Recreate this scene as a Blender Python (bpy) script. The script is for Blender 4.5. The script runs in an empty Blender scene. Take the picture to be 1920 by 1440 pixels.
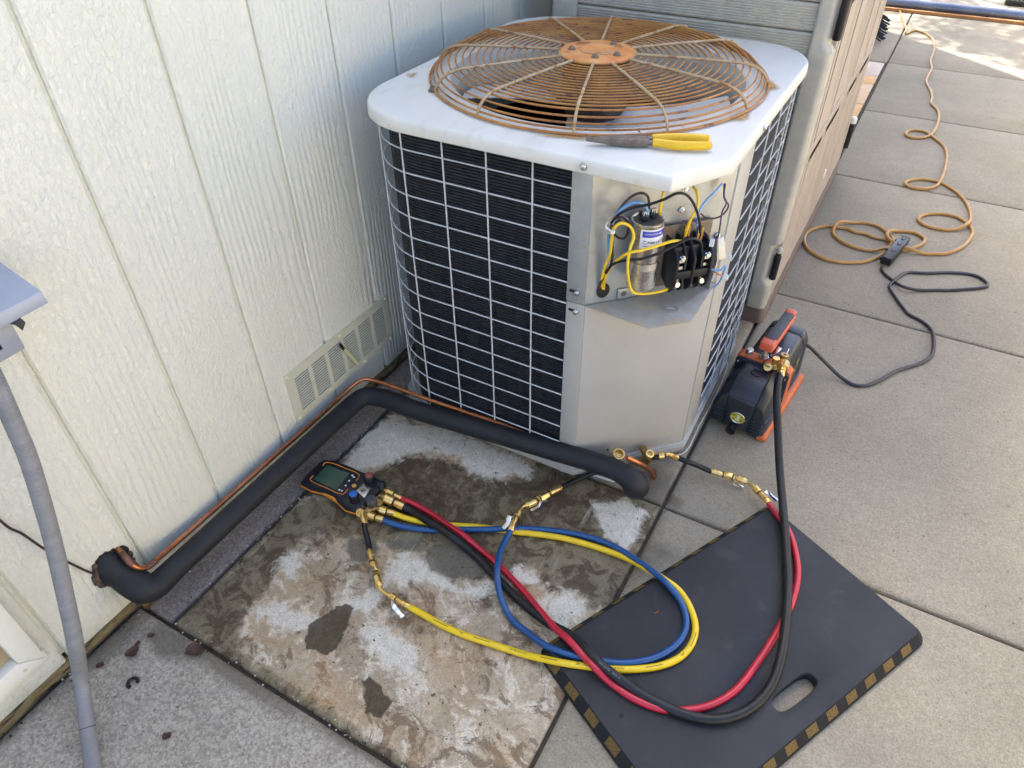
import bpy, bmesh, math, random
from mathutils import Vector, Matrix
random.seed(7)
R = math.radians
scene = bpy.context.scene
col = scene.collection

# ---------------------------------------------------------------- camera
CAM_LOC=(1.0663,-0.1286,1.2810)
CAM_R=[[0.873021, 0.487601, -0.008898], [-0.312257, 0.572907, 0.757808], [-0.374605, 0.658805, -0.652416]]
cam_d = bpy.data.cameras.new('camera')
cam_d.sensor_width = 36.0
cam_d.lens = 24.957
cam_d.clip_start = 0.02
cam_d.clip_end = 400.0
cam = bpy.data.objects.new('camera', cam_d)
col.objects.link(cam)
_r, _u, _d = [Vector(a) for a in CAM_R]
_m = Matrix((_r, _u, -_d)).transposed().to_4x4()
_m.translation = Vector(CAM_LOC)
cam.matrix_world = _m
scene.camera = cam

# ---------------------------------------------------------------- sky, sun, exposure
SUN_EL, SUN_AZ = 50.0, -50.0         # azimuth of the sun measured from +y towards +x
world = bpy.data.worlds.new('World')
scene.world = world
world.use_nodes = True
wn = world.node_tree
sky = wn.nodes.new('ShaderNodeTexSky')
sky.sky_type = 'NISHITA'
sky.sun_disc = False
sky.sun_elevation = R(SUN_EL)
sky.sun_rotation = R(SUN_AZ)
sky.altitude = 50
sky.dust_density = 4.0
sky.air_density = 0.72
sky.ozone_density = 1.3
bgn = wn.nodes['Background']
bgn.inputs[1].default_value = 0.15
wn.links.new(sky.outputs[0], bgn.inputs[0])
sun_d = bpy.data.lights.new('sun', 'SUN')
sun_d.energy = 4.0
sun_d.angle = R(0.55)
sun_d.color = (1.0, 0.95, 0.87)
sun = bpy.data.objects.new('sun', sun_d)
col.objects.link(sun)
_sd = Vector((math.sin(R(SUN_AZ)) * math.cos(R(SUN_EL)), math.cos(R(SUN_AZ)) * math.cos(R(SUN_EL)), math.sin(R(SUN_EL))))
sun.rotation_euler = _sd.to_track_quat('Z', 'Y').to_euler()
sun.location = (-6, 6, 9)
vs = scene.view_settings
vs.view_transform = 'Standard'
vs.look = 'None'
vs.exposure = 2.3
vs.gamma = 1.0
vs.use_curve_mapping = False
scene.cycles.max_bounces = 8
scene.cycles.diffuse_bounces = 4

# ---------------------------------------------------------------- materials
def mat(name, c, rough=0.6, metal=0.0, c2=None, vs_=12.0, var=0.12, bump=0.0, bs=300.0, stretch=(1, 1, 1),
        c3=None, c3s=60.0, c3t=0.62, spec=0.5, coat=0.0, rvar=0.1, detail=4.0):
    m = bpy.data.materials.new(name)
    m.use_nodes = True
    nt = m.node_tree
    N, L = nt.nodes, nt.links
    b = N['Principled BSDF']
    g = N.new('ShaderNodeNewGeometry')
    mp = N.new('ShaderNodeMapping')
    mp.inputs['Scale'].default_value = stretch
    L.new(g.outputs['Position'], mp.inputs['Vector'])
    def noise(scale, det=4.0, rg=0.55):
        n = N.new('ShaderNodeTexNoise')
        n.inputs['Scale'].default_value = scale
        n.inputs['Detail'].default_value = det
        n.inputs['Roughness'].default_value = rg
        L.new(mp.outputs[0], n.inputs['Vector'])
        return n.outputs['Fac']
    n1 = noise(vs_, detail)
    mix = N.new('ShaderNodeMix'); mix.data_type = 'RGBA'
    a = tuple(c) + (1,)
    if c2 is None:
        lo = tuple(max(0, x * (1 - var)) for x in c) + (1,)
        hi = tuple(min(1, x * (1 + var)) for x in c) + (1,)
    else:
        lo, hi = a, tuple(c2) + (1,)
    mix.inputs[6].default_value = lo
    mix.inputs[7].default_value = hi
    cr = N.new('ShaderNodeMapRange')
    cr.inputs[1].default_value = 0.33; cr.inputs[2].default_value = 0.67
    L.new(n1, cr.inputs[0]); L.new(cr.outputs[0], mix.inputs[0])
    out = mix.outputs[2]
    if c3 is not None:
        n3 = noise(c3s, 5.0)
        st = N.new('ShaderNodeMapRange')
        st.inputs[1].default_value = c3t; st.inputs[2].default_value = c3t + 0.07
        L.new(n3, st.inputs[0])
        mx = N.new('ShaderNodeMix'); mx.data_type = 'RGBA'
        mx.inputs[7].default_value = tuple(c3) + (1,)
        L.new(st.outputs[0], mx.inputs[0]); L.new(out, mx.inputs[6])
        out = mx.outputs[2]
    L.new(out, b.inputs['Base Color'])
    b.inputs['Metallic'].default_value = metal
    b.inputs['Specular IOR Level'].default_value = spec
    b.inputs['Coat Weight'].default_value = coat
    rr = N.new('ShaderNodeMapRange')
    rr.inputs[3].default_value = max(0.02, rough - rvar); rr.inputs[4].default_value = min(1, rough + rvar)
    L.new(noise(vs_ * 2.3, 3.0), rr.inputs[0]); L.new(rr.outputs[0], b.inputs['Roughness'])
    if bump > 0:
        bp = N.new('ShaderNodeBump')
        bp.inputs['Strength'].default_value = bump
        bp.inputs['Distance'].default_value = 0.001
        L.new(noise(bs, 3.0), bp.inputs['Height'])
        L.new(bp.outputs[0], b.inputs['Normal'])
    m['out'] = 1
    return m

def nodes_of(m):
    return m.node_tree.nodes, m.node_tree.links, m.node_tree.nodes['Principled BSDF']

M = {}
M['lid'] = mat('cabinet_paint_white', (0.72, 0.715, 0.665), 0.36, c2=(0.67, 0.665, 0.61), vs_=9, bump=0.08, bs=60, rvar=0.12, c3=(0.645, 0.635, 0.58), c3s=22, c3t=0.56, stretch=(1.3, 0.35, 1))
M['cabinet'] = mat('cabinet_paint_beige', (0.41, 0.40, 0.37), 0.42, c2=(0.37, 0.36, 0.33), vs_=7, bump=0.06, bs=80, c3=(0.25, 0.23, 0.2), c3s=140, c3t=0.74)
M['galv'] = mat('galvanised_sheet', (0.46, 0.48, 0.48), 0.33, 0.5, c2=(0.39, 0.41, 0.41), vs_=28, bump=0.05, bs=120, c3=(0.42, 0.39, 0.33), c3s=25, c3t=0.6)
M['galv_dusty'] = mat('galvanised_dusty', (0.42, 0.40, 0.355), 0.6, 0.1, c2=(0.36, 0.32, 0.26), vs_=26, bump=0.1, bs=200, c3=(0.46, 0.36, 0.24), c3s=16, c3t=0.56)
M['coil'] = mat('coil_black', (0.010, 0.0115, 0.015), 0.5, 0.0, c2=(0.022, 0.025, 0.031), vs_=14, bump=0.3, bs=500, stretch=(6, 6, 1), c3=(0.05, 0.055, 0.06), c3s=5, c3t=0.74, spec=0.3)
M['dark_inside'] = mat('dark_inside', (0.012, 0.012, 0.013), 0.8)
M['wire_white'] = mat('white_wire', (0.56, 0.58, 0.60), 0.4, c2=(0.48, 0.50, 0.52), vs_=40)
M['rust'] = mat('rusty_wire', (0.31, 0.118, 0.026), 0.45, 0.0, c2=(0.50, 0.23, 0.05), vs_=18, bump=0.9, bs=420, c3=(0.17, 0.068, 0.034), c3s=38, c3t=0.58)
M['rust_pale'] = mat('rusty_spoke', (0.42, 0.26, 0.115), 0.7, 0.0, c2=(0.52, 0.42, 0.28), vs_=30, bump=1.0, bs=380, c3=(0.33, 0.15, 0.055), c3s=60, c3t=0.55)
M['rust_plate'] = mat('rusty_plate', (0.62, 0.20, 0.045), 0.55, 0.0, c2=(0.72, 0.36, 0.13), vs_=26, bump=0.35, bs=250, c3=(0.36, 0.12, 0.04), c3s=28, c3t=0.58)
M['fan'] = mat('fan_metal', (0.74, 0.74, 0.71), 0.45, 0.0, c2=(0.66, 0.66, 0.63), vs_=14, bump=0.08, bs=90)
M['collar'] = mat('fan_collar', (0.62, 0.64, 0.58), 0.45, c2=(0.50, 0.48, 0.38), vs_=7)
M['steel'] = mat('bright_steel', (0.66, 0.67, 0.68), 0.22, 1.0, vs_=40, var=0.1)
M['steel_dull'] = mat('dull_steel', (0.20, 0.175, 0.15), 0.5, 0.5, c2=(0.12, 0.10, 0.085), vs_=60, c3=(0.24, 0.15, 0.09), c3s=90, c3t=0.6)
M['bolt'] = mat('rusty_bolt', (0.26, 0.22, 0.17), 0.6, 0.3, c2=(0.17, 0.12, 0.08), vs_=120)
M['brass'] = mat('brass', (0.86, 0.62, 0.25), 0.30, 0.9, c2=(0.74, 0.50, 0.17), vs_=60, bump=0.06, bs=400)
M['brass_old'] = mat('brass_old', (0.45, 0.31, 0.12), 0.4, 0.9, c2=(0.3, 0.2, 0.08), vs_=70, bump=0.1, bs=300)
M['copper'] = mat('copper', (0.56, 0.22, 0.10), 0.32, 0.9, c2=(0.40, 0.135, 0.06), vs_=22, c3=(0.62, 0.32, 0.2), c3s=35, c3t=0.6, bump=0.05, bs=200)
M['copper_burnt'] = mat('copper_burnt', (0.09, 0.06, 0.06), 0.5, 0.6, c2=(0.25, 0.11, 0.07), vs_=60)
M['foam'] = mat('pipe_foam', (0.010, 0.011, 0.014), 0.62, c2=(0.016, 0.017, 0.021), vs_=18, bump=0.35, bs=260, c3=(0.03, 0.03, 0.032), c3s=150, c3t=0.7, spec=0.4)
M['rubber'] = mat('black_rubber', (0.007, 0.007, 0.008), 0.45, c2=(0.012, 0.012, 0.013), vs_=40, bump=0.12, bs=300, c3=(0.03, 0.03, 0.03), c3s=180, c3t=0.7, spec=0.4)
M['red'] = mat('hose_red', (0.50, 0.012, 0.035), 0.32, c2=(0.42, 0.012, 0.03), vs_=30, bump=0.06, bs=200, coat=0.15, c3=(0.3, 0.03, 0.04), c3s=120, c3t=0.68)
M['blue'] = mat('hose_blue', (0.006, 0.075, 0.24), 0.36, c2=(0.007, 0.06, 0.19), vs_=30, bump=0.06, bs=200, coat=0.1, c3=(0.02, 0.08, 0.2), c3s=120, c3t=0.68)
M['yellow'] = mat('hose_yellow', (0.80, 0.57, 0.008), 0.36, c2=(0.72, 0.48, 0.008), vs_=30, bump=0.06, bs=200, coat=0.1, c3=(0.5, 0.36, 0.03), c3s=120, c3t=0.68)
M['yellow_grip'] = mat('grip_yellow', (0.78, 0.50, 0.01), 0.42, c2=(0.70, 0.42, 0.01), vs_=30, c3=(0.35, 0.22, 0.03), c3s=130, c3t=0.7, bump=0.1, bs=200)
M['ink'] = mat('ink_dark', (0.03, 0.025, 0.02), 0.6)
M['ink_red'] = mat('ink_brown', (0.14, 0.02, 0.02), 0.6)
M['ink_grey'] = mat('ink_grey', (0.16, 0.16, 0.17), 0.6)
M['wire_yellow'] = mat('wire_yellow', (0.80, 0.55, 0.02), 0.38, vs_=40)
M['wire_blue'] = mat('wire_blue', (0.16, 0.38, 0.72), 0.42, vs_=40)
M['wire_brown'] = mat('wire_brown', (0.05, 0.025, 0.022), 0.4, vs_=40)
M['wire_purple'] = mat('wire_purple', (0.10, 0.045, 0.13), 0.4, vs_=40)
M['zip'] = mat('cable_tie_white', (0.72, 0.76, 0.74), 0.45)
M['plastic_black'] = mat('plastic_black', (0.013, 0.013, 0.016), 0.36, c2=(0.02, 0.02, 0.024), vs_=40, bump=0.08, bs=500, c3=(0.05, 0.048, 0.045), c3s=160, c3t=0.72, spec=0.32)
M['pump_black'] = mat('pump_black', (0.015, 0.018, 0.026), 0.38, c2=(0.024, 0.028, 0.038), vs_=30, bump=0.22, bs=520, c3=(0.05, 0.05, 0.055), c3s=200, c3t=0.71)
M['orange'] = mat('orange_paint', (0.60, 0.14, 0.035), 0.45, c2=(0.52, 0.105, 0.025), vs_=30, bump=0.12, bs=180, c3=(0.28, 0.08, 0.04), c3s=80, c3t=0.63)
M['coral'] = mat('coral_plastic', (0.68, 0.13, 0.065), 0.42, c2=(0.60, 0.105, 0.05), vs_=30, bump=0.08, bs=240)
M['grip'] = mat('grip_grey', (0.055, 0.058, 0.062), 0.6, bump=0.2, bs=300)
M['gauge_orange'] = mat('gauge_orange', (0.75, 0.26, 0.03), 0.42, vs_=40, c3=(0.4, 0.16, 0.04), c3s=140, c3t=0.66)
M['screen'] = mat('lcd_green', (0.022, 0.062, 0.042), 0.16, c2=(0.035, 0.085, 0.055), vs_=14, spec=0.6, rvar=0.05)
M['white_mark'] = mat('white_mark', (0.78, 0.79, 0.80), 0.5)
M['label_white'] = mat('label_white', (0.74, 0.76, 0.82), 0.45)
M['label_blue'] = mat('label_blue', (0.045, 0.05, 0.42), 0.4)
M['label_yellow'] = mat('label_yellow', (0.55, 0.47, 0.04), 0.45, c2=(0.4, 0.36, 0.04), vs_=80)
M['knob_red'] = mat('knob_red', (0.27, 0.065, 0.04), 0.5)
M['knob_blue'] = mat('knob_blue', (0.02, 0.12, 0.47), 0.42)
M['knob_orange'] = mat('knob_amber', (0.74, 0.36, 0.08), 0.45)
M['mat_top'] = mat('mat_foam', (0.017, 0.018, 0.022), 0.6, c2=(0.027, 0.028, 0.033), vs_=7, bump=0.5, bs=330, c3=(0.036, 0.035, 0.035), c3s=14, c3t=0.62, spec=0.35)
M['mat_edge'] = mat('mat_edge', (0.012, 0.012, 0.013), 0.75, bump=0.5, bs=300, spec=0.3)
M['mat_stripe'] = mat('mat_stripe', (0.19, 0.115, 0.022), 0.8, c2=(0.075, 0.045, 0.016), vs_=320, detail=6, bump=0.6, bs=500)
M['can'] = mat('capacitor_can', (0.80, 0.80, 0.79), 0.27, 1.0, vs_=30, var=0.06)
M['can_top'] = mat('capacitor_top', (0.22, 0.19, 0.17), 0.5, 0.4, vs_=60)
M['cord_tan'] = mat('cord_tan', (0.46, 0.25, 0.065), 0.42, c2=(0.38, 0.20, 0.05), vs_=20, bump=0.08, bs=200)
M['cord_black'] = mat('cord_black', (0.022, 0.020, 0.026), 0.42, vs_=40)
M['grey_metal'] = mat('grey_painted_metal', (0.34, 0.37, 0.44), 0.4, 0.2, c2=(0.30, 0.33, 0.40), vs_=12, bump=0.05, bs=150)
M['conduit'] = mat('conduit_grey', (0.25, 0.25, 0.258), 0.55, c2=(0.205, 0.205, 0.212), vs_=14, bump=0.5, bs=110, stretch=(0.3, 0.3, 6), c3=(0.2, 0.2, 0.22), c3s=50, c3t=0.67)
M['white_plastic'] = mat('white_plastic', (0.76, 0.75, 0.66), 0.42, vs_=14, var=0.05, c3=(0.5, 0.45, 0.36), c3s=50, c3t=0.72)
M['shed_grey'] = mat('shed_grey', (0.47, 0.445, 0.37), 0.55, c2=(0.385, 0.375, 0.33), vs_=30, bump=0.1, bs=420)
M['shed_tan'] = mat('shed_tan', (0.41, 0.345, 0.285), 0.5, c2=(0.38, 0.32, 0.262), vs_=22, bump=0.3, bs=380, stretch=(1, 1, 0.3))
M['shed_brown'] = mat('shed_brown', (0.17, 0.125, 0.105), 0.6, bump=0.3, bs=380)
M['vent'] = mat('vent_paint', (0.62, 0.61, 0.48), 0.5, c2=(0.57, 0.56, 0.44), vs_=20, bump=0.2, bs=160, c3=(0.36, 0.35, 0.26), c3s=90, c3t=0.68)
M['vent_pale'] = mat('vent_lever', (0.62, 0.63, 0.36), 0.5)
M['soil'] = mat('damp_soil', (0.045, 0.036, 0.027), 0.9, c2=(0.09, 0.075, 0.055), vs_=120, bump=1.0, bs=300)
M['rotten'] = mat('rotten_wood', (0.23, 0.19, 0.09), 0.85, c2=(0.11, 0.07, 0.035), vs_=60, bump=1.2, bs=160, stretch=(1, 0.35, 1.5), c3=(0.035, 0.025, 0.018), c3s=70, c3t=0.55)
M['putty'] = mat('brown_putty', (0.11, 0.07, 0.045), 0.8, c2=(0.05, 0.032, 0.025), vs_=90, bump=1.0, bs=200)
M['leaf'] = mat('dead_leaf', (0.095, 0.042, 0.028), 0.7, c2=(0.04, 0.02, 0.015), vs_=120, bump=0.5, bs=300)
M['leaf_green'] = mat('tree_leaf', (0.06, 0.10, 0.03), 0.55, vs_=3)
M['bark'] = mat('tree_bark', (0.11, 0.08, 0.055), 0.85, bump=1.0, bs=60)
M['roofing'] = mat('roofing', (0.13, 0.12, 0.11), 0.85)
M['eave'] = mat('eave_paint', (0.6, 0.6, 0.52), 0.6)
M['pole'] = mat('pole_metal', (0.13, 0.155, 0.21), 0.3, 0.6, c2=(0.18, 0.20, 0.25), vs_=9)
M['glint'] = mat('glint_orange', (0.36, 0.17, 0.06), 0.7, vs_=20)  # orange of the sunlight reflected on the far pole, as a solid colour
M['plywood'] = mat('plywood', (0.40, 0.32, 0.19), 0.7, c2=(0.33, 0.26, 0.15), vs_=20)
M['doormat'] = mat('coir_dark', (0.035, 0.038, 0.028), 0.95, bump=1.0, bs=200)
M['grit'] = mat('grit_pale', (0.50, 0.50, 0.48), 0.7, c2=(0.2, 0.18, 0.16), vs_=80)
M['grit_dark'] = mat('grit_dark', (0.03, 0.026, 0.022), 0.8)
M['reflector'] = mat('reflector_paint', (0.66, 0.575, 0.38), 0.8, c2=(0.60, 0.52, 0.34), vs_=9, stretch=(1, 1, 0.1), bump=0.4, bs=80)  # cream for the added out-of-view boards, to throw warm light back
M['ground'] = mat('ground_dust', (0.16, 0.14, 0.115), 0.95, vs_=2, bump=0.6, bs=40)

def paver_mat(name, c):
    return mat(name, c, 0.75, vs_=30, var=0.12, bump=0.4, bs=240)

# --- concrete: world-space speckle, optional broom lines and damp mask read from the vertex attribute 'damp'
def concrete(name, base, dark, speck=0.35, sscale=330.0, broom=0.0, bump=0.5, mott=6.0, damp_attr=True, tint=None, cell=0.3, mid=0.2):
    m = bpy.data.materials.new(name); m.use_nodes = True
    N, L, b = nodes_of(m)
    g = N.new('ShaderNodeNewGeometry')
    def noise(scale, det=4.0, rg=0.55, st=None):
        n = N.new('ShaderNodeTexNoise'); n.inputs['Scale'].default_value = scale
        n.inputs['Detail'].default_value = det; n.inputs['Roughness'].default_value = rg
        if st:
            mp = N.new('ShaderNodeMapping'); mp.inputs['Scale'].default_value = st
            L.new(g.outputs['Position'], mp.inputs[0]); L.new(mp.outputs[0], n.inputs['Vector'])
        else:
            L.new(g.outputs['Position'], n.inputs['Vector'])
        return n.outputs['Fac']
    def rng(x, a, c, lo=0.0, hi=1.0):
        r = N.new('ShaderNodeMapRange'); r.inputs[1].default_value = a; r.inputs[2].default_value = c
        r.inputs[3].default_value = lo; r.inputs[4].default_value = hi
        L.new(x, r.inputs[0]); return r.outputs[0]
    def mixc(f, a, c):
        x = N.new('ShaderNodeMix'); x.data_type = 'RGBA'
        for i, v in ((6, a), (7, c)):
            if isinstance(v, tuple): x.inputs[i].default_value = v + (1,)
            else: L.new(v, x.inputs[i])
        if isinstance(f, float): x.inputs[0].default_value = f
        else: L.new(f, x.inputs[0])
        return x.outputs[2]
    def math_(op, a, c):
        x = N.new('ShaderNodeMath'); x.operation = op
        for i, v in ((0, a), (1, c)):
            if isinstance(v, (int, float)): x.inputs[i].default_value = v
            else: L.new(v, x.inputs[i])
        return x.outputs[0]
    c = mixc(rng(noise(mott, 6.0, 0.6), 0.3, 0.7), base, dark)
    if tint: c = mixc(rng(noise(mott * 0.45, 4.0), 0.5, 0.75), c, tint)
    s1 = rng(noise(sscale, 6.0, 0.8), 0.40, 0.60)
    c = mixc(math_('MULTIPLY', math_('SUBTRACT', 1.0, s1), speck), c, tuple(x * 0.32 for x in base))
    s2 = rng(noise(sscale * 0.8, 5.0, 0.8), 0.58, 0.68)
    c = mixc(math_('MULTIPLY', s2, speck * 0.75), c, tuple(min(1, x * 1.75) for x in base))
    vc = N.new('ShaderNodeTexVoronoi'); vc.inputs['Scale'].default_value = sscale * 1.05
    L.new(g.outputs['Position'], vc.inputs['Vector'])
    sx = N.new('ShaderNodeSeparateColor'); L.new(vc.outputs['Color'], sx.inputs[0])
    def gain(cc, f):
        x = N.new('ShaderNodeVectorMath'); x.operation = 'SCALE'
        L.new(cc, x.inputs[0]); L.new(f, x.inputs['Scale']); return x.outputs[0]
    c = gain(c, rng(sx.outputs[0], 0.0, 1.0, 1.0 - cell, 1.0 + cell))
    c = gain(c, rng(noise(85.0, 8.0, 0.8), 0.3, 0.7, 1.0 - mid, 1.0 + mid))
    c = gain(c, rng(noise(1.7, 5.0, 0.6), 0.3, 0.7, 0.86, 1.12))
    c = gain(c, rng(noise(14.0, 7.0, 0.7), 0.3, 0.7, 0.92, 1.08))
    s3 = rng(noise(70.0, 2.0, 0.5), 0.70, 0.73)
    c = mixc(math_('MULTIPLY', s3, 0.7), c, tuple(x * 0.22 for x in base))
    h = noise(sscale, 3.0, 0.65)
    if broom:
        bl = noise(160.0, 4.0, 0.6, (0.05, 1.0, 1.0))
        c = mixc(math_('MULTIPLY', rng(bl, 0.35, 0.7), broom), c, tuple(x * 0.72 for x in base))
        h = math_('ADD', h, math_('MULTIPLY', bl, 0.7))
    rough = 0.85
    if damp_attr:
        at = N.new('ShaderNodeAttribute'); at.attribute_name = 'damp'
        f = math_('ADD', at.outputs['Fac'], math_('MULTIPLY', math_('SUBTRACT', noise(28.0, 6.0, 0.65), 0.5), 0.9))
        fd = rng(f, 0.34, 0.80)
        c = mixc(math_('MULTIPLY', fd, 0.72), c, tuple(x * y for x, y in zip(base, (0.24, 0.22, 0.19))))
        L.new(rng(fd, 0, 1, 0.86, 0.55), b.inputs['Roughness'])
    else:
        b.inputs['Roughness'].default_value = rough
    L.new(c, b.inputs['Base Color'])
    bp = N.new('ShaderNodeBump'); bp.inputs['Strength'].default_value = bump; bp.inputs['Distance'].default_value = 0.0015
    L.new(h, bp.inputs['Height']); L.new(bp.outputs[0], b.inputs['Normal'])
    return m
M['conc_walk'] = concrete('concrete_walkway', (0.35, 0.305, 0.222), (0.29, 0.252, 0.185), 0.34, 330.0, 0.42, 0.5, 4.0, tint=(0.37, 0.30, 0.20), cell=0.2, mid=0.16)
M['conc_rough'] = concrete('concrete_aggregate', (0.43, 0.385, 0.31), (0.375, 0.335, 0.265), 0.22, 240.0, 0.0, 1.0, 5.0, tint=(0.42, 0.36, 0.28), cell=0.30, mid=0.18)
M['conc_strip'] = concrete('concrete_strip', (0.29, 0.25, 0.215), (0.20, 0.17, 0.145), 0.3, 240.0, 0.0, 1.0, 9.0, cell=0.32, mid=0.2)

# --- stained pad: attributes white / wet / brown / damp are soft shape masks of the real stains
def pad_material():
    m = bpy.data.materials.new('concrete_pad_stained'); m.use_nodes = True
    N, L, b = nodes_of(m)
    g = N.new('ShaderNodeNewGeometry')
    def noise(scale, det=5.0, rg=0.6, dist=0.0):
        n = N.new('ShaderNodeTexNoise'); n.inputs['Scale'].default_value = scale
        n.inputs['Detail'].default_value = det; n.inputs['Roughness'].default_value = rg
        n.inputs['Distortion'].default_value = dist
        L.new(g.outputs['Position'], n.inputs['Vector']); return n.outputs['Fac']
    def rng(x, a, c, lo=0.0, hi=1.0):
        r = N.new('ShaderNodeMapRange'); r.inputs[1].default_value = a; r.inputs[2].default_value = c
        r.inputs[3].default_value = lo; r.inputs[4].default_value = hi
        L.new(x, r.inputs[0]); return r.outputs[0]
    def mixc(f, a, c):
        x = N.new('ShaderNodeMix'); x.data_type = 'RGBA'
        for i, v in ((6, a), (7, c)):
            if isinstance(v, tuple): x.inputs[i].default_value = v + (1,)
            else: L.new(v, x.inputs[i])
        L.new(f, x.inputs[0]); return x.outputs[2]
    def mth(op, a, c):
        x = N.new('ShaderNodeMath'); x.operation = op
        for i, v in ((0, a), (1, c)):
            if isinstance(v, (int, float)): x.inputs[i].default_value = v
            else: L.new(v, x.inputs[i])
        return x.outputs[0]
    edge = mth('ADD', mth('MULTIPLY', mth('SUBTRACT', noise(24.0, 9.0, 0.7, 0.5), 0.5), 1.5), mth('MULTIPLY', mth('SUBTRACT', noise(95.0, 4.0, 0.6, 0.3), 0.5), 0.14))
    def mask(name, soft=0.05, k=1.0):
        at = N.new('ShaderNodeAttribute'); at.attribute_name = name
        f = mth('ADD', at.outputs['Fac'], mth('MULTIPLY', edge, k))
        return rng(f, 0.5 - soft, 0.5 + soft)
    c = mixc(rng(noise(7.0, 7.0, 0.65, 0.8), 0.36, 0.64), (0.47, 0.385, 0.27), (0.32, 0.25, 0.165))
    c = mixc(rng(noise(16.0, 7.0, 0.7, 1.2), 0.52, 0.60), c, (0.59, 0.52, 0.40))
    c = mixc(mth('MULTIPLY', rng(noise(11.0, 8.0, 0.7, 1.5), 0.54, 0.59), 0.85), c, (0.175, 0.118, 0.07))
    c = mixc(mth('MULTIPLY', mask('ochre', 0.35), 0.6), c, (0.42, 0.26, 0.12))
    c = mixc(mth('MULTIPLY', rng(noise(5.5, 6.0, 0.6, 0.5), 0.50, 0.66), 0.45), c, (0.40, 0.245, 0.115))
    c = mixc(mth('MULTIPLY', mask('damp', 0.16), 0.88), c, (0.165, 0.138, 0.080))
    c = mixc(mth('MULTIPLY', mth('MULTIPLY', mask('damp', 0.1), rng(noise(19.0, 8.0, 0.7, 1.0), 0.47, 0.56)), 0.8), c, (0.062, 0.040, 0.021))
    c = mixc(mth('MULTIPLY', mth('MULTIPLY', mask('brown', 0.2, 1.6), rng(noise(34.0, 9.0, 0.75, 1.0), 0.38, 0.58)), 0.9), c, (0.075, 0.048, 0.028))
    c = mixc(mth('MULTIPLY', mask('white', 0.10, 0.95), 0.9), c, (0.62, 0.575, 0.48))
    c = mixc(mth('MULTIPLY', mask('wet', 0.03, 0.45), 0.9), c, (0.05, 0.036, 0.017))
    c = mixc(mth('MULTIPLY', mask('green', 0.08, 0.5), 0.88), c, (0.14, 0.128, 0.095))
    # hairline cracks and pale scrape marks
    vo = N.new('ShaderNodeTexVoronoi'); vo.feature = 'DISTANCE_TO_EDGE'; vo.inputs['Scale'].default_value = 4.5
    vd = N.new('ShaderNodeVectorMath'); vd.operation = 'MULTIPLY_ADD'
    nv = N.new('ShaderNodeTexNoise'); nv.inputs['Scale'].default_value = 9.0; nv.inputs['Detail'].default_value = 8.0
    L.new(g.outputs['Position'], nv.inputs['Vector']); L.new(nv.outputs['Color'], vd.inputs[0]); vd.inputs[1].default_value = (0.22, 0.22, 0); L.new(g.outputs['Position'], vd.inputs[2])
    L.new(vd.outputs[0], vo.inputs['Vector'])
    crack = mth('MULTIPLY', rng(vo.outputs['Distance'], 0.0, 0.008, 1.0, 0.0), rng(noise(6.0, 3.0), 0.52, 0.6))
    c = mixc(mth('MULTIPLY', crack, 0.6), c, (0.08, 0.065, 0.05))
    mps = N.new('ShaderNodeMapping'); mps.inputs['Rotation'].default_value = (0, 0, 0.9); mps.inputs['Scale'].default_value = (1, 0.13, 1)
    L.new(g.outputs['Position'], mps.inputs[0])
    ns = N.new('ShaderNodeTexNoise'); ns.inputs['Scale'].default_value = 70.0; ns.inputs['Detail'].default_value = 5.0; L.new(mps.outputs[0], ns.inputs['Vector'])
    c = mixc(mth('MULTIPLY', mth('MULTIPLY', rng(ns.outputs['Fac'], 0.60, 0.72), rng(noise(8.0, 3.0), 0.54, 0.66)), 0.32), c, (0.66, 0.63, 0.57))
    c = mixc(mth('MULTIPLY', mth('MULTIPLY', rng(noise(60.0, 8.0, 0.75, 1.0), 0.55, 0.60), rng(noise(9.0, 4.0), 0.46, 0.6)), 0.5), c, (0.17, 0.125, 0.085))
    vp_ = N.new('ShaderNodeTexVoronoi'); vp_.inputs['Scale'].default_value = 420.0; L.new(g.outputs['Position'], vp_.inputs['Vector'])
    spx = N.new('ShaderNodeSeparateColor'); L.new(vp_.outputs['Color'], spx.inputs[0])
    vm_ = N.new('ShaderNodeVectorMath'); vm_.operation = 'SCALE'; L.new(c, vm_.inputs[0]); L.new(rng(spx.outputs[0], 0, 1, 0.84, 1.16), vm_.inputs['Scale'])
    c = vm_.outputs[0]
    vm2 = N.new('ShaderNodeVectorMath'); vm2.operation = 'SCALE'; L.new(c, vm2.inputs[0]); L.new(rng(noise(55.0, 9.0, 0.8, 0.4), 0.3, 0.7, 0.82, 1.16), vm2.inputs['Scale'])
    c = vm2.outputs[0]
    sp = rng(noise(240.0, 2.0, 0.6), 0.62, 0.68)
    c = mixc(mth('MULTIPLY', sp, 0.35), c, (0.08, 0.065, 0.05))
    s4 = rng(noise(80.0, 2.0, 0.5), 0.70, 0.72)
    c = mixc(mth('MULTIPLY', s4, 0.8), c, (0.05, 0.035, 0.025))
    L.new(c, b.inputs['Base Color'])
    w = mth('MAXIMUM', mask('wet', 0.04, 0.45), mth('MULTIPLY', mask('damp', 0.1), 0.55))
    L.new(rng(w, 0, 1, 0.85, 0.55), b.inputs['Roughness'])
    b.inputs['Specular IOR Level'].default_value = 0.28
    bp = N.new('ShaderNodeBump'); bp.inputs['Strength'].default_value = 0.5; bp.inputs['Distance'].default_value = 0.001
    L.new(noise(170.0, 4.0), bp.inputs['Height']); L.new(bp.outputs[0], b.inputs['Normal'])
    return m
M['pad'] = pad_material()

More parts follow.
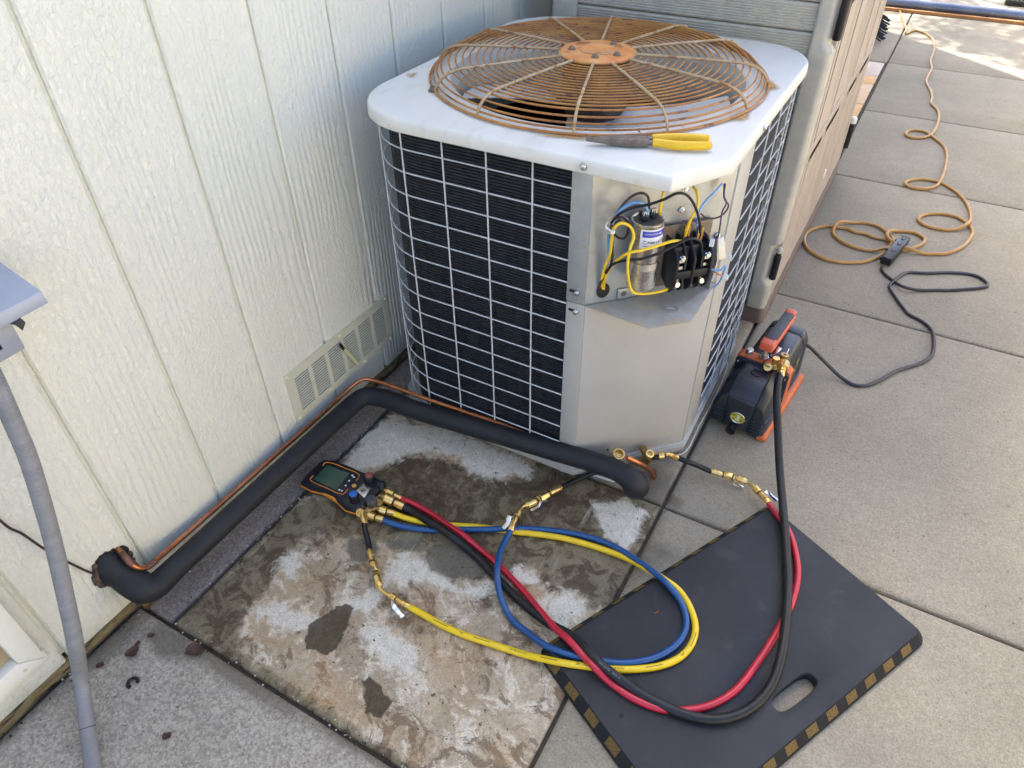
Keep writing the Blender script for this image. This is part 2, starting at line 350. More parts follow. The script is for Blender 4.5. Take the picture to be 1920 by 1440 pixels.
# --- embossed wood-grain siding paint
def siding_material():
    m = bpy.data.materials.new('siding_paint_cream'); m.use_nodes = True
    N, L, b = nodes_of(m)
    g = N.new('ShaderNodeNewGeometry')
    def mapn(st):
        mp = N.new('ShaderNodeMapping'); mp.inputs['Scale'].default_value = st
        L.new(g.outputs['Position'], mp.inputs[0]); return mp.outputs[0]
    def noise(scale, det, rg, v, dist=0.0):
        n = N.new('ShaderNodeTexNoise'); n.inputs['Scale'].default_value = scale
        n.inputs['Detail'].default_value = det; n.inputs['Roughness'].default_value = rg
        n.inputs['Distortion'].default_value = dist
        L.new(v, n.inputs['Vector']); return n.outputs['Fac']
    def mth(op, a, c):
        x = N.new('ShaderNodeMath'); x.operation = op
        for i, v in ((0, a), (1, c)):
            if isinstance(v, (int, float)): x.inputs[i].default_value = v
            else: L.new(v, x.inputs[i])
        return x.outputs[0]
    def rng(x, a, c, lo=0.0, hi=1.0):
        r = N.new('ShaderNodeMapRange'); r.inputs[1].default_value = a; r.inputs[2].default_value = c
        r.inputs[3].default_value = lo; r.inputs[4].default_value = hi
        L.new(x, r.inputs[0]); return r.outputs[0]
    long_ = mapn((1, 1, 0.16))
    wv = N.new('ShaderNodeTexWave'); wv.wave_type = 'BANDS'; wv.bands_direction = 'Y'
    wv.inputs['Scale'].default_value = 19.0; wv.inputs['Distortion'].default_value = 16.0
    wv.inputs['Detail'].default_value = 3.0; wv.inputs['Detail Scale'].default_value = 0.45
    L.new(long_, wv.inputs['Vector'])
    patch = rng(noise(4.5, 3.0, 0.5, mapn((1, 1, 0.5))), 0.44, 0.60)
    grain = mth('MULTIPLY', rng(wv.outputs['Fac'], 0.1, 0.9), patch)
    fibre = noise(95.0, 4.0, 0.65, mapn((1, 1, 0.11)), 0.4)
    stip = noise(120.0, 6.0, 0.66, mapn((1, 1, 0.6)), 0.9)
    h = mth('ADD', mth('MULTIPLY', grain, 0.42), mth('ADD', mth('MULTIPLY', mth('MULTIPLY', fibre, mth('SUBTRACT', 1.25, patch)), 0.5), mth('MULTIPLY', stip, 1.25)))
    bp = N.new('ShaderNodeBump'); bp.inputs['Strength'].default_value = 0.9; bp.inputs['Distance'].default_value = 0.0042
    L.new(h, bp.inputs['Height']); L.new(bp.outputs[0], b.inputs['Normal'])
    mx = N.new('ShaderNodeMix'); mx.data_type = 'RGBA'
    mx.inputs[6].default_value = (0.80, 0.795, 0.69, 1); mx.inputs[7].default_value = (0.765, 0.77, 0.655, 1)
    L.new(rng(noise(3.0, 4.0, 0.55, g.outputs['Position']), 0.35, 0.65), mx.inputs[0])
    mz = N.new('ShaderNodeMix'); mz.data_type = 'RGBA'
    L.new(mx.outputs[2], mz.inputs[6]); mz.inputs[7].default_value = (0.40, 0.42, 0.32, 1)
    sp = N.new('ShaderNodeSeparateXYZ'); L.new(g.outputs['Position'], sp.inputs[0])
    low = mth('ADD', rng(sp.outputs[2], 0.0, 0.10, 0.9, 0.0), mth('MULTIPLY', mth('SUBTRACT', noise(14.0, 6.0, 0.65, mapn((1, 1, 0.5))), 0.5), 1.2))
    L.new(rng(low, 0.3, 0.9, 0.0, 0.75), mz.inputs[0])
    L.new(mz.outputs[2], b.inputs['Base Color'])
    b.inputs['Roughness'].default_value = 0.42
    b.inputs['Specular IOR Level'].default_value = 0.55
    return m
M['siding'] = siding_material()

# ---------------------------------------------------------------- mesh building
class B:
    def __init__(s):
        s.v, s.f, s.m, s.mi = [], [], [], 0
    def add(s, vs, fs):
        o = len(s.v)
        s.v += [tuple(v) for v in vs]
        s.f += [tuple(i + o for i in f) for f in fs]
        s.m += [s.mi] * len(fs)
        return s
    def box(s, c, d, rz=0.0, mtx=None):
        x, y, z = d[0] / 2, d[1] / 2, d[2] / 2
        vs = [Vector((a * x, b * y, e * z)) for a in (-1, 1) for b in (-1, 1) for e in (-1, 1)]
        mm = mtx if mtx is not None else Matrix.Rotation(rz, 3, 'Z')
        vs = [mm @ v + Vector(c) for v in vs]
        return s.add(vs, [(0, 1, 3, 2), (4, 6, 7, 5), (0, 4, 5, 1), (2, 3, 7, 6), (0, 2, 6, 4), (1, 5, 7, 3)])
    def prism(s, poly, z0, z1, top_in=0.0, bot_in=0.0):
        n = len(poly)
        a = offset2(poly, -bot_in) if bot_in else poly
        c = offset2(poly, -top_in) if top_in else poly
        zz0 = z0 if hasattr(z0, '__len__') else [z0] * n
        zz1 = z1 if hasattr(z1, '__len__') else [z1] * n
        vs = [(p[0], p[1], zz0[i]) for i, p in enumerate(a)] + [(p[0], p[1], zz1[i]) for i, p in enumerate(c)]
        fs = [(i, (i + 1) % n, n + (i + 1) % n, n + i) for i in range(n)]
        return s.add(vs, fs + [tuple(range(n - 1, -1, -1)), tuple(range(n, 2 * n))])
    def stack(s, loops, cap0=True, cap1=True):
        n = len(loops[0]); vs = []; fs = []
        for l in loops: vs += [tuple(p) for p in l]
        for k in range(len(loops) - 1):
            for i in range(n):
                j = (i + 1) % n
                fs.append((k * n + i, k * n + j, (k + 1) * n + j, (k + 1) * n + i))
        if cap0: fs.append(tuple(range(n - 1, -1, -1)))
        if cap1: fs.append(tuple(range((len(loops) - 1) * n, len(loops) * n)))
        return s.add(vs, fs)
    def tube(s, pts, r, n=8, smooth=6, closed=False, cap=True):
        p = spline(pts, smooth, closed) if smooth > 1 else [Vector(q) for q in pts]
        rr = r if hasattr(r, '__call__') else (lambda t: r)
        m = len(p)
        up = Vector((0, 0, 1)); loops = []; prev = None
        for i in range(m):
            if closed: t = (p[(i + 1) % m] - p[i - 1])
            else: t = p[min(i + 1, m - 1)] - p[max(i - 1, 0)]
            if t.length < 1e-9: t = Vector((0, 0, 1))
            t.normalize()
            if prev is None:
                a = up if abs(t.z) < 0.95 else Vector((1, 0, 0))
                u = t.cross(a).normalized()
            else:
                u = (prev - t * prev.dot(t))
                u = u.normalized() if u.length > 1e-6 else t.orthogonal().normalized()
            prev = u
            w = t.cross(u)
            q = rr(i / max(1, m - 1))
            loops.append([p[i] + (u * math.cos(2 * math.pi * k / n) + w * math.sin(2 * math.pi * k / n)) * q for k in range(n)])
        if closed:
            loops.append(loops[0])
            return s.stack(loops, False, False)
        return s.stack(loops, cap, cap)
    def lathe(s, P, D, prof, n=16, cap=True, phase=0.0):
        P = Vector(P); D = Vector(D).normalized()
        u = D.orthogonal().normalized(); w = D.cross(u)
        loops = [[P + D * t + (u * math.cos(2 * math.pi * k / n + phase) + w * math.sin(2 * math.pi * k / n + phase)) * r for k in range(n)] for t, r in prof]
        return s.stack(loops, cap, cap)
    def ribbon(s, pts, width, thick, side=None, smooth=3):
        p = spline(pts, smooth) if smooth > 1 else [Vector(q) for q in pts]
        loops = []
        for i in range(len(p)):
            t = (p[min(i + 1, len(p) - 1)] - p[max(i - 1, 0)]).normalized()
            sd = Vector(side).normalized() if side else t.cross(Vector((0, 0, 1))).normalized()
            nn = sd.cross(t).normalized()
            a, c = sd * width / 2, nn * thick / 2
            loops.append([p[i] + a + c, p[i] - a + c, p[i] - a - c, p[i] + a - c])
        return s.stack(loops)
    def build(s, name, m, parent=None, bevel=0.0, ang=35, seg=2, origin=None, smooth=True):
        me = bpy.data.meshes.new(name)
        po = WL(parent)
        o = Vector(origin) if origin is not None else po
        me.from_pydata([tuple(Vector(v) - o) for v in s.v], [], s.f)
        ms = m if isinstance(m, (list, tuple)) else [m]
        for q in ms: me.materials.append(q)
        if len(ms) > 1:
            for i, pl in enumerate(me.polygons): pl.material_index = s.m[i]
        bm = bmesh.new(); bm.from_mesh(me)
        bmesh.ops.remove_doubles(bm, verts=bm.verts, dist=1e-6)
        bmesh.ops.recalc_face_normals(bm, faces=bm.faces)
        if bevel > 0:
            ed = [e for e in bm.edges if len(e.link_faces) == 2 and e.calc_face_angle(0) > R(28)]
            if ed: bmesh.ops.bevel(bm, geom=ed, offset=bevel, segments=seg, profile=0.5, affect='EDGES', clamp_overlap=True)
        bm.to_mesh(me); bm.free()
        if smooth:
            me.shade_smooth()
            me.set_sharp_from_angle(angle=R(ang))
        ob = bpy.data.objects.new(name, me)
        col.objects.link(ob)
        if parent is not None: ob.parent = parent
        ob.location = o - po
        return ob

def WL(o):
    v = Vector((0, 0, 0))
    while o is not None:
        v = v + Vector(o.location); o = o.parent
    return v

def spline(pts, k=6, closed=False):
    P = [Vector(p) for p in pts]
    if len(P) < 3: 
        return [P[0].lerp(P[-1], i / k) for i in range(k + 1)]
    n = len(P); out = []
    rngn = n if closed else n - 1
    for i in range(rngn):
        p1, p2 = P[i], P[(i + 1) % n]
        p0 = P[i - 1] if (closed or i > 0) else p1 * 2 - p2
        p3 = P[(i + 2) % n] if (closed or i + 2 < n) else p2 * 2 - p1
        # centripetal Catmull-Rom
        t0 = 0.0; t1 = t0 + max(1e-5, (p1 - p0).length) ** 0.5
        t2 = t1 + max(1e-5, (p2 - p1).length) ** 0.5; t3 = t2 + max(1e-5, (p3 - p2).length) ** 0.5
        for j in range(k):
            t = t1 + (t2 - t1) * j / k
            a1 = p0 * ((t1 - t) / (t1 - t0)) + p1 * ((t - t0) / (t1 - t0))
            a2 = p1 * ((t2 - t) / (t2 - t1)) + p2 * ((t - t1) / (t2 - t1))
            a3 = p2 * ((t3 - t) / (t3 - t2)) + p3 * ((t - t2) / (t3 - t2))
            b1 = a1 * ((t2 - t) / (t2 - t0)) + a2 * ((t - t0) / (t2 - t0))
            b2 = a2 * ((t3 - t) / (t3 - t1)) + a3 * ((t - t1) / (t3 - t1))
            out.append(b1 * ((t2 - t) / (t2 - t1)) + b2 * ((t - t1) / (t2 - t1)))
    if not closed: out.append(P[-1])
    return out

def offset2(poly, d):
    n = len(poly); out = []
    area = sum(poly[i][0] * poly[(i + 1) % n][1] - poly[(i + 1) % n][0] * poly[i][1] for i in range(n))
    sg = 1 if area > 0 else -1
    for i in range(n):
        p0, p1, p2 = Vector(poly[i - 1][:2]), Vector(poly[i][:2]), Vector(poly[(i + 1) % n][:2])
        a = (p1 - p0); c = (p2 - p1)
        if a.length < 1e-9 or c.length < 1e-9: out.append((p1.x, p1.y)); continue
        a.normalize(); c.normalize()
        n1 = Vector((a.y, -a.x)) * sg; n2 = Vector((c.y, -c.x)) * sg
        q = (n1 + n2)
        if q.length < 1e-6: q = n1
        q.normalize()
        k = d / max(0.35, q.dot(n1))
        out.append((p1.x + q.x * k, p1.y + q.y * k))
    return out

def round_poly(poly, rads, seg=8):
    n = len(poly); out = []
    for i in range(n):
        r = rads[i] if hasattr(rads, '__len__') else rads
        p0, p1, p2 = Vector(poly[i - 1][:2]), Vector(poly[i][:2]), Vector(poly[(i + 1) % n][:2])
        if r <= 0: out.append((p1.x, p1.y)); continue
        a = (p0 - p1).normalized(); c = (p2 - p1).normalized()
        th = a.angle(c); t = r / math.tan(th / 2)
        A = p1 + a * t; C = p1 + c * t
        ce = p1 + (a + c).normalized() * (r / math.sin(th / 2))
        a0 = math.atan2(A.y - ce.y, A.x - ce.x); a1 = math.atan2(C.y - ce.y, C.x - ce.x)
        da = (a1 - a0 + math.pi) % (2 * math.pi) - math.pi
        for k in range(seg + 1):
            q = a0 + da * k / seg
            out.append((ce.x + r * math.cos(q), ce.y + r * math.sin(q)))
    return out

def E(name, loc, parent=None, label=None, cat=None, group=None, kind=None):
    o = bpy.data.objects.new(name, None)
    col.objects.link(o)
    if parent is not None: o.parent = parent; o.location = Vector(loc) - WL(parent)
    else: o.location = loc
    o.empty_display_size = 0.05
    return tag(o, label, cat, group, kind)
def tag(o, label=None, cat=None, group=None, kind=None):
    if label: o['label'] = label
    if cat: o['category'] = cat
    if group: o['group'] = group
    if kind: o['kind'] = kind
    return o
def clone(o, loc, parent=None):
    c = o.copy(); col.objects.link(c)
    c.parent = parent
    c.location = Vector(loc) - WL(parent)
    return c
def text_mesh(body, size):
    cu = bpy.data.curves.new('lettering', 'FONT'); cu.body = body; cu.size = size
    cu.align_x = 'CENTER'; cu.align_y = 'CENTER'; cu.resolution_u = 2
    ob = bpy.data.objects.new('lettering', cu); col.objects.link(ob)
    dg = bpy.context.evaluated_depsgraph_get(); dg.update()
    me = bpy.data.meshes.new_from_object(ob.evaluated_get(dg))
    vs = [tuple(v.co) for v in me.vertices]; fs = [tuple(p.vertices) for p in me.polygons]
    bpy.data.objects.remove(ob); bpy.data.meshes.remove(me); bpy.data.curves.remove(cu)
    return vs, fs
def screw(parent, P, D, r=0.0045, m='steel', name='screw', washer=True):
    b = B()
    prof = ([(0.0, r * 1.55), (0.0012, r * 1.55), (0.0014, r)] if washer else [(0.0, r)]) + [(0.0045, r), (0.0052, r * 0.75)]
    b.lathe(P, D, prof, 6 if not washer else 12)
    return b.build(name, M[m], parent)
import numpy as np
# ================================================================ SETTING: ground, patio slabs, pavers
def sheet(name, x0, x1, y0, y1, z, m):
    b = B(); b.add([(x0, y0, z), (x1, y0, z), (x1, y1, z), (x0, y1, z)], [(0, 1, 2, 3)])
    return b.build(name, m)
tag(sheet('ground', -150, 150, -150, 150, -0.035, M['ground']), kind='structure')
patio = E('patio', (0, 0, 0), kind='structure')

def sdf(poly, X, Y):
    n = len(poly); ins = np.zeros(X.shape, bool); dm = np.full(X.shape, 9.0)
    for i in range(n):
        x1, y1 = poly[i][0], poly[i][1]; x2, y2 = poly[(i + 1) % n][0], poly[(i + 1) % n][1]
        dx, dy = x2 - x1, y2 - y1
        t = np.clip(((X - x1) * dx + (Y - y1) * dy) / (dx * dx + dy * dy + 1e-12), 0, 1)
        dm = np.minimum(dm, np.hypot(X - x1 - t * dx, Y - y1 - t * dy))
        c = (y1 > Y) != (y2 > Y)
        if dy != 0: ins ^= c & (X < (x2 - x1) * (Y - y1) / dy + x1)
    return np.where(ins, dm, -dm)

def slab(x0, x1, y0, y1, m, res, attrs=None, z=0.0, edge=0.008, drop=0.005, depth=0.03):
    gap = 0.0042
    x0 += gap; x1 -= gap; y0 += gap; y1 -= gap
    def axis(a, c):
        n = max(2, int((c - a - 2 * edge) / res))
        return np.concatenate([[a, a + edge * 0.3], np.linspace(a + edge, c - edge, n + 1), [c - edge * 0.3, c]])
    xs, ys = axis(x0, x1), axis(y0, y1)
    X, Y = np.meshgrid(xs, ys)
    ed = np.minimum(np.minimum(X - x0, x1 - X), np.minimum(Y - y0, y1 - Y))
    Z = z - drop * np.clip(1 - ed / edge, 0, 1) ** 2
    ny, nx = X.shape
    vs = np.stack([X, Y, Z], -1).reshape(-1, 3).tolist()
    fs = [(j * nx + i, j * nx + i + 1, (j + 1) * nx + i + 1, (j + 1) * nx + i) for j in range(ny - 1) for i in range(nx - 1)]
    ring = [i for i in range(nx)] + [j * nx + nx - 1 for j in range(1, ny)] + [(ny - 1) * nx + i for i in range(nx - 2, -1, -1)] + [j * nx for j in range(ny - 2, 0, -1)]
    o = len(vs)
    for k in ring: vs.append([vs[k][0], vs[k][1], z - depth])
    L_ = len(ring)
    fs += [(ring[k], o + k, o + (k + 1) % L_, ring[(k + 1) % L_]) for k in range(L_)]
    me = bpy.data.meshes.new('slab'); me.from_pydata(vs, [], fs); me.materials.append(m); me.shade_smooth()
    if attrs:
        for nm, fn in attrs.items():
            val = np.clip(fn(X, Y), 0, 1).reshape(-1)
            val = np.concatenate([val, val[ring]])
            a = me.attributes.new(nm, 'FLOAT', 'POINT'); a.data.foreach_set('value', val.astype(np.float32))
    ob = bpy.data.objects.new('slab', me); col.objects.link(ob); ob.parent = patio
    return ob

JL, J2, J0, J1, J3, J4, J5, J6 = 0.0899, 0.8453, 0.1982, 0.9568, 1.9731, 2.9919, 3.8271, 4.6773
def blobs(lst, k=1.0):
    def f(X, Y):
        a = np.zeros(X.shape)
        for x, y, rx, ry, v in lst:
            a = np.maximum(a, v * np.clip(1.15 - np.hypot((X - x) / rx, (Y - y) / ry), 0, 1))
        return a * k
    return f
def polys(lst, scale=0.05):
    def f(X, Y):
        a = np.full(X.shape, -9.0)
        for p in lst: a = np.maximum(a, sdf(p, X, Y))
        return 0.5 + a / scale
    return f
# --- the stained equipment pad
P_damp = [[(0.1891,0.7056,0.0000),(0.2266,0.8070,0.0000),(0.3644,0.8374,0.0000),(0.4967,0.8548,0.0000),(0.5276,0.9471,0.0000),(0.6103,0.9562,0.0000),(0.7176,0.9664,0.0000),(0.7937,0.9612,0.0000),(0.8455,0.9446,0.0000),(0.8536,0.7608,0.0000),(0.8490,0.6571,0.0000),(0.8181,0.6264,0.0000),(0.8018,0.6311,0.0000),(0.7548,0.6547,0.0000),(0.7218,0.6221,0.0000),(0.6597,0.6693,0.0000),(0.6217,0.6211,0.0000),(0.5623,0.5676,0.0000),(0.4640,0.5539,0.0000),(0.4113,0.5796,0.0000),(0.3396,0.5694,0.0000),(0.2630,0.5439,0.0000),(0.2037,0.5146,0.0000),(0.1837,0.4674,0.0000),(0.1911,0.3931,0.0000),(0.2017,0.3427,0.0000),(0.2040,0.2878,0.0000),(0.2332,0.2375,0.0000),(0.2230,0.2127,0.0000),(0.0999,0.2033,0.0000),(0.0874,0.2345,0.0000),(0.1095,0.3977,0.0000),(0.0932,0.5677,0.0000),(0.1757,0.6222,0.0000)],
          [(0.1093,0.2152,0.0000),(0.2017,0.2330,0.0000),(0.2370,0.2267,0.0000),(0.3012,0.2186,0.0000),(0.3328,0.2002,0.0000),(0.3770,0.1956,0.0000),(0.4238,0.2011,0.0000),(0.4668,0.1952,0.0000),(0.4318,0.1922,0.0000),(0.2789,0.1858,0.0000)]]
P_white = [[(0.1771,0.8996,0.0000),(0.2644,0.9181,0.0000),(0.3705,0.9280,0.0000),(0.4613,0.9313,0.0000),(0.5309,0.9127,0.0000),(0.5334,0.8807,0.0000),(0.4920,0.8815,0.0000),(0.4897,0.8414,0.0000),(0.4614,0.8393,0.0000),(0.4381,0.8285,0.0000),(0.3890,0.8349,0.0000),(0.3393,0.8645,0.0000),(0.2649,0.8447,0.0000),(0.2163,0.7766,0.0000),(0.1804,0.7167,0.0000),(0.1178,0.7024,0.0000),(0.0980,0.8006,0.0000),(0.1100,0.8744,0.0000)],
           [(0.7042,0.8795,0.0000),(0.7382,0.9180,0.0000),(0.7982,0.9329,0.0000),(0.8233,0.9148,0.0000),(0.8279,0.8444,0.0000),(0.8091,0.7952,0.0000),(0.7650,0.8099,0.0000),(0.7358,0.8323,0.0000)],
           [(0.6201,0.6353,0.0000),(0.6367,0.6521,0.0000),(0.6690,0.6517,0.0000),(0.6909,0.6340,0.0000),(0.7053,0.6303,0.0000),(0.6745,0.6177,0.0000),(0.6409,0.6212,0.0000)],
           [(0.7044,0.5941,0.0000),(0.7207,0.6172,0.0000),(0.7371,0.6406,0.0000),(0.7604,0.6506,0.0000),(0.8062,0.6267,0.0000),(0.7819,0.5689,0.0000),(0.7466,0.5734,0.0000)],
           [(0.3838,0.5144,0.0000),(0.4001,0.5655,0.0000),(0.4509,0.5730,0.0000),(0.5084,0.5483,0.0000),(0.5580,0.5535,0.0000),(0.5854,0.5832,0.0000),(0.6128,0.6252,0.0000),(0.6195,0.5801,0.0000),(0.5893,0.5448,0.0000),(0.5330,0.5310,0.0000),(0.4841,0.5245,0.0000),(0.4570,0.5052,0.0000),(0.4267,0.4812,0.0000)],
           [(0.1701,0.4154,0.0000),(0.1883,0.4538,0.0000),(0.2249,0.4300,0.0000),(0.2279,0.3938,0.0000),(0.1912,0.3962,0.0000)],
           [(0.3600,0.3987,0.0000),(0.3850,0.4365,0.0000),(0.3944,0.4781,0.0000),(0.4111,0.5022,0.0000),(0.4226,0.4501,0.0000),(0.4213,0.4076,0.0000),(0.3883,0.3894,0.0000)],
           [(0.4324,0.3934,0.0000),(0.4930,0.4003,0.0000),(0.5678,0.3843,0.0000),(0.5745,0.3396,0.0000),(0.5301,0.3330,0.0000),(0.4679,0.3479,0.0000),(0.4330,0.3672,0.0000)],
           [(0.2142,0.3072,0.0000),(0.2419,0.3392,0.0000),(0.2986,0.3399,0.0000),(0.3483,0.3470,0.0000),(0.3268,0.3086,0.0000),(0.2765,0.2874,0.0000)]]
P_wet = [[(0.3650,0.2873,0.0000),(0.3459,0.2997,0.0000),(0.3370,0.3314,0.0000),(0.3524,0.3779,0.0000),(0.3688,0.4050,0.0000),(0.3882,0.4031,0.0000),(0.3995,0.3739,0.0000),(0.4175,0.3163,0.0000),(0.4070,0.3005,0.0000)],
         [(0.4990,0.2920,0.0000),(0.5032,0.3026,0.0000),(0.5445,0.2940,0.0000),(0.5742,0.2866,0.0000),(0.5749,0.2474,0.0000),(0.5420,0.2466,0.0000)]]
P_green = [[(0.4456,0.5747,0.0000),(0.4440,0.6057,0.0000),(0.4747,0.6355,0.0000),(0.5535,0.6341,0.0000),(0.5903,0.6189,0.0000),(0.5787,0.5944,0.0000),(0.5369,0.5640,0.0000),(0.4740,0.5533,0.0000)],
           [(0.3390,0.5740,0.0000),(0.4179,0.6108,0.0000),(0.4176,0.5767,0.0000),(0.3619,0.5589,0.0000)], [(0.2705,0.5347,0.0000),(0.3153,0.5626,0.0000),(0.3469,0.5443,0.0000),(0.3459,0.5043,0.0000),(0.3014,0.4876,0.0000)]]
P_brown = [[(0.1983,0.7146,0.0000),(0.2220,0.7797,0.0000),(0.2616,0.8262,0.0000),(0.3202,0.8335,0.0000),(0.3936,0.8275,0.0000),(0.4714,0.8604,0.0000),(0.5145,0.8360,0.0000),(0.4868,0.7837,0.0000),(0.4639,0.7262,0.0000),(0.4524,0.6766,0.0000),(0.3782,0.6792,0.0000),(0.3074,0.6945,0.0000),(0.2431,0.6872,0.0000)],
           [(0.5963,0.5459,0.0000),(0.6322,0.5713,0.0000),(0.6703,0.5838,0.0000),(0.6667,0.5636,0.0000),(0.6364,0.5510,0.0000),(0.6191,0.5249,0.0000)],
           [(0.7070,0.4913,0.0000),(0.7226,0.4974,0.0000),(0.7282,0.4828,0.0000),(0.7174,0.4769,0.0000)], [(0.6751,0.4337,0.0000),(0.6856,0.4420,0.0000),(0.6976,0.4255,0.0000),(0.6871,0.4197,0.0000)],
           [(0.5119,0.8536,0.0000),(0.5278,0.8912,0.0000),(0.5916,0.9069,0.0000),(0.6759,0.9059,0.0000),(0.7306,0.9359,0.0000),(0.7033,0.8754,0.0000),(0.7076,0.8083,0.0000),(0.6697,0.8045,0.0000),(0.5850,0.8105,0.0000),(0.5489,0.7996,0.0000)],
           [(0.4158,0.4323,0.0000),(0.4406,0.4715,0.0000),(0.4779,0.4665,0.0000),(0.4685,0.4336,0.0000),(0.4406,0.4210,0.0000)], [(0.4569,0.4136,0.0000),(0.5258,0.4449,0.0000),(0.5450,0.4356,0.0000),(0.4928,0.4094,0.0000)],
           [(0.1850,0.4746,0.0000),(0.2115,0.5056,0.0000),(0.2380,0.4924,0.0000),(0.2214,0.4593,0.0000)], [(0.4749,0.6636,0.0000),(0.5240,0.6741,0.0000),(0.6132,0.6592,0.0000),(0.5949,0.6337,0.0000),(0.5322,0.6382,0.0000)], [(0.6565,0.4647,0.0000),(0.6803,0.4652,0.0000),(0.6985,0.4201,0.0000),(0.6718,0.4294,0.0000)]]
P_ochre = [[(0.4393,0.2415,0.0000),(0.5502,0.2578,0.0000),(0.5628,0.2111,0.0000),(0.4384,0.1849,0.0000),(0.4046,0.2224,0.0000)], [(0.6782,0.6344,0.0000),(0.6977,0.6451,0.0000),(0.7151,0.6113,0.0000),(0.6930,0.6063,0.0000)], [(0.2135,0.2930,0.0000),(0.2541,0.3573,0.0000),(0.3068,0.3308,0.0000),(0.2836,0.2653,0.0000)]]
def damp_edges(X, Y):
    a = polys(P_damp, 0.06)(X, Y)
    e = np.maximum(0.95 - (X - JL) / 0.05, 0.85 - (Y - J0) / 0.05)
    return np.maximum(a, e)
slab(JL, J2, J0, J1, M['pad'], 0.0035, dict(damp=damp_edges, white=polys(P_white, 0.075), wet=polys(P_wet, 0.06), green=polys(P_green, 0.06), brown=polys(P_brown, 0.07), ochre=polys(P_ochre, 0.12)), edge=0.006)
# --- strip by the wall, slabs round it
def strip_damp(X, Y): return np.maximum(0.9 - X / 0.05, np.maximum(0.75 - (JL - X) / 0.05, 0.35 + 0 * X))
slab(0.0, JL, J0, 1.20, M['conc_strip'], 0.01, dict(damp=strip_damp))
slab(0.0, JL, 1.20, 3.02, M['conc_strip'], 0.05, dict(damp=strip_damp))
fr = blobs([(0.02, 0.10, 0.05, 0.22, 0.9), (0.12, 0.17, 0.10, 0.05, 1.0), (0.30, 0.185, 0.3, 0.035, 0.95), (0.55, 0.19, 0.3, 0.02, 0.85), (0.17, 0.07, 0.05, 0.04, 0.45), (0.01, -0.15, 0.035, 0.3, 0.8)])
slab(0.0, J2, -0.95, J0, M['conc_rough'], 0.012, dict(damp=fr))
slab(JL, J2, J1, J3, M['conc_walk'], 0.02, dict(damp=blobs([(0.30, 1.0, 0.5, 0.2, 0.6), (0.82, 0.99, 0.09, 0.10, 1.0), (0.79, 1.03, 0.05, 0.06, 0.9)])))
bl_r = blobs([(0.8611,0.9800,0.0000)[:2] + (0.045, 0.035, 0.95), (0.8864,0.8330,0.0000)[:2] + (0.07, 0.05, 0.75), (0.8786,0.8052,0.0000)[:2] + (0.04, 0.06, 0.7), (0.86, 0.8, 0.035, 0.2, 0.7)])
for (ya, yb, xr) in ((-0.95, 0.02, 0), (0.02, J1, 1), (J1, J3, 1), (J3, J4, 0), (J4, J5, 0), (J5, J6, 0), (J6, 5.90, 0), (5.90, 7.2, 0), (7.2, 8.6, 0)):
    for (xa, xb) in ((J2, 2.06), (2.06, 3.3), (3.3, 4.55)):
        near = xr and xa < 1
        slab(xa, xb, ya, yb, M['conc_walk'], 0.012 if near else 0.2, dict(damp=bl_r if near else (lambda X, Y: X * 0 + (0.25 if xa > 1 else 0.12))))
for (ya, yb) in ((J6, 5.90), (5.90, 7.2), (7.2, 8.6)):
    slab(-0.6, J2, ya, yb, M['conc_walk'], 0.2, dict(damp=lambda X, Y: X * 0 + 0.15))
# packed dirt lying in the joints
jd = B()
jd.box((0.42, 3.7, -0.022), (0.9, 9.8, 0.018)); jd.box((2.6, 3.7, -0.022), (3.5, 9.8, 0.018))
tag(jd.build('joint_dirt', M['soil']), kind='stuff')
# peach pavers beyond the shed
pav = E('paved_strip', (0.45, 3.8, 0), kind='structure')
pm = [paver_mat('paver_cream', (0.56, 0.45, 0.36)), paver_mat('paver_orange', (0.60, 0.36, 0.16)), paver_mat('paver_peach', (0.62, 0.42, 0.25))]
yy = 3.06; k = 0
for h, ci in ((0.32, 2), (0.33, 2), (0.2, 1), (0.335, 2), (0.15, 1), (0.272, 0)):
    xx = 0.835
    while xx > 0.0:
        w = 0.335 if (k % 2) else 0.27
        if xx < 0.83: w = 0.3
        b = B(); b.prism(round_poly([(xx - w + 0.003, yy + 0.003), (xx - 0.003, yy + 0.003), (xx - 0.003, yy + h - 0.003), (xx - w + 0.003, yy + h - 0.003)], 0.004, 2), -0.03, -0.004 + 0.002 * random.random())
        b.build('paver', pm[ci if xx > 0.8 else (k + ci) % 3], pav, 0.003)
        xx -= w
    k += 1; yy += h

# ================================================================ HOUSE
Y0G, SPG = 0.4428, 0.1973
house = E('house', (-0.2, 1.0, 0), label='pale cream house wall of grooved wood-grain siding along the left side', cat='house')
bw = SPG - 0.0072
cs = [(-0.0125, -bw / 2), (-0.004, -bw / 2), (0.0, -bw / 2 + 0.0035), (0.0, bw / 2 - 0.0035), (-0.004, bw / 2), (-0.0125, bw / 2)]
zs = [0.026, 0.4, 1.0, 1.8, 2.6]
b = B(); b.stack([[(x, y, z) for x, y in cs] for z in zs])
proto = None
for kx in range(-13, 28):
    yc = Y0G + (kx + 0.5) * SPG
    if proto is None:
        proto = b.build('siding_board', M['siding'], house, origin=(0, 0, 0), smooth=False)
        proto.location = Vector((0, yc, 0)) - WL(house)
    else:
        clone(proto, (0, yc, 0), house)
b = B(); b.box((-0.0885, 1.85, 1.32), (0.160, 8.3, 2.56)); b.build('backing_wall', M['siding'], house)
b = B(); b.box((-2.3, 1.85, 1.3), (4.2, 8.3, 2.6)); b.build('inner_wall', M['eave'], house)
b = B()
ys = [-2.3 + 0.06 * i for i in range(140)]
loops = []
